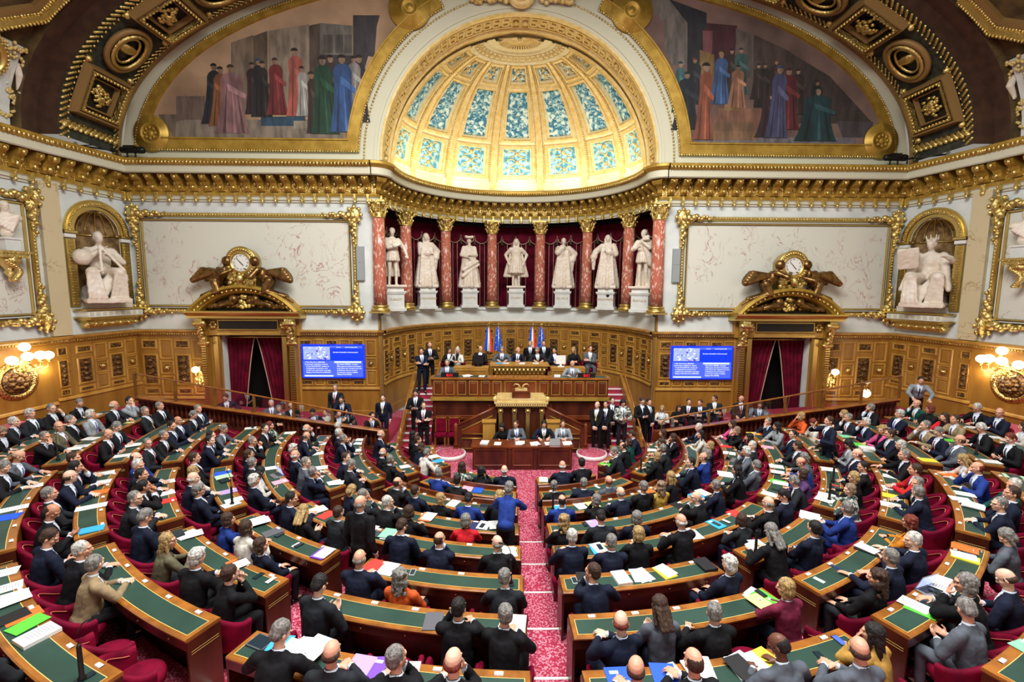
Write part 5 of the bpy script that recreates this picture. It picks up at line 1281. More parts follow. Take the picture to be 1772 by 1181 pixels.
# ---------- mural paintings (plain generic court scenes)
def paint(sg, figs, bg, extra):
    I_ = MURAL[sg]; y = D-.03; mb = MB(); mb.add([(x, y, z) for x, z in I_], [tuple(range(len(I_)))], 0)
    zb = 11.0; mats = [bg[0], bg[1]]
    def mi(h):
        r_, g_, b_ = [int(h[i:i+2], 16) for i in (0, 2, 4)]; m_ = (r_+g_+b_)/3; h = '%02X%02X%02X' % tuple(int((c_*.72+m_*.28)*.88) for c_ in (r_, g_, b_)); n = 'paint_'+h
        if n not in MATS: mat(n, h, .7, col2='%02X%02X%02X' % tuple(int(int(h[i:i+2], 16)*.72) for i in (0, 2, 4)), nscale=2.2, stretch=(2, 1, .6))
        if n not in mats: mats.append(n)
        return mats.index(n)
    k = 0
    for poly, h in extra: k += 1; mb.add([(x, y-.0006*k, z) for x, z in poly], [tuple(range(len(poly)))], mi(h))
    for x, zt, zf, w, rc, hc, lean in figs:
        k += 1; H = zt-zf; hr = max(.085, H*.058); yy = y-.0006*k
        P = []
        for f, ww in ((0, 1.25), (.12, 1.05), (.4, .8), (.62, .72), (.78, .78), (.84, .6), (.88, .22)): P.append((f, ww))
        L = [(x-w/2*ww+lean*f, yy, zf+H*f) for f, ww in P]; R = [(x+w/2*ww+lean*f, yy, zf+H*f) for f, ww in reversed(P)]
        mb.add(L+R, [tuple(range(14))], mi(rc))
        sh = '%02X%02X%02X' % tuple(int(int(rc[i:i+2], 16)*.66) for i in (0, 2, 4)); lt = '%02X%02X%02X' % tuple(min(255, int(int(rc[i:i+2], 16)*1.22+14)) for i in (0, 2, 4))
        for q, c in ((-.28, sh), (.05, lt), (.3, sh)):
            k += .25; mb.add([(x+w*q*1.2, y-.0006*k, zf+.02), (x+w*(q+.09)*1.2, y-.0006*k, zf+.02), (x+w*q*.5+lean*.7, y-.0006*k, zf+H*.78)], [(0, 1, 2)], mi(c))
        k += .5; c = (x+lean*.93, zf+H*.93)
        mb.add([(c[0]+hr*.8*math.cos(a), y-.0006*k, c[1]+hr*math.sin(a)) for a in [2*PI*i/12 for i in range(12)]], [tuple(range(12))], mi('B98A68'))
        k += .3; mb.add([(c[0]+hr*.95*math.cos(a)-.02, y-.0006*k, c[1]+hr*.35+hr*.8*math.sin(a)) for a in [PI*i/8 for i in range(9)]], [tuple(range(9))], mi(hc))
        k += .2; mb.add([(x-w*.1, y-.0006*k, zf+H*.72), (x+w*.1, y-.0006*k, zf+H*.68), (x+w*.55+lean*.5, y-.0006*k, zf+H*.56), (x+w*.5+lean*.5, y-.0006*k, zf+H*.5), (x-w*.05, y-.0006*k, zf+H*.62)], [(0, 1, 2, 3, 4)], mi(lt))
    o = mb.build('mural', mats, fix=False)
    return o
mat('mural_warm', 'B89878', .8, col2='846A52', nscale=.5); mat('mural_dim', '846A60', .8, col2='584640', nscale=.5)
MUR_L = ([(-7.18, 14.07, 11.72, 0.47, '4A3C38', '2A2220', 0), (-6.1, 14.08, 11.64, 0.58, '3E3A3C', '2A2220', 0), (-6.3, 14.04, 11.92, 0.63, 'A8A098', '30261E', 0), (-11.78, 13.71, 11.51, 0.63, '2E3440', '1E1A1A', 0.25), (-11.5, 13.6, 11.44, 0.63, 'B0622E', '3A2A1E', 0.2), (-11.01, 13.68, 11.18, 1.05, 'B4787A', '5A3A22', 0.1), (-10.12, 13.76, 11.88, 0.58, '4A2E32', '4A3424', 0), (-9.87, 13.9, 11.79, 0.63, '2E3038', '2C5A78', 0), (-9.73, 13.81, 11.79, 0.47, '38302E', '3A2E24', 0), (-9.24, 13.93, 11.87, 0.68, '9E2E2E', '6A2620', 0), (-8.49, 14.29, 11.83, 0.68, 'E0604A', '3A2616', 0), (-8.25, 13.64, 11.83, 0.47, 'B8B4A8', '3A2616', 0), (-7.91, 13.46, 11.21, 0.42, '4A342C', '4A342C', 0), (-7.47, 14.02, 11.19, 0.89, '1F5A38', '3A2820', 0), (-6.74, 14.08, 11.27, 0.89, '2E62B4', '2A2220', 0)], [([(-13.2, 11.66), (-6.77, 11.73), (-6.82, 11.01), (-13.21, 10.95)], 'A8937A'), ([(-13.78, 11.84), (-11.96, 11.86), (-13.11, 11.57), (-13.2, 10.99)], '8A7460'), ([(-6.28, 15.46), (-5.28, 15.47), (-5.92, 13.53), (-6.39, 11.92)], '4A4648'), ([(-7.57, 14.07), (-6.25, 14.04), (-6.47, 11.92), (-7.66, 11.91)], '54484A'), ([(-9.45, 14.87), (-7.92, 15.12), (-8.05, 11.91), (-9.61, 11.89)], 'B39A7C'), ([(-10.86, 14.44), (-10.02, 14.72), (-10.18, 11.88), (-11.02, 11.87)], 'A08468'), ([(-13.11, 11.57), (-6.77, 11.63), (-6.8, 11.01), (-13.16, 10.95)], 'A8937A'), ([(-10.02, 14.68), (-9.48, 14.87), (-9.64, 11.89), (-10.18, 11.88)], '7A624C'), ([(-7.92, 15.07), (-7.48, 15.17), (-7.61, 11.91), (-8.05, 11.91)], '6A5444'), ([(-7.52, 15.17), (-6.31, 15.09), (-6.35, 14.03), (-7.57, 14.07)], '8A8276'), ([(-6.26, 15.09), (-5.39, 15.2), (-5.52, 14.0), (-6.3, 14.08)], '4E4A4C'), ([(-7.4, 14.76), (-7.05, 14.76), (-7.08, 14.12), (-7.42, 14.11)], '6A6258'), ([(-6.96, 14.76), (-6.66, 14.77), (-6.69, 14.12), (-6.98, 14.12)], '6A6258'), ([(-6.62, 14.77), (-6.35, 14.77), (-6.37, 14.13), (-6.64, 14.12)], '6A6258'), ([(-9.89, 11.79), (-8.21, 11.83), (-8.22, 11.48), (-9.91, 11.46)], '2E5A78'), ([(-8.66, 11.66), (-8.16, 11.67), (-8.18, 11.38), (-8.67, 11.37)], 'B8A888'), ([(-13.04, 12.51), (-11.96, 12.52), (-12.02, 11.67), (-13.1, 11.66)], '8A6E5C')])
MUR_R = ([(6.11, 13.99, 12.14, 0.47, '3C7A7A', '24424A', 0), (6.64, 14.13, 12.43, 0.68, '2E3238', '8A3A2A', 0), (6.38, 13.63, 11.49, 0.89, '222C38', '2E3238', 0), (8.04, 14.47, 12.82, 0.47, '4A342C', '3A2820', 0), (8.4, 14.5, 12.82, 0.63, '3E6A68', '4A3020', 0), (7.65, 14.35, 12.44, 0.68, '3A66A8', 'C09A3A', 0), (8.32, 13.88, 12.31, 0.63, 'C07A50', '3A2820', 0), (9.34, 13.96, 12.37, 0.58, '3A302A', '5A4030', 0), (9.1, 13.93, 12.64, 0.47, '3E322C', '3A2820', 0), (9.77, 14.08, 12.65, 0.47, '4A342C', '8A4030', 0), (10.63, 13.77, 12.1, 0.63, '3E302A', '2E2420', 0), (10.28, 13.81, 11.53, 0.89, '7A2226', '5A2C22', 0), (11.4, 13.36, 11.73, 0.58, '2E3230', '3A302A', 0), (9.66, 12.83, 11.24, 0.94, '4A2A34', '4A2A34', 0), (9.93, 13.9, 11.22, 0.73, '4E5080', '4E5080', 0), (11.47, 13.04, 11.12, 1.36, '1E4A50', 'A89070', 0), (7.09, 13.96, 11.12, 0.63, 'B0502E', '1E1A1A', 0)], [([(8.83, 14.98), (10.34, 14.36), (10.5, 12.19), (9.02, 12.17)], '5E4C44'), ([(10.34, 14.32), (11.88, 13.51), (13.72, 11.8), (10.53, 11.77)], '52443E'), ([(5.42, 15.34), (4.62, 16.22), (5.53, 16.19), (6.29, 15.35)], '8A7E72'), ([(5.53, 16.19), (7.0, 15.72), (7.02, 15.36), (6.29, 15.35)], '33343E'), ([(6.59, 11.21), (9.43, 11.24), (13.1, 10.99), (6.9, 11.04)], '7A7278'), ([(6.35, 11.21), (13.07, 11.27), (13.1, 10.96), (6.9, 11.02)], '8A8288'), ([(5.42, 15.34), (6.29, 15.35), (6.36, 13.86), (5.78, 13.85), (5.46, 14.44)], '8A7E72'), ([(6.29, 15.35), (7.02, 15.36), (6.82, 13.45), (6.38, 13.44)], '33343E'), ([(7.02, 15.36), (8.18, 15.28), (8.15, 13.46), (6.87, 13.45)], '5E2630'), ([(6.88, 15.09), (7.27, 15.09), (7.27, 14.28), (6.93, 14.32)], '9A5058'), ([(6.8, 14.41), (7.37, 14.23), (7.41, 13.46), (6.85, 13.45)], 'A87E3A'), ([(8.14, 15.19), (8.83, 14.98), (8.93, 13.43), (8.25, 13.42)], '7A6A5E'), ([(7.62, 12.3), (9.4, 12.32), (9.85, 11.57), (7.42, 11.55)], 'A86A4A'), ([(7.41, 11.78), (9.04, 11.8), (9.06, 11.47), (7.42, 11.45)], '9A6A44'), ([(7.33, 11.45), (9.24, 11.47), (9.26, 11.14), (7.34, 11.12)], 'A87448'), ([(7.86, 12.44), (8.45, 12.45), (8.47, 12.22), (7.88, 12.21)], 'B08A40'), ([(12.27, 11.88), (13.72, 11.85), (13.57, 11.28), (12.57, 11.27)], '5E5658')])
o = paint(-1, MUR_L[0], ('mural_warm', 'mural_dim'), MUR_L[1]); tag(o, 'left lunette painting of robed courtiers gathered in a stone hall', 'painting')
o = paint(1, MUR_R[0], ('mural_dim', 'mural_warm'), MUR_R[1]); tag(o, 'right lunette painting of a throne on steps with kneeling and hooded figures', 'painting')
CC = V((0, 14.0, 0))
def PD(th, r, z): a = math.radians(th); return V((-r*math.cos(a), 14.0-r*math.sin(a), z))
def fl(k): return max(FZ, .28+.135*k)
def dz(k): return max(.62, 1.0+.135*k)
BK = ['far left block', 'left outer block', 'left inner block', 'left centre block', 'right centre block', 'right inner block', 'right outer block', 'far right block']
def rowname(k): return ords[k+3]+' row'
KMAX = 6
def sections(k):
    r = 5.9+k; g = lambda w: math.degrees(w/r)
    c = 90-g(.27)
    if k <= 1: L = [(4.5, 47-g(.26), 1), (47+g(.26), c, 3)]
    else: L = [(3.6, 25.5-g(.22), 0), (25.5+g(.22), 47-g(.26), 1), (47+g(.26), 68.3-g(.3), 2), (68.3+g(.3), c, 3)]
    if k == -3: L = [(5, 42, 1), (54, c, 3)]
    if k == 5: L = L[:3]
    if k == 6: L = L[:3]
    if k >= 7: L = L[:2]
    return [(a, b, i) for a, b, i in L]+[(180-b, 180-a, 7-i) for a, b, i in L]
# stepped floor
mb = MB(); mb.box(-16.5, 16.5, -7.2, 20.5, FZ-.2, FZ)
for i in range(1): pass
struct(mb.build('floor', 'carpet'))
mb = MB()
for k in range(-1, KMAX+1):
    r0 = 5.82+k; r1 = r0+1 if k < KMAX else 17.2; z0, z1 = (FZ-.01), fl(k); n = 60; a0, a1 = -2.4, 182.4
    mb.strip([[PD(a0+(a1-a0)*i/n, r, z) for r, z in ((r0, z0), (r0, z1), (r1, z1), (r1, z0))] for i in range(n+1)], 0)
    for a in (a0, a1): mb.add([PD(a, r, z) for r, z in ((r0, z0), (r0, z1), (r1, z1), (r1, z0))], [(0, 1, 2, 3)], 1)
struct(mb.build('floor_steps', ['carpet', 'mahogany'], fix=False))
mb = MB()
for k in range(-1, 6):
    r = 5.82+k; g = math.degrees(.27/r); z = fl(k)
    for c in (47, 90, 133)+((25.5, 68.3, 111.7, 154.5) if k > 1 else ()):
        mb.strip([[PD(c+g*s, rr, zz) for rr, zz in ((r-.004, z-.04), (r-.004, z+.004), (r+.035, z+.004))] for s in (-1, -.3, .3, 1)], 0)
struct(mb.build('trim_step_nosing', 'nosing', fix=False))

# curved desks
def desk(k, a0, a1, bi):
    r = 5.69+k; zt = dz(k); zf = fl(k-1) if k > -3 else FZ; n = max(3, int((a1-a0)*r/57.3/.22)); W = .385
    A = [a0+(a1-a0)*i/n for i in range(n+1)]
    t = thing('curved_desk', 'curved green-topped desk, %s from the front table, %s' % (rowname(k), BK[bi]), 'desk', (0, 0, 0), 0, 'curved desks of the hemicycle')
    def sl(name, prof, m, aa=A, closed=True, par=t, smooth=False):
        mb = MB(); mb.strip([[PD(a, rr, z) for rr, z in prof+[prof[0]]] for a in aa], 0, smooth)
        for a in (aa[0], aa[-1]): mb.add([PD(a, rr, z) for rr, z in prof], [tuple(range(len(prof)))])
        return mb.build(name, m, par)
    sl('desktop', [(r-.015, zt-.035), (r-.02, zt-.01), (r-.01, zt), (r+W-.01, zt), (r+W+.005, zt-.012), (r+W, zt-.035)], 'desk_wood')
    e = math.degrees(.05/r); B = [a0+e+(a1-a0-2*e)*i/n for i in range(n+1)]; e2 = math.degrees(.058/r); B2 = [a0+e2+(a1-a0-2*e2)*i/n for i in range(n+1)]
    mb = MB(); mb.strip([[PD(a, rr, zt+.003) for rr in (r+.085, r+W-.05)] for a in B]); mb.build('gilt_line', 'gilt_line', t, fix=False)
    mb = MB(); mb.strip([[PD(a, rr, zt+.005) for rr in (r+.093, r+W-.058)] for a in B2]); mb.build('leather_inlay', 'leather', t, fix=False)
    sl('apron', [(r+W-.03, zt-.15), (r+W-.03, zt-.035), (r+W-.01, zt-.035), (r+W-.01, zt-.15)], 'mahogany')
    sl('front_panel', [(r, zf), (r, zt-.035), (r+.03, zt-.035), (r+.03, zf)], 'mahogany_mid')
    if k in (-2, -1): sl('back_rail', [(r-.03, zt), (r-.04, zt+.1), (r, zt+.12), (r+.02, zt+.1), (r+.02, zt)], 'mahogany_mid')
    for a in (a0, a1):
        mb = MB(); d = math.degrees(.015/r); f2 = fl(k)
        mb.strip([[PD(a-d, rr, z) for rr, z in ((r, zf), (r, zt-.035), (r+W-.01, zt-.035), (r+W-.01, f2), (r+.12, f2), (r+.12, zf), (r, zf))], [PD(a+d, rr, z) for rr, z in ((r, zf), (r, zt-.035), (r+W-.01, zt-.035), (r+W-.01, f2), (r+.12, f2), (r+.12, zf), (r, zf))]])
        for s in (-1, 1): mb.add([PD(a+s*d, rr, z) for rr, z in ((r, zf), (r, zt-.035), (r+W-.01, zt-.035), (r+W-.01, f2), (r+.12, f2), (r+.12, zf))], [(0, 1, 2, 3, 4, 5)])
        for zz in (zt-.17, zt-.2): mb.strip([[PD(a+s*d*1.4, rr, zz), PD(a+s*d*1.4, rr, zz+.008)] for rr in (r+.03, r+W-.04) for s in ((-1,) if a == a0 else (1,))], 1)
        mb.build('end_panel', ['mahogany', 'gilt_line'], t)
    m = max(1, round((a1-a0)*(r+.5)/57.3/.62)); out = []
    for i in range(m):
        a = a0+(a1-a0)*(i+.5)/m; out.append(a)
        mb = MB(); w = math.degrees(.045/r); mb.strip([[PD(a+s*w, rr, z) for rr, z in ((r+.015, zt), (r+.02, zt+.012), (r+.058, zt+.012), (r+.062, zt))] for s in (-1, 1)]); mb.build('name_plate', 'paper_white', t, fix=False)
        mb = MB(); mb.ell(PD(a, r+W-.005, zt-.09), (.009,)*3, None, 6, 4); mb.build('keyhole', 'gold_flat', t)
    return out
SLOTS = []
for k in range(-3, KMAX+1):
    for a0, a1, bi in sections(k):
        for a in desk(k, a0, a1, bi): SLOTS.append((k, a, bi))

# armchair
def chair():
    t = thing('armchair', 'x', 'chair')
    mb = MB(); mb.box(-.17, .17, -.16, .14, 0, .06); mb.box(-.05, .05, -.05, .05, .05, .3); mb.build('base', 'mahogany', t)
    mb = MB(); mb.lathe([(.001, .3), (.2, .3), (.235, .33), (.242, .39), (.23, .43), (.19, .455), (.001, .462)], 24, Matrix.Diagonal((1, .98, 1, 1))); mb.build('seat', 'velvet', t)
    def zt(a): return .60+.20*max(0, math.sin(a))**1.5
    mb = MB(); rows = []; n = 30
    for i in range(n+1):
        a = math.radians(-12+204*i/n); tp = zt(a); r = .245; d = V((math.cos(a), -math.sin(a), 0)); row = []
        for dr, z in ((.0, .28), (-.0, tp-.06), (.012, tp-.015), (.035, tp), (.065, tp-.01), (.075, tp-.05), (.06, .45), (.045, .28)): row.append(d*(r+dr+.04*(z-.3))+V((0, 0, z)))
        rows.append(row)
    mb.strip(rows, 0, True); mb.add(rows[0], [tuple(range(8))]); mb.add(rows[-1], [tuple(range(8))]); mb.build('backrest', 'velvet', t)
    mb = MB(); mb.tube([V((math.cos(a)*.253, -math.sin(a)*.253, zt(a)-.07)) for a in [math.radians(2+176*i/24) for i in range(25)]], .006, 5); mb.build('piping', 'piping', t)
    return t
CHAIR0 = chair()

# barrier with turned balusters and glass screen
def barrier(sg, nm):
    t = thing('balustrade', 'dark turned-baluster barrier with oak rail and glass screen, %s of the platform' % nm, 'balustrade')
    X0, X1 = 4.45, 12.15; Y = 14.62; zt = lambda x: .82+(x-4.4)*.141
    def pr(name, d, m, x0=X0, x1=X1):
        mb = MB(); mb.strip([[V((sg*x, Y+a, zt(x)+b)) for a, b in d+[d[0]]] for x in (x0, x1)])
        for x in (x0, x1): mb.add([V((sg*x, Y+a, zt(x)+b)) for a, b in d], [tuple(range(len(d)))])
        return mb.build(name, m, t)
    pr('rail', [(-.1, -.05), (-.11, -.02), (-.09, .0), (.09, .0), (.11, -.02), (.1, -.05)], 'desk_wood'); pr('under_rail', [(-.06, -.12), (-.06, -.05), (.06, -.05), (.06, -.12)], 'mahogany')
    pr('plinth', [(-.08, -.72), (-.08, -.58), (.08, -.58), (.08, -.72)], 'mahogany')
    mb = MB(); mb.add([V((sg*x, Y+.09, z)) for x, z in ((X0, FZ), (X1, FZ), (X1, zt(X1)-.1), (X0, zt(X0)-.1))]+[V((sg*x, Y+.12, z)) for x, z in ((X0, FZ), (X1, FZ), (X1, zt(X1)-.1), (X0, zt(X0)-.1))], [(0, 1, 2, 3), (4, 5, 6, 7), (0, 1, 5, 4), (3, 2, 6, 7), (0, 3, 7, 4), (1, 2, 6, 5)]); mb.build('backing_panel', 'mahogany', t)
    n = int((X1-X0)/.145)
    for i in range(n):
        x = X0+.08+i*.145; mb = MB(); mb.lathe([(.03, -.58), (.035, -.54), (.02, -.5), (.045, -.4), (.04, -.33), (.018, -.24), (.03, -.2), (.02, -.16), (.03, -.12)], 8, Matrix.Translation((sg*x, Y, zt(x)))); o = mb.build('baluster', 'mahogany', t) if i < 53 else None
    mb = MB(); mb.box(*sorted((sg*(X0-.16), sg*X0)), Y-.1, Y+.1, FZ, zt(X0)+.0); mb.build('newel', 'mahogany_mid', t)
    gz = lambda x: zt(x)+.36+(x-4.4)*.048
    for i in range(6):
        x0 = X0+.35+(X1-X0-.35)*i/6; x1 = X0+.35+(X1-X0-.35)*(i+1)/6
        mb = MB(); mb.add([V((sg*x, Y, z)) for x, z in ((x0, zt(x0)), (x1, zt(x1)), (x1, gz(x1)), (x0, gz(x0)))], [(0, 1, 2, 3)]); mb.build('glass_pane', 'clear_glass', t, fix=False)
        mb = MB(); mb.box(sg*x1-.03, sg*x1+.03, Y-.03, Y+.03, zt(x1)-.02, gz(x1)); mb.build('post', 'oak_dark', t)
    mb = MB(); mb.tube([(sg*(X0+.06), Y, zt(X0)), (sg*(X0+.06), Y, gz(X0)-.14), (sg*(X0+.14), Y, gz(X0)-.03), (sg*(X0+.4), Y, gz(X0+.4)), (sg*X1, Y, gz(X1))], .028, 8); mb.build('handrail', 'desk_wood', t)
    # corridor ramp behind
    mb = MB(); mb.add([V((sg*x, y, z)) for y in (Y+.13, D) for x, z in ((4.6, FZ), (4.7, 0), (15.2, .75), (15.2, FZ))], [(0, 1, 2, 3), (4, 5, 6, 7), (1, 2, 6, 5), (0, 1, 5, 4), (2, 3, 7, 6)]); struct(mb.build('floor_ramp_'+nm, 'carpet_plain'))
barrier(-1, 'left'); barrier(1, 'right')

# ---------------------------------------------------------------- platform
t = thing('rostrum', 'panelled mahogany platform with curved desk in front of the apse', 'platform', (0, 16, 0)); Fz = lambda s, d, z: V((s, -d, z))
mb = MB(); mb.box(-3.05, 3.05, 0, 2.3, FZ, 1.5, 0)
for x0, x1 in ((-3.0, -1.05), (1.05, 3.0)):
    mb.ring(Fz, x0, x1, .15, .78, .05, .02, 1); mb.ring(Fz, x0, x1, .88, 1.38, .05, .02, 1)
mb.frustum(Fz, -3.08, 3.08, .78, .88, 0, .06, .01, 1); mb.build('plinth', ['mahogany', 'mahogany_mid'], t)
mb = MB(); mb.box(-3.1, 3.1, -.12, .06, 1.48, 1.6); mb.build('ledge', 'gold_paint', t)
mb = MB(); mb.box(-3.05, 3.05, -.06, .0, 1.6, 2.24, 0); w = 6.1/15
for i in range(15):
    if 6 <= i <= 8 : continue
    a = -3.05+w*i; mb.ring(Fz, a+.04, a+w-.04, 1.66, 2.18, .05, .075, 1); mb.frustum(Fz, a+.1, a+w-.1, 1.73, 2.11, .06, .08, .02, 0)
mb.ring(Fz, -.56, .56, 1.66, 2.18, .05, .075, 1); mb.build('fascia', ['mahogany_mid', 'gold_paint'], t)
mb = MB(); mb.box(-3.12, 3.12, -.1, .42, 2.22, 2.28, 0); mb.build('desktop', 'desk_wood', t); mb = MB(); [mb.box(a, b, .0, .36, 2.28, 2.284) for a, b in ((-3, -1.15), (1.15, 3))]; mb.build('leather_inlay', 'leather', t)
mb = MB(); mb.box(-2.7, 2.7, .9, 2.6, 1.5, 1.86); mb.build('upper_step', 'carpet_plain', t)
t = thing('presiding_desk', 'central raised oak desk with carved scalloped frieze on the platform', 'desk', (0, 17, 0))
mb = MB(); mb.box(-.98, .98, 0, .06, 1.86, 2.5, 0); mb.box(-.98, -.92, 0, .6, 1.86, 2.5, 0); mb.box(.92, .98, 0, .6, 1.86, 2.5, 0); mb.box(-1.03, 1.03, -.05, 0.02, 1.5, 1.95, 0); mb.box(-1.02, 1.02, -.06, .0, 2.42, 2.52, 1)
mb.ring(Fz, -.9, .9, 1.95, 2.25, .04, .03, 1)
for i in range(13): mb.lathe([(.001, -.1), (.05, -.04), (.06, .06), (.05, .12), (.001, .13)], 8, Matrix.Translation((-.9+i*.15, -.05, 2.3)), 2)
mb.build('front', ['oak', 'oak_light', 'gold_flat'], t)
mb = MB(); mb.box(-1.08, 1.08, -.12, .6, 2.52, 2.58); mb.build('desktop', 'oak_light', t)
for sg, nm in ((-1, 'left'), (1, 'right')):
    t = thing('side_counter', 'oak counter beside the raised presiding desk, %s side' % nm, 'counter', (0, 17.1, 0)); Fs = lambda s, d, z: V((s, -d, z))
    mb = MB(); x0, x1 = sorted((sg*1.15, sg*2.45)); mb.box(x0, x1, 0, .05, 1.86, 2.4, 0); mb.ring(Fs, x0+.05, x1-.05, 1.95, 2.35, .04, .02, 1); mb.box(x0, x1, 0, .45, 2.4, 2.44, 1); mb.build('front', ['oak', 'oak_light'], t)
    t = thing('curved_rail', 'curved brass-coloured handrail at the %s end of the platform' % nm, 'railing'); mb = MB(); mb.tube([(sg*(2.95-1.2*(1-math.cos(a))*.0-.0), 16.2+1.0*math.sin(a), 1.6+1.15*math.sin(a)**.5*.9 if a > 0 else 1.6) for a in [PI/2*i/8 for i in range(9)]], .03, 8); mb.build('rail', 'desk_wood', t)
# tribune (speaker's lectern)
t = thing('lectern', 'speaker lectern with four gilt pilasters and cream gilt top before the platform', 'lectern', (0, 15.15, 0))
mb = MB(); mb.box(-.75, .75, 0, .8, FZ, 1.52, 0)
for i in range(3): mb.ring(Fz, -.6+i*.42, -.24+i*.42, .1, 1.4, .04, .02, 1)
mb.build('body', ['mahogany', 'mahogany_mid'], t)
for x in (-.68, -.22, .22, .68):
    mb = MB(); mb.frustum(Fz, x-.07, x+.07, .12, 1.4, 0, .1, .01, 0); mb.frustum(Fz, x-.09, x+.09, .0, .14, 0, .14, .01, 0); mb.frustum(Fz, x-.09, x+.09, 1.28, 1.44, 0, .14, .01, 0); mb.ell((x, -.12, 1.34), (.07, .05, .06), None, 8, 5); mb.build('pilaster', 'gold_flat', t)
mb = MB(); mb.box(-.84, .84, -.16, .84, 1.5, 1.6); mb.box(-.88, .88, -.2, .84, 1.6, 1.66); mb.box(-.8, .8, -.14, .8, 1.66, 1.76)
for x in (-.86, .86): mb.ell((x, -.1, 1.74), (.08, .08, .1), None, 10, 6)
for i in range(22): mb.ell((-.8+i*.076, -.18, 1.55), (.03, .03, .04), None, 6, 4)
mb.build('cornice', 'gold_cream', t)
mb = MB(); mb.box(-.3, .3, -.05, .5, 1.76, 2.0); mb.ring(lambda s, d, z: V((s, -.05-d, z)), -.28, .28, 1.78, 1.98, .03, .02); b = mb.build('book_rest', 'mahogany_mid', t)
mb = MB(); mb.box(-.2, .2, .0, .2, 2.0, 2.06)
for s in (-1, 1):
    mb.tube([(s*.02, .05, 2.08), (s*.1, .05, 2.2), (s*.2, .05, 2.22), (s*.27, .06, 2.14)], [.03, .025, .02, .01], 6); mb.tube([(0, .06, 2.06), (s*.12, .06, 2.12), (s*.05, .06, 2.18)], .015, 6)
mb.build('emblem', 'gold_cream', b)
for sg, nm in ((-1, 'left'), (1, 'right')):
    t = thing('lectern_stair', 'mahogany stair with sloping balustrade, %s of the lectern' % nm, 'stairs', (0, 15.1, 0))
    mb = MB(); P = [(.8, FZ), (2.1, FZ), (2.1, .78), (.8, 1.42)]; P = [(sg*x, z) for x, z in P]; n = 4
    mb.add([(x, 0, z) for x, z in P]+[(x, .1, z) for x, z in P], [(0, 1, 2, 3), (4, 5, 6, 7)]+[(i, (i+1) % 4, 4+(i+1) % 4, 4+i) for i in range(4)], 0)
    for z0, dz_ in ((.05, .0), (.55, .0)):
        q = [(.95, .5, 1.15), ]
    mb.add([(sg*x, -.02, z) for x, z in ((.95, .55), (1.95, .55), (1.95, .68), (.95, 1.17))], [(0, 1, 2, 3)], 1)
    mb.tube([(sg*x, -.02, z) for x, z in ((.95, .55), (1.95, .55), (1.95, .68), (.95, 1.17))], .022, 5, 2, closed=True); mb.tube([(sg*x, -.02, z) for x, z in ((.95, .05), (1.95, .05), (1.95, .4), (.95, .4))], .02, 5, 2, closed=True)
    mb.build('side_panel', ['mahogany', 'mahogany_mid', 'gold_paint'], t)
    mb = MB(); mb.tube([(sg*.8, .05, 1.46), (sg*2.1, .05, .82)], .05, 8); mb.build('handrail', 'mahogany_mid', t)
    mb = MB(); X = Matrix.Translation((sg*2.16, .05, 0)); mb.box(sg*2.16-.09, sg*2.16+.09, -.04, .14, FZ, .1); mb.lathe([(.07, .1), (.08, .2), (.05, .3), (.075, .45), (.06, .6), (.08, .66), (.05, .72), (.08, .84), (.001, .92)], 12, X); mb.build('newel', 'mahogany_mid', t)
    mb = MB(); [mb.box(*sorted((sg*(2.05-.16*i), sg*(.8))), .12, .8, FZ+.17*i, FZ+.17*(i+1)) for i in range(7)]; mb.build('steps', 'carpet_plain', t)
    t = thing('side_table', 'small plain oak cabinet with papers, %s of the lectern' % nm, 'cabinet', (sg*1.05, 14.95, 0)); mb = MB(); mb.box(-.2, .2, -.15, .12, FZ, 1.02); mb.box(-.23, .23, -.18, .14, 1.02, 1.06); mb.build('cabinet', 'oak_light', t)
    t = thing('stage_step', 'rounded low carpeted step with white nosing, %s of the front table' % nm, 'step', (sg*2.3, 14.75, 0)); mb = MB(); X = Matrix.Translation((0, 0, FZ)); mb.lathe([(.5, 0), (.5, .14), (.46, .145), (.001, .146)], 20, X, 1); mb.lathe([(.001, .15), (.455, .15), (.46, .146)], 20, X, 0); mb.build('tread', ['carpet', 'nosing'], t, fix=False)
    # side stairs up to the platform
    t = thing('side_stair', 'red carpeted staircase with white nosings, %s of the platform' % nm, 'stairs')
    for i in range(10):
        y0 = 15.15+i*.3; z1 = FZ+.16*(i+1); mb = MB(); mb.box(*sorted((sg*3.1, sg*3.98)), y0, 18.2, FZ if i == 0 else z1-.16, z1, 0); mb.box(*sorted((sg*3.1, sg*3.98)), y0-.015, y0+.03, z1-.045, z1+.006, 1); mb.build('step', ['carpet_plain', 'nosing'], t)
    mb = MB(); pts = [(sg*3.982, 15.1, .75), (sg*3.982, 18.0, 2.5)]; mb.tube(pts, .03, 8); mb.tube([(sg*3.982, 15.1, FZ), (sg*3.982, 15.1, .75)], .03); mb.build('handrail', 'desk_wood', t)
    mb = MB(); mb.add([(sg*3.985, y, z) for y, z in ((15.05, FZ), (18.2, FZ), (18.2, 2.0), (15.05, .4))]+[(sg*4.1, y, z) for y, z in ((15.05, FZ), (18.2, FZ), (18.2, 2.0), (15.05, .4))], [(0, 1, 2, 3), (4, 5, 6, 7)]+[(i, (i+1) % 4, 4+(i+1) % 4, 4+i) for i in range(4)]); mb.build('string_wall', 'oak', t)
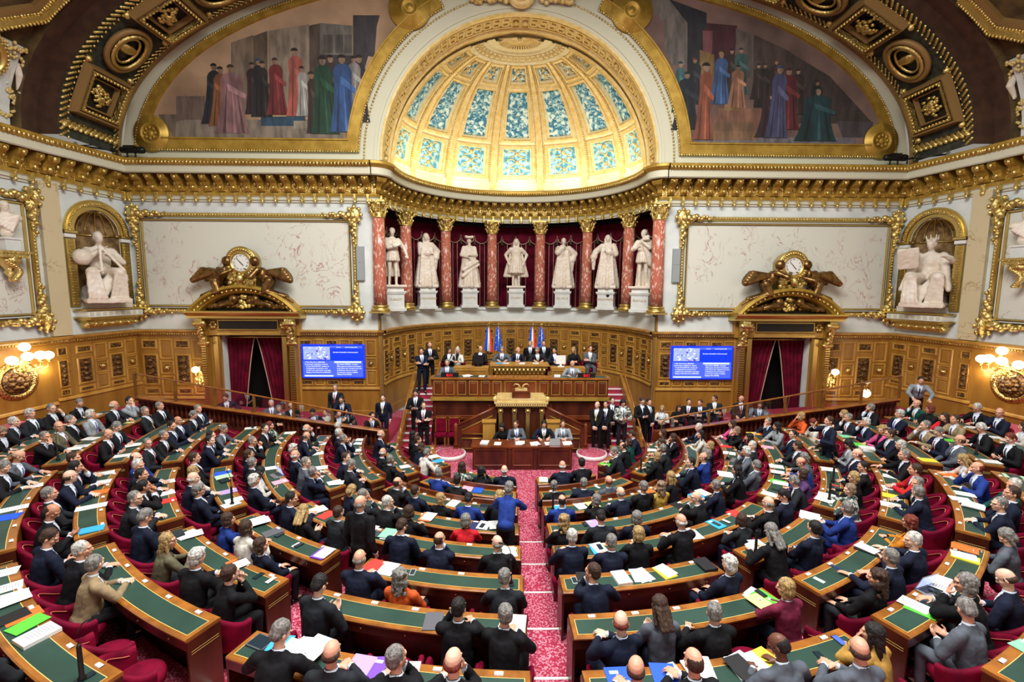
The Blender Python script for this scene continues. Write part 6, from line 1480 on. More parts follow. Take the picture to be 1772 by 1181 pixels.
# front table
t = thing('front_table', 'long mahogany table with three panelled fronts facing the central aisle', 'table', (0, 13.6, 0))
mb = MB(); mb.box(-1.55, 1.55, 0, .7, .58, .63); mb.build('tabletop', 'mahogany_mid', t)
for x0, x1 in ((-1.5, -.45), (-.33, .33), (.45, 1.5)):
    mb = MB(); mb.box(x0, x1, .03, .08, FZ, .58); mb.ring(lambda s, d, z: V((s, .03-d, z)), x0+.03, x1-.03, .02, .55, .04, .02, 1); mb.build('front_panel', ['mahogany', 'mahogany_mid'], t)
for x in (-1.45, -.39, .39, 1.45): mb = MB(); mb.box(x-.05, x+.05, .02, .66, FZ, .58); mb.build('leg_panel', 'mahogany', t)
# flags
def flag(x, euro, lb):
    t = thing('flag', lb, 'flag', (x, 19.6, 1.86)); mb = MB(); mb.tube([(0, 0, -.36), (0, 0, 1.95)], .015, 6); mb.ell((0, 0, 1.98), (.03, .03, .05), None, 8, 5); mb.lathe([(.12, -.36), (.03, -.3)], 12); mb.build('pole', 'gold_flat', t)
    mb = MB(); n = 12; rows = []
    for j in range(9):
        z = 1.9-.125*j; w = .09+.2*(j/8)**.8; rows.append([(-.02-w*.6+w*1.3*i/n, -.02-.05*math.sin(i*1.5+j*.2)*(j/8+.2), z-.12*(i/n)) for i in range(n+1)])
    if euro: mb.strip(rows, 0, True)
    else:
        for s, (a, b) in enumerate(((0, 4), (4, 8), (8, 12))): mb.strip([r[a:b+1] for r in rows], s, True)
    c = mb.build('cloth', ['paper_blue', 'paper_white', 'paper_red'] if not euro else ['paper_blue'], t, fix=False)
    if euro:
        for q in range(9): s = MB(); u, j = 2+q*.9, 1+q*.8; p = (-.02+.16*math.sin(q*2.3)*(.3+.07*q), -.1, 1.72-.1*q); s.add([(p[0]+(.028 if i % 2 == 0 else .011)*math.sin(PI*i/5), p[1], p[2]+(.028 if i % 2 == 0 else .011)*math.cos(PI*i/5)) for i in range(10)], [tuple(range(10))]); s.build('star', 'paper_yellow', c, fix=False)
flag(-1.22, False, 'French tricolour flag on a pole, left pair behind the platform'); flag(-.82, True, 'blue European flag with yellow stars, left pair behind the platform'); flag(.62, False, 'French tricolour flag on a pole, right pair behind the platform'); flag(1.0, True, 'blue European flag with yellow stars, right pair behind the platform')
PEOPLE = """-3 9.8 6.34 dl K t f 1
-3 19.2 6.34 ns K h m 1
-3 28.6 6.43 nm N w f 4
-3 38.0 6.50 gs W w m 1
-3 61.9 6.49 nl M h f 1
-3 71.2 6.55 dc K c f 1
-3 80.6 6.34 wb N t m 4
-3 105.4 6.34 wb N h m 1
-3 114.9 6.34 ds K h m 1
-3 142.0 6.34 gs C w m 4
-3 151.4 6.34 dB K w m 1
-3 160.8 6.34 nm E h f 1
-3 170.2 6.55 ns N w m 4
-2 14.2 6.34 wb N h m 1
-2 32.8 6.47 wb K c m 1
-2 40.1 6.55 gs K c m 4
-2 61.8 6.36 gs B h m 1
-2 69.2 6.55 ds K h m 4
-2 97.1 6.55 gs K h m 4
-2 105.5 6.55 gs N h m 1
-2 112.8 6.54 rb G t m 1
-2 142.6 6.34 ym K h f 4
-2 150.0 6.40 gs C c m 1
-2 157.9 6.34 ns K w m 1
-2 165.2 6.55 nm K c f 1
-2 172.4 6.34 nc M h f 1
-1 7.0 6.55 ws K p m 4
-1 13.0 6.34 ws C t m 1
-1 19.5 6.34 gs N c m 1
-1 35.5 6.53 ns N h m 4
-1 41.4 6.54 gs C p m 1
-1 58.6 6.55 nB K f m 1
-1 64.5 6.45 ns N t m 1
-1 70.9 6.55 ym K t f 1
-1 76.8 6.55 ds B p m 1
-1 82.8 6.34 ym K p f 4
-1 96.1 6.55 dB B h m 1
-1 103.9 6.55 gm K c f 4
-1 109.7 6.50 gb N h m 4
-1 115.6 6.38 gs K t m 1
-1 121.5 6.34 tc Y t f 1
-1 127.4 6.34 yl K h f 1
-1 138.6 6.34 ds N h m 4
-1 144.5 6.40 nb B h m 1
-1 150.4 6.34 gm C t f 1
-1 156.3 6.34 ym N t f 4
-1 167.1 6.34 dl W h f 1
-1 173.0 6.34 ws N h m 4
0 12.6 6.34 wb C c m 1
0 18.4 6.34 tb N w m 1
0 27.4 6.37 wq K t m 1
0 32.4 6.42 wb N t m 1
0 37.4 6.42 gs G e m 4
0 42.3 6.55 gs N f m 1
0 54.7 6.34 ym N p f 4
0 59.7 6.55 gs C c m 1
0 64.9 6.55 ws K c m 4
0 69.9 6.55 nm K h f 1
0 79.2 6.55 gm R h f 1
0 94.8 6.44 yc K h f 1
0 100.2 6.55 ds C p m 1
0 105.8 6.55 gm N t m 4
0 119.9 6.55 tb K c m 4
0 127.4 6.38 gs N h m 1
0 137.7 6.34 dl K h f 1
0 142.7 6.44 gs G t m 4
0 150.2 6.34 wq G c m 1
0 155.2 6.34 ws C t m 4
0 163.3 6.51 dl G c f 1
0 168.4 6.34 tm K f f 1
0 173.4 6.34 nm P h f 1
1 9.2 6.34 rm M h f 1
1 13.6 6.34 ds K h m 4
1 21.9 6.46 gs K f m 1
1 30.1 6.34 ns N t m 1
1 34.4 6.34 gs C t m 4
1 38.7 6.34 dm W p f 4
1 43.0 6.49 wq N t m 1
1 53.4 6.47 ds N h m 1
1 57.7 6.55 yl K p f 4
1 62.1 6.34 ns C h m 1
1 72.2 6.34 ns N p m 4
1 78.0 6.55 nB N f m 1
1 85.4 6.55 gb K h m 4
1 94.1 6.39 ws N h m 4
1 98.4 6.55 gs N h m 1
1 102.7 6.34 ym K h f 1
1 109.1 6.34 wb K h m 1
1 117.9 6.55 nm C h f 1
1 124.4 6.54 gb K h m 4
1 129.0 6.52 ds N p m 1
1 137.0 6.55 gs C w m 1
1 141.7 6.53 nm U h f 4
1 146.0 6.52 rb B w m 1
1 150.4 6.55 gm G w f 1
1 154.7 6.39 ns C h m 1
1 163.6 6.43 ds N t m 4
1 169.3 6.34 dl L h f 1
1 173.6 6.34 gs N c m 1
2 14.7 6.34 gs G w m 1
2 18.5 6.40 ds K h m 4
2 22.3 6.34 ds N h m 4
2 30.9 6.35 ns K t m 1
2 35.9 6.34 ym W t f 1
2 39.7 6.55 wb N h m 4
2 43.5 6.42 gq N t m 1
2 53.5 6.55 nm B h f 1
2 57.6 6.55 nm W h f 1
2 61.5 6.55 nm N t f 1
2 72.9 6.55 gb N h m 1
2 77.3 6.55 gc O t f 1
2 86.3 6.55 gs C h m 4
2 94.5 6.55 ns N c m 1
2 106.9 6.55 wq N t m 1
2 115.7 6.34 gl K w m 4
2 120.0 6.43 ds N x m 1
2 128.9 6.49 gs B h m 1
2 136.8 6.34 tm M e f 4
2 141.4 6.34 ym K h f 1
2 146.4 6.50 ds K h m 1
2 151.3 6.38 rb N t m 4
2 158.2 6.55 dl L p f 1
2 162.3 6.34 ym K w f 4
2 171.0 6.34 rm W p f 4
2 174.8 6.34 ym O c f 1
3 5.1 6.34 gs N x m 1
3 8.4 6.34 gs C p m 1
3 11.8 6.34 dB N t m 2
3 15.2 6.34 ds N h m 1
3 19.2 6.34 gs K h m 1
3 22.6 6.39 gs C t m 1
3 29.6 6.35 nB B t m 4
3 33.2 6.34 ws N h m 1
3 36.5 6.34 ds K h m 1
3 40.2 6.34 ds K f m 2
3 43.9 6.48 gs C h m 4
3 50.1 6.48 gs N p m 1
3 54.9 6.48 yl S h f 1
3 61.4 6.55 wq K h m 1
3 64.8 6.55 nu K f f 4
3 72.7 6.34 ds C p m 4
3 83.4 6.34 ds K c m 1
3 86.8 6.47 gs K h m 1
3 94.3 6.55 rb N h m 4
3 97.7 6.34 nl G p f 4
3 101.1 6.55 gs K c m 1
3 108.3 6.34 ym V h f 1
3 115.6 6.54 nc K t f 1
3 119.7 6.55 gs N e m 1
3 124.0 6.55 ws N e m 4
3 129.2 6.34 rc J h f 1
3 137.8 6.34 gs N h m 4
3 141.5 6.34 gs N h m 1
3 145.2 6.34 ns R h m 1
3 151.4 6.34 gs K e m 1
3 158.1 6.55 wm K h f 1
3 161.5 6.54 ns N h m 1
3 164.8 6.55 yc P h f 1
3 168.2 6.51 wq N c m 1
3 171.6 6.34 gs C c m 1
3 174.9 6.55 yl K h f 4
4 5.3 6.34 gs K t m 1
4 8.4 6.34 gs C t m 1
4 16.8 6.41 gs C p m 4
4 19.9 6.37 tB K p m 1
4 29.0 6.46 ns C h m 1
4 32.1 6.34 ds N c m 1
4 35.4 6.34 nb N h m 4
4 39.0 6.37 gs C t m 1
4 44.1 6.46 nB K p m 2
4 49.8 6.55 ns N p m 1
4 53.5 6.34 ws K h m 1
4 56.6 6.34 gs T h m 4
4 74.3 6.34 gs K w m 4
4 78.0 6.34 nb C h m 1
4 81.4 6.34 gs K c m 1
4 84.5 6.34 rb K c m 4
4 93.7 6.34 nb N h m 1
4 96.8 6.34 nB K h m 1
4 102.5 6.34 dB G w m 3
4 105.6 6.55 nb G h m 1
4 108.6 6.34 dl H c f 1
4 115.2 6.55 gs G p m 1
4 118.3 6.39 gm K c m 1
4 121.7 6.55 nb N p m 4
4 130.2 6.34 gm G p f 4
4 137.3 6.34 gs N h m 4
4 140.4 6.38 ns N t m 1
4 143.6 6.46 ws E t m 1
4 148.2 6.34 rB B c m 1
4 151.3 6.34 yl W w f 4
4 158.8 6.53 nb G t m 1
4 161.9 6.53 gs N p m 4
4 165.0 6.55 gs T c m 4
4 171.2 6.44 wq N x m 1
4 175.1 6.34 gs K c m 1
5 4.8 6.34 ds L c m 4
5 7.6 6.34 wb C h m 1
5 11.5 6.35 wq L t m 1
5 14.3 6.42 gs K t m 4
5 17.5 6.34 nb S t m 1
5 20.4 6.45 gs K c m 1
5 28.0 6.34 tb G w m 1
5 30.8 6.34 gs K w m 4
5 60.9 6.34 gs C t m 4
5 158.9 6.55 rs K p m 4
5 162.6 6.55 ws K w m 1
5 166.8 6.34 ns T h m 1
5 169.6 6.44 nl R h f 4
5 172.4 6.34 rm K x f 1
5 175.2 6.55 rb E c m 1
6 6.8 6.34 gs K w m 1
6 10.6 6.34 gs K c m 4
6 13.2 6.34 wq C t m 1
6 15.8 6.46 ws C h m 4
6 18.5 6.34 tm K w f 1
6 21.1 6.34 yl K w f 1
6 163.7 6.34 nm W h f 4
6 168.7 6.55 rb N h m 1
6 171.4 6.53 ws K w m 1"""
SPECIAL = [(-2.71, 17.95, 1.86, 3.14159, 'h', 'nm', 'K', 'f', '1', 'dark-clothed person with brown bob seated leftmost on the upper tier'), (-2.39, 17.95, 1.86, 3.14159, 'h', 'wl', 'W', 'f', '1', 'person with long white hair and cream top on the upper tier'), (-1.51, 17.95, 1.86, 3.14159, 'h', 'nb', 'K', 'm', '1', 'person in dark suit with red tie beside a monitor, upper tier left'), (-0.66, 17.95, 1.86, 3.14159, 'w', 'gs', 'G', 'm', '1', 'grey-suited person reading, left of centre at the presiding desk'), (-0.07, 17.95, 1.86, 3.14159, 'h', 'wb', 'N', 'm', '1', 'person in navy suit at the middle of the presiding desk'), (0.72, 17.95, 1.86, 3.14159, 'w', 'gs', 'C', 'm', '1', 'person in charcoal suit right of centre at the presiding desk'), (1.39, 17.95, 1.86, 3.14159, 'h', 'ds', 'N', 'f', '1', 'small dark-haired person beside the white monitor, upper tier right'), (2.12, 17.95, 1.86, 3.14159, 'h', 'yl', 'K', 'f', '1', 'blond person in black right of the monitor, upper tier'), (2.73, 17.95, 1.86, 3.14159, 'x', 'ns', 'G', 'm', '1', 'grey-suited person rightmost on the upper tier'), (0.47, 18.75, 1.5, 3.14159, 'n', 'gs', 'K', 'm', '1', 'person in dark suit standing behind the presiding desk, left one of two'), (1.02, 18.75, 1.5, 3.14159, 'n', 'ns', 'K', 'm', '1', 'person in dark suit standing behind the presiding desk, right one of two'), (-2.61, 16.72, 1.5, 3.14159, 'h', 'gs', 'G', 'm', '1', 'grey-suited person with turquoise tie, left end of the secretaries desk'), (1.87, 16.72, 1.5, 3.14159, 'w', 'gb', 'L', 'm', '1', 'balding person in light grey writing at the right of the secretaries desk'), (-3.7, 17.6, 1.34, 3.4415899999999997, 'a', 'ds', 'N', 'm', '1', 'person in navy suit with folded arms at the top of the left stair'), (-3.47, 18.1, 1.5, 3.4415899999999997, 'o', 'wb', 'K', 'm', '1', 'person in black holding green papers at the top of the left stair'), (-3.55, 15.6, 0.22, 3.14159, 'o', 'ds', 'K', 'm', '1', 'usher in tailcoat reading a sheet, lower left stair'), (-3.18, 14.95, -0.1, 3.14159, 'a', 'ns', 'K', 'm', '4', 'usher in tailcoat with crossed arms at the foot of the left stair'), (2.55, 15.26, -0.1, 2.64159, 'u', 'nb', 'K', 'm', '4', 'bald usher in black tailcoat, first of the standing group right of the platform'), (2.84, 15.28, -0.1, 2.84159, 'u', 'ns', 'K', 'm', '1', 'usher in black tailcoat, second of the group right of the platform'), (3.17, 15.8, -0.1, 3.04159, 'u', 'ns', 'K', 'm', '4', 'bearded usher in black, third of the group right of the platform'), (3.42, 15.38, -0.1, 3.24159, 'o', 'dm', 'M', 'm', '1', 'photographer in patterned jacket holding a camera, right of the platform'), (4.15, 15.7, -0.1, 3.4415899999999997, 'o', 'ns', 'K', 'm', '4', 'usher in black looking down, fifth of the group right of the platform'), (4.41, 15.7, -0.1, 3.64159, 'u', 'ds', 'K', 'm', '1', 'dark-haired usher, last of the group right of the platform'), (-0.59, 14.68, -0.1, 3.14159, 'w', 'dl', 'K', 'f', '1', 'long-haired person writing at the left of the front table'), (-0.15, 14.68, -0.1, 3.14159, 'h', 'ns', 'G', 'm', '1', 'grey-suited person upright at the front table, second from left'), (0.71, 14.68, -0.1, 3.14159, 'w', 'ds', 'N', 'm', '1', 'person in navy suit head down at the front table, third from left'), (1.32, 14.68, -0.1, 3.14159, 'h', 'ns', 'L', 'm', '1', 'light grey suited person at the right end of the front table'), (-10.19, 16.08, 0.39, 3.64159, 'w', 'ns', 'N', 'm', '1', 'person in navy bent over a desk behind the left barrier, farthest left'), (-8.45, 15.62, 0.27, 3.64159, 't', 'ws', 'G', 'm', '1', 'white-haired person in grey behind the left barrier near the doorway'), (-7.91, 15.0, 0.23, 3.64159, 'h', 'gs', 'C', 'm', '1', 'grey-haired person low behind the left barrier by the doorway'), (-7.82, 15.64, 0.22, 3.64159, 'k', 'nb', 'K', 'm', '1', 'balding person in black behind the left barrier, right of the doorway'), (-6.79, 15.0, 0.15, 3.64159, 'w', 'ds', 'N', 'm', '1', 'dark-haired person leaning forward under the left screen'), (-6.48, 15.32, 0.13, 3.64159, 'k', 'ns', 'W', 'f', '1', 'person in pale top with blue folders under the left screen'), (-5.98, 15.0, 0.09, 3.64159, 'h', 'ds', 'K', 'm', '1', 'dark-haired person low behind the post under the left screen'), (-5.89, 15.5, 0.08, 3.64159, 'h', 'nb', 'C', 'm', '1', 'balding person in charcoal leaning on the left barrier'), (-4.96, 15.1, 0.02, 3.64159, 'c', 'ds', 'K', 'm', '1', 'person with chin on hand at the inner end of the left barrier'), (5.1, 16.28, 0.03, 2.64159, 'h', 'yl', 'W', 'f', '1', 'blond person in white at the inner end of the right barrier'), (5.64, 16.22, 0.07, 2.64159, 'h', 'nl', 'K', 'f', '1', 'dark-clothed person second from inner end behind the right barrier'), (6.16, 16.6, 0.1, 2.64159, 'x', 'ns', 'K', 'm', '1', 'person in black with crossed arms behind the right barrier'), (6.6, 16.56, 0.14, 2.64159, 'h', 'ns', 'N', 'm', '1', 'person in navy behind the glass post of the right barrier'), (7.15, 16.66, 0.17, 2.64159, 'x', 'ns', 'C', 'm', '1', 'smiling person in charcoal under the right screen'), (8.01, 16.42, 0.23, 2.64159, 't', 'nb', 'N', 'm', '1', 'balding person with red tie behind the right barrier by the doorway'), (8.33, 15.82, 0.26, 2.64159, 'w', 'ns', 'G', 'm', '1', 'person leaning sideways behind the right barrier at the doorway'), (-5.95, 15.6, 0.09, 3.14159, 'v', 'ds', 'N', 'm', '1', 'person in navy standing and leaning down under the left screen'), (-6.59, 16.5, 0.13, 3.14159, 'n', 'gs', 'C', 'm', '1', 'grey-haired person standing behind others under the left screen'), (-4.74, 15.88, -0.05, 3.14159, 'n', 'ns', 'N', 'm', '4', 'person in dark suit standing at the inner end of the left barrier'), (7.48, 11.12, 0.55, 1.5, 'r', 'ns', 'N', 'm', '1', 'person in navy suit standing to speak, holding a sheet near the face, right blocks'), (-2.76, 6.93, 0.42, -0.37, 'n', 'gb', 'K', 'm', '1', 'balding person in dark suit standing with back turned, left centre block'), (-0.51, 7.9, 0.28, -0.18, 'v', 'gq', 'B', 'f', '1', 'grey-haired person in bright blue jacket bending over, left of the aisle'), (12.57, 14.45, 1.09, 2.6, 'v', 'ds', 'L', 'm', '1', 'person in light blue-grey jacket standing bent by the right wall wainscot')]
PAPERS = """6 5.7 0.26 white
5 7.7 0.21 paleyellow
5 15.1 0.26 white
5 18.2 0.17 white
4 17.1 0.26 white3
4 21.6 0.20 white
5 31.1 0.13 white
5 36.6 0.18 white2
5 38.5 0.17 blue
4 28.0 0.20 white
4 31.1 0.16 white
4 34.3 0.13 orange
4 38.4 0.17 white2
3 36.9 0.13 white
3 39.5 0.13 red
3 32.7 0.13 white
5 19.3 0.22 box
4 44.3 0.17 cyan
5 49.6 0.13 white
5 52.1 0.14 white
5 53.8 0.15 white3
5 56.7 0.13 orange
5 57.9 0.14 green
5 56.3 0.22 black
5 59.7 0.15 white4
3 50.6 0.15 white3
3 49.9 0.26 tablet
3 54.8 0.22 redsmall
5 65.5 0.18 phone
2 30.6 0.15 blue
2 32.3 0.13 palegreen
2 38.9 0.13 lilac
2 42.6 0.13 white
2 43.9 0.22 white
2 34.2 0.13 tablet
1 29.1 0.18 white
1 33.8 0.13 laptop
1 37.2 0.13 pink
0 12.3 0.13 white
0 20.2 0.13 white
0 30.9 0.13 white
0 41.7 0.13 white3
-1 10.1 0.13 navy3
-1 16.7 0.13 white
-1 38.1 0.13 orangesmall
1 53.0 0.13 paleyellow3
1 55.6 0.13 red
2 51.6 0.13 white
2 50.3 0.16 phone
-2 35.4 0.13 white
-3 25.2 0.13 white
-3 33.1 0.13 cyan
-3 40.8 0.13 phone
-2 58.5 0.13 white
-2 68.6 0.13 pink
-2 72.6 0.13 blue
-1 70.7 0.17 white
-1 78.8 0.13 tablet
0 69.8 0.13 orange3
0 79.5 0.18 navy
0 81.0 0.15 white
0 80.8 0.18 phone
0 83.0 0.14 white
1 86.2 0.19 white
1 66.4 0.19 tablet
1 68.4 0.15 white
0 63.3 0.18 black
-3 98.9 0.13 white
-2 107.4 0.13 tablet
-2 115.4 0.16 whitesmall
-1 97.3 0.13 cyan
-1 102.5 0.13 white
-1 105.8 0.13 paleyellow
-1 105.8 0.18 phone
0 101.3 0.14 lilac
0 99.6 0.13 phone
0 121.1 0.13 black
0 127.4 0.13 bluebox
0 129.3 0.14 cream
-1 122.7 0.13 white3
-1 123.7 0.13 orange
1 119.0 0.14 cyan
1 119.0 0.15 phone
1 120.9 0.19 whitesmall
1 124.6 0.13 red
-1 5.7 0.13 white
-3 158.5 0.13 lilac
-3 141.3 0.13 green
-2 165.7 0.13 white
0 166.2 0.13 red
0 160.5 0.13 white
0 155.4 0.13 laptopd
0 143.8 0.13 white3
1 164.3 0.13 pink
1 151.8 0.13 white
1 147.9 0.17 black3
1 143.4 0.20 green
1 139.1 0.23 phone
1 136.5 0.19 white
1 142.8 0.26 white
2 172.1 0.26 black
2 151.7 0.18 white
2 143.1 0.21 tablet
2 144.2 0.23 redsmall
2 139.5 0.13 white
2 137.1 0.19 phone
3 164.6 0.26 green
3 161.3 0.26 white4
1 5.7 0.13 white
1 174.3 0.21 red
1 174.3 0.13 yellow
2 4.8 0.26 white
3 175.2 0.26 white
4 175.2 0.26 cyan
3 170.9 0.26 white
4 152.0 0.26 orange
4 157.0 0.18 yellow
3 150.0 0.26 white
3 145.2 0.16 white
3 142.2 0.15 yellow
3 139.0 0.13 white
4 145.6 0.25 white
4 143.6 0.13 white
4 141.9 0.26 white3
5 156.9 0.26 white
5 152.1 0.26 palegreen
5 152.1 0.26 tablet
6 165.1 0.13 white
5 164.7 0.26 green
6 173.6 0.26 orange
6 172.3 0.26 white
6 169.2 0.26 white
3 164.0 0.26 green
3 161.3 0.24 white4
3 168.8 0.26 mint
2 50.5 0.16 phone
2 51.8 0.16 white3
2 55.7 0.16 grey
2 57.1 0.16 phone
2 60.7 0.20 whitesmall
2 61.1 0.19 phone
2 64.9 0.19 purple3
3 60.3 0.13 black3
3 59.6 0.13 orangesmall
3 63.6 0.13 phone
3 65.2 0.13 whitesmall
2 71.7 0.17 red
2 73.5 0.17 white
2 76.3 0.15 phonew
1 67.8 0.20 tablet
1 68.1 0.13 mint
1 64.9 0.13 white
3 81.1 0.21 grey
4 71.2 0.13 tablet3
4 72.6 0.13 cyan
4 73.7 0.17 white3
4 74.8 0.13 white3
4 79.2 0.13 purple
4 78.3 0.15 lilac
4 81.3 0.13 white
3 87.0 0.20 white3
2 86.8 0.20 phone
1 86.3 0.20 white
1 98.3 0.18 cyan3
1 98.7 0.16 phone
2 93.4 0.14 phonew
2 94.6 0.13 black
2 94.7 0.25 tablet
2 98.3 0.18 white4
2 100.5 0.14 white
4 93.6 0.13 blue
1 93.5 0.13 tablet
2 129.9 0.13 white3
2 116.7 0.13 white3
2 100.7 0.15 white
2 103.3 0.16 yellow3
2 108.3 0.18 black4
3 108.0 0.17 white3
3 108.6 0.21 green
3 107.7 0.26 paleyellow
3 108.6 0.13 phone
4 96.8 0.13 white
4 98.3 0.13 white3
4 96.3 0.13 blue
4 101.1 0.16 white3
4 103.0 0.13 yellow
4 101.9 0.18 white
4 101.0 0.18 black
3 118.8 0.13 navysmall
3 115.4 0.19 whitesmall
4 106.4 0.24 phone
4 108.8 0.13 phoneb
1 113.5 0.22 white
3 124.7 0.18 black3
4 120.3 0.13 laptop
4 117.1 0.21 green
4 117.3 0.13 white
4 122.6 0.20 pink3
4 121.5 0.15 white
4 120.2 0.17 phone
4 128.4 0.17 yellow3
4 130.3 0.17 tablet
4 130.3 0.13 orange
4 141.6 0.26 white3
4 125.7 0.26 phone
2 137.4 0.13 white
5 117.2 0.13 mint"""
MICS = [(5, 4.8), (2, 43.9), (-1, 52.8), (-1, 95.4), (-2, 139.2), (2, 159.0), (2, 137.8), (5, 159.3), (2, 86.8), (2, 115.7), (5, 65.5), (5, 115.6), (5, 23.1), (2, 145.7), (2, 4.8)]
HN = dict(w='white-haired', g='grey-haired', d='dark-haired', n='brown-haired', y='blond', r='red-haired', t='sandy-haired')
CN = dict(K='black suit', C='charcoal suit', N='navy suit', B='bright blue suit', G='grey suit', L='light grey jacket', T='tan jacket', R='red jacket', O='orange top', P='pink top', W='white top', Y='gold jacket', V='burgundy leather jacket', E='dark green top', M='patterned jacket', S='olive jacket', J='orange-yellow top', U='purple top', H='mustard top')
PN = dict(h='hands clasped', w='writing', c='chin on hand', x='arms crossed', t='leaning back', p='looking at phone', f='hands at mouth', e='arm reaching out', k='turned sideways')
HAIRS = make_hairs(); FIG = {}
VAR = ((0, 0, 0, 0), (-.5, .08, -.1, -.06), (.5, -.05, .1, .05))
def fig(ps, fem, st=False, var=0):
    key = (ps, fem, var)
    if key not in FIG:
        P = dict((STAND if st else SEAT)[ps]); y, p_, t_, l_ = VAR[var]
        P['yaw'] += y; P['pit'] += p_; P['tw'] += t_; P['lean'] += l_; P['sx'] += t_*.5
        FIG[key] = make_figure(P, fem)
    return FIG[key]
pr = random.Random(11)
def setmat(o, m):
    o.material_slots[0].link = 'OBJECT'; o.material_slots[0].material = MATS[m]
def person(loc, rz, hair, cl, ps, fem, sk, label, group=None, st=False, mirror=None, scale=1., seed=0):
    F = fig(ps, fem, st, 0 if st else pr.choice((0, 0, 1, 2))); b = F['body']
    o = link('person', b); o.location = loc; o.rotation_euler = (0, 0, rz)
    mx = pr.random() < .5 if mirror is None else mirror
    s = scale*(.955 if fem else 1)*pr.uniform(.97, 1.03); o.scale = (-s if mx else s, s, s)
    setmat(o, 'skin_'+sk); tag(o, label, 'person', group)
    j = link('jacket', F['jacket'], o); setmat(j, 'cloth_'+cl)
    shm = 'shirt'
    if fem: shm = pr.choice(['shirt', 'cloth_K', 'cloth_'+cl, 'cloth_'+cl])
    s_ = link('blouse' if fem else 'shirt', F['shirt'], o); setmat(s_, shm)
    if fem: c = link('neckline', F['tie'], o); setmat(c, shm)
    else: t = link('tie', F['tie'], o); setmat(t, 'tie_'+pr.choice('rbbkkly'))
    tr = link('trousers', F['trousers'], o); setmat(tr, 'cloth_'+(cl if (not fem and cl in 'KCNBG') else pr.choice('KCN')))
    link('shoes', F['shoes'], o)
    hs = hair[1]
    h = link('hair', HAIRS[hs], o); h.matrix_local = F['H']; setmat(h, 'hair_'+hair[0])
    if pr.random() < (.38 if hair[0] in 'wg' or hs == 'b' else .2): g = link('glasses', HAIRS['glasses'], o); g.matrix_local = F['H']
    return o
ROWS = []
for l in PEOPLE.split('\n'):
    k, th, rs, hair, cl, ps, sx, sk = l.split(); ROWS.append((int(k), float(th), float(rs), hair, cl, ps, sx == 'f', sk))
def block(k, th):
    S = sections(k); best = min(S, key=lambda s: 0 if s[0] <= th <= s[1] else min(abs(th-s[0]), abs(th-s[1]))); return best[2]
cnt = {}; PPOS = []
def hairname(h): return 'bald' if h[1] == 'B' and h[0] == 'r' else 'shaven-headed' if h[1] == 'B' else 'balding' if h[1] == 'b' else 'curly '+HN[h[0]] if h[1] == 'c' else HN[h[0]]
for k, th, rs, hair, cl, ps, fem, sk in ROWS:
    r = rs+k; bi = block(k, th); key = (k, bi); cnt[key] = cnt.get(key, 0)+1
    p = PD(th, r-.04, fl(k)); d = CC-p; rz = math.atan2(d.y, d.x)-PI/2
    lab = '%s person, %s, %s, %s from left, %s, %s' % (hairname(hair), CN[cl], PN[ps], ords[cnt[key]-1], rowname(k), BK[bi])
    jit = pr.uniform(-.22, .22)
    if (fem or cl in 'LTSWYJOH') and ps in 'hp' and False: pass
    person(p, rz+jit, hair, cl, ps, fem, sk, lab, 'people seated in the curved rows')
    PPOS.append((k, th, rs, rz))
# armchairs: one under every seated person, and the empty ones
cc = {}; seats = []
for k, th, rs, rz in PPOS: seats.append((k, th, min(rs, 6.37), rz, True))
for k, a, bi in SLOTS:
    if k == -3 and not (8 < a < 172): continue
    if all(pk != k or abs(pt-a)/57.3*(6.4+k) > .52 for pk, pt, _, _ in PPOS):
        p = PD(a, 6.37+k, 0)
        # outside the picture: rows behind the photographer's gallery front
        if p.y < 1.2 and abs(p.x) < 9: continue
        rz = math.atan2((CC-p).y, (CC-p).x)-PI/2; seats.append((k, a, 6.37, rz+pr.uniform(-.35, .35), False))
first = True
for k, th, rs, rz, occ in sorted(seats, key=lambda s: (s[0], s[1])):
    bi = block(k, th); key = (k, bi); cc[key] = cc.get(key, 0)+1
    lab = 'crimson armchair, %s, %s from left, %s, %s' % ('occupied' if occ else 'empty', ords[cc[key]-1], rowname(k), BK[bi])
    loc = PD(th, rs+k, fl(k))
    if first: CHAIR0.location = loc; CHAIR0.rotation_euler = (0, 0, rz); CHAIR0['label'] = lab; CHAIR0['group'] = 'crimson armchairs'; first = False
    else: dup(CHAIR0, loc, rz, lab, 'crimson armchairs')
for x, y, z, rz, ps, hr, cl, sx, sk, lb in SPECIAL:
    st = ps in STAND
    o = person((x, y, z), rz, hr, cl, ps, sx == 'f', sk, lb, None, st)
    if not st and (z > 1 or y < 15):
        dup(CHAIR0, (x, y, z), rz, 'red chair of the '+' '.join(lb.split(' ')[:12]), 'armchairs on the platform')
    elif not st: dup(CHAIR0, (x, y, z), rz, 'chair under the '+' '.join(lb.split(' ')[:13]), 'chairs behind the barriers')
for i, x in enumerate((-2.75, -2.3)):
    t = thing('side_chair', 'upright crimson padded chair against the platform, %s of two left of the lectern' % ('left' if i == 0 else 'right'), 'chair', (x, 15.72, FZ), PI, 'upright chairs against the platform')
    mb = MB(); mb.box(-.2, .2, -.18, .2, .4, .47); mb.build('seat', 'velvet', t); mb = MB(); mb.box(-.17, .17, -.2, -.15, .5, .95); mb.build('backrest', 'velvet', t)
    mb = MB(); mb.box(-.2, .2, -.21, -.17, .93, 1.0); [mb.box(a, a+.03, -.21, -.17, .4, .98) for a in (-.2, .17)]; mb.build('back_frame', 'desk_wood', t)
    for a in (-.18, .15):
        for b in (-.18, .15): mb = MB(); mb.box(a, a+.035, b, b+.035, 0, .4); mb.build('leg', 'desk_wood', t)
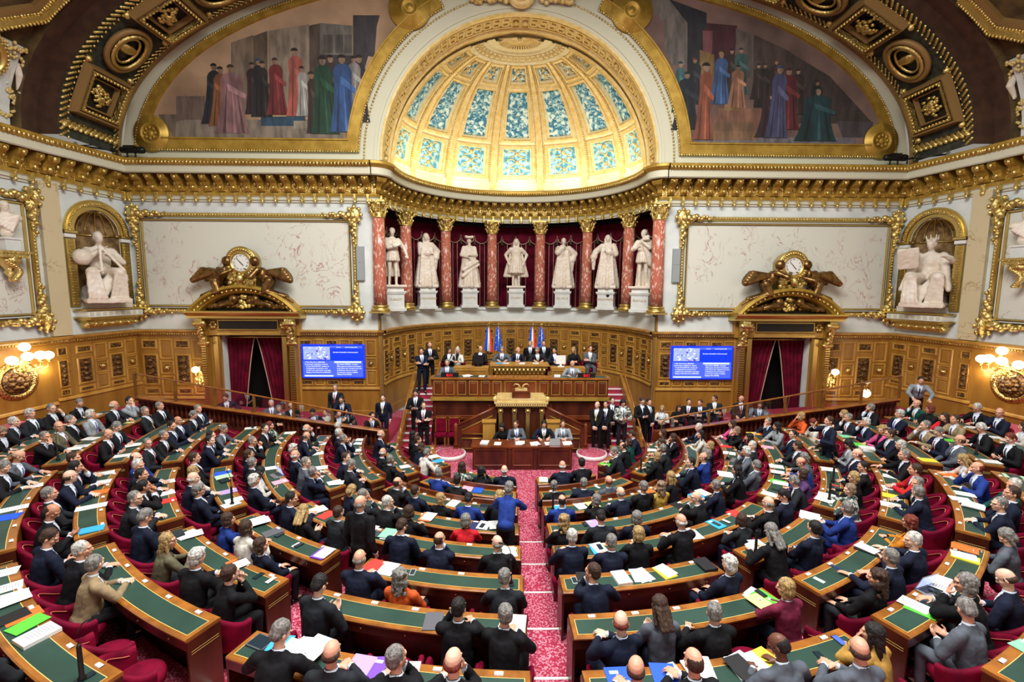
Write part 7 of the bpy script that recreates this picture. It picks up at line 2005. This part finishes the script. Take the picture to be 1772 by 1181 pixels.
# ---------------- papers, folders, phones, laptops on the desks
ICN = dict(white='white paper sheet', white2='long white paper', white3='white sheets', white4='thick stack of white papers', cream='cream booklet')
pc = {}
r5 = random.Random(21)
def quadsheet(mb, w, h, z0, z1, dx=0, dy=0, a=0, mi=0):
    mb.box(-w/2, w/2, -h/2, h/2, z0, z1, mi, Matrix.Translation((dx, dy, 0)) @ Matrix.Rotation(a, 4, 'Z'))
def item(n, label, loc, rz, grp):
    def mk(name, cat): t = thing(name, label, cat, loc, rz, grp); return t
    small = n.endswith('small'); base = n.replace('small', ''); num = int(base[-1]) if base[-1].isdigit() else 1; base = base.rstrip('0123456789')
    if base == 'laptop' or base == 'laptopd':
        t = mk('laptop', 'laptop'); mb = MB(); mb.box(-.16, .16, -.11, .11, 0, .014); mb.build('keyboard_base', 'laptop_metal', t)
        mb = MB(); mb.box(-.13, .13, -.01, .085, .014, .016); mb.build('keys', 'keys', t)
        X = Matrix.Translation((0, .11, .012)) @ Matrix.Rotation(.35, 4, 'X'); mb = MB(); mb.box(-.16, .16, -.006, 0, 0, .21, 0, X); l = mb.build('lid', 'laptop_metal', t)
        mb = MB(); mb.box(-.148, .148, -.008, -.005, .015, .195, 0, X); mb.build('display', 'screen_pale' if base == 'laptop' else 'lens_glass', l); return
    if base.startswith('phone'):
        mb = MB(); mb.box(-.037, .037, -.073, .073, 0, .009); o = mb.build('phone', 'paper_white' if base == 'phonew' else 'black'); o.location = loc; o.rotation_euler = (0, 0, rz); tag(o, label, 'phone', grp)
        mb = MB(); mb.box(-.033, .033, -.066, .066, .009, .0095); mb.build('display', 'screen_blue_b' if base == 'phoneb' else 'lens_glass', o); return
    if base == 'tablet':
        mb = MB(); mb.box(-.12, .12, -.09, .09, 0, .009 if num == 1 else .02); o = mb.build('tablet', 'paper_black' if r5.random() < .6 else 'paper_grey'); o.location = loc; o.rotation_euler = (0, 0, rz); tag(o, label, 'tablet', grp)
        mb = MB(); mb.box(-.108, .108, -.078, .078, .009 if num == 1 else .02, .0105 if num == 1 else .0215); mb.build('display', 'lens_glass', o); return
    if base == 'box': base = 'black'; num = 3
    if base == 'bluebox':
        mb = MB(); mb.box(-.17, .17, -.12, .12, 0, .06, 1); mb.box(-.17, .17, -.12, .12, .06, .066, 0); mb.box(-.17, .17, -.125, -.12, 0, .066, 0); o = mb.build('document_box', ['paper_cyan', 'paper_cream']); o.location = loc; o.rotation_euler = (0, 0, rz); tag(o, label, 'box', grp); return
    w, h = (.21, .297) if r5.random() < .7 else (.24, .31)
    if small: w, h = .06, .14
    if num == 2: w, h = .2, .42
    white = base in ('white', 'cream'); m = 'paper_'+base
    t = mk('paper_stack' if (white and num > 1) else 'paper_sheet' if white else 'folder', 'papers' if white else 'folder')
    th_ = {1: .004, 2: .004, 3: .018, 4: .04}[num]
    if white:
        mb = MB(); quadsheet(mb, w, h, 0, th_, a=r5.uniform(-.05, .05)); mb.build('sheets', m, t)
        if num == 3: mb = MB(); quadsheet(mb, w, h, th_, th_+.004, .07, .03, r5.uniform(-.5, .5)); mb.build('loose_sheet', 'paper_white', t)
        if not small:
            mb = MB(); [mb.box(-w*.36, w*r5.uniform(.1, .36), h*.36-i*h*.085-.003, h*.36-i*h*.085+.003, 0, .0006, 0, Matrix.Translation((0, 0, th_))) for i in range(8)]; mb.build('printed_lines', 'print', t)
    else:
        mb = MB(); quadsheet(mb, w*1.04, h*1.02, 0, th_); 
        mb.build('cover', m, t)
        if num == 3: mb = MB(); quadsheet(mb, w*.95, h*.95, th_, th_+.006, .03, .015, r5.uniform(-.2, .2)); mb.build('sheets', 'paper_white', t)
PW = dict(tablet='dark tablet', laptop='open laptop', laptopd='dark-screened laptop', phone='black phone', phonew='white phone', phoneb='phone with lit blue screen', bluebox='thick blue document box', box='dark case')
LAID = []
for l in PAPERS.split('\n'):
    k, th, off, n = l.split(); k = int(k); th = float(th); bi = block(k, th)
    b = n.rstrip('0123456789'); nm = ICN.get(n) or ICN.get(b) or PW.get(b) or PW.get(n) or ('narrow '+b.replace('small', '')+' slip' if b.endswith('small') else b.replace('pale', 'pale ').strip()+' folder')
    key = (nm, k, bi); pc[key] = pc.get(key, 0)+1
    lab = '%s on desktop, %s from left, %s, %s' % (nm, ords[pc[key]-1], rowname(k), BK[bi])
    p = PD(th, 5.69+k+float(off), dz(k)+.0065); d = CC-p
    near = [t_ for q_, t_ in LAID if (q_-p).xy.length < .3]
    base_z = p.z; p.z = max([base_z]+[t_ for t_ in near]); tk = (.046 if n.endswith('4') else .03 if n.endswith('3') else .07 if n == 'bluebox' else .02 if b in ('laptop', 'laptopd') else .011 if b in ('tablet', 'phone', 'phonew', 'phoneb') else .006); LAID.append((p.copy(), p.z+tk))
    item(n, lab, p, math.atan2(d.y, d.x)-PI/2+r5.uniform(-.25, .25), 'papers and devices on the desks')
tops = [((-1.15, 13.95), .63, 'white4', 'stack of white papers at left end of the front table'), ((-.75, 13.9), .63, 'white', 'white sheets before the long-haired writer at the front table'), ((-.1, 13.92), .63, 'white3', 'white sheets at the middle of the front table'), ((.35, 13.85), .63, 'white3', 'spread white sheets right of centre on front table'), ((.8, 13.9), .63, 'white', 'white paper before the third person at the front table'), ((1.35, 13.9), .63, 'white3', 'white papers at the right end of the front table'), ((.98, 13.8), .63, 'laptopd', 'small black laptop on the front table'),
 ((-1.9, 16.2), 2.285, 'white3', 'white papers on the left of the secretaries desktop'), ((-1.35, 16.2), 2.285, 'white', 'white booklet near the left of the lectern, platform desk'), ((1.3, 16.2), 2.285, 'white4', 'tall stack of papers right of the presiding desk'), ((2.15, 16.25), 2.285, 'white3', 'white papers before the writing person, platform desk right'), ((-.5, 17.2), 2.585, 'white', 'white papers at left of presiding desktop'), ((.1, 17.15), 2.585, 'white2', 'white papers at middle of presiding desktop'), ((.6, 17.2), 2.585, 'white', 'white papers at right of presiding desktop'), ((-.75, 17.2), 2.585, 'cyan', 'blue folder at the left end of the presiding desktop')]
for (x, y), z, n, lb in tops: item(n, lb, (x, y, z), r5.uniform(-.2, .2)+(PI if 'laptop' in n else 0), 'papers on the platform and front table')
for x in (-2.45, 2.3):
    t = thing('digital_timer', 'black timer with glowing red digits on the platform desk, %s side' % ('left' if x < 0 else 'right'), 'clock', (x, 16.05, 2.284)); mb = MB(); mb.box(-.3, .3, -.06, .06, 0, .15); mb.build('case', 'black', t)
    put('digits', text_mesh('0:11', .13, 'red_led'), face_mat((0, -.063, .03), (0, -1, 0)), t)
for x, w_, m, nm in ((-1.55, .4, 'black', 'black computer monitor on the upper tier, left of the presiding desk'), (1.55, .36, 'paper_white', 'white computer monitor seen from behind, right of the presiding desk')):
    t = thing('monitor', nm, 'monitor', (x, 17.35, 2.44)); mb = MB(); mb.box(-w_/2, w_/2, -.03, .03, .1, .42); mb.build('display_case', m, t); mb = MB(); mb.box(-.04, .04, -.02, .05, 0, .12); mb.box(-.12, .12, -.08, .1, 0, .02); mb.build('stand', m, t)
for i, (k, th) in enumerate(MICS):
    p = PD(th, 5.69+k+.2, dz(k)+.004); t = thing('microphone_stand', 'tall black gooseneck microphone post, %s, %s' % (rowname(k), BK[block(k, th)]), 'microphone', p, 0, 'microphone posts on the desks')
    mb = MB(); mb.lathe([(.035, 0), (.035, .03), (.022, .05), (.02, .34), (.012, .37), (.001, .37)], 10); mb.build('post', 'black', t)
    a = r5.uniform(0, 6); mb = MB(); mb.tube([(0, 0, .36), (0, 0, .48), (.04*math.cos(a), .04*math.sin(a), .56), (.12*math.cos(a), .12*math.sin(a), .6)], .006, 6); mb.cap((.12*math.cos(a), .12*math.sin(a), .6), .013, (.16*math.cos(a), .16*math.sin(a), .61), .014, 8); mb.build('gooseneck', 'black', t)
def area(name, loc, rot, sx, sy, e, col=(1, .93, .82), spread=None):
    l = bpy.data.lights.new(name, 'AREA'); l.shape = 'RECTANGLE'; l.size = sx; l.size_y = sy; l.energy = e; l.color = col
    if spread: l.spread = spread
    o = bpy.data.objects.new(name, l); o.location = loc; o.rotation_euler = rot; C.objects.link(o); return o
area('skylight', (0, 5.0, 16.2), (0, 0, 0), 12, 9, 4500, (1, 1, .99))
area('skylight', (0, 9.5, 15.4), (math.radians(30), 0, 0), 16, 2, 850, (1, .98, .94))
for k in range(5):
    a = math.radians(30+30*k); r = 4.55
    o = area('cove_lamp', (-r*math.cos(a), D+.3+r*math.sin(a)*.9, 10.25), (math.radians(180), 0, 0), 1.2, .3, 42, (1, .92, .74))
    o.rotation_euler = (math.radians(180-18), 0, PI/2-a)
w = bpy.data.worlds.new('world'); scene.world = w; w.use_nodes = True
w.node_tree.nodes['Background'].inputs[0].default_value = (.9, .85, .75, 1); w.node_tree.nodes['Background'].inputs[1].default_value = .3
cam = bpy.data.cameras.new('camera'); cam.sensor_width = 36; cam.lens = 810.84/1772*36; cam.clip_start = .05
co = bpy.data.objects.new('camera', cam); C.objects.link(co); scene.camera = co
co.matrix_world = Matrix.Translation((-.527, 0, 5.4)) @ Matrix.Rotation(-.01403, 4, 'Z') @ Matrix.Rotation(PI/2-.11487, 4, 'X') @ Matrix.Rotation(.0062, 4, 'Z')
scene.view_settings.view_transform = 'Standard'; scene.view_settings.look = 'None'; scene.view_settings.exposure = .1; scene.view_settings.gamma = 1
scene.cycles.max_bounces = 5; scene.cycles.diffuse_bounces = 3; scene.cycles.glossy_bounces = 2; scene.cycles.transmission_bounces = 3; scene.cycles.transparent_max_bounces = 6
scene.cycles.caustics_reflective = False; scene.cycles.caustics_refractive = False; scene.cycles.sample_clamp_indirect = 4
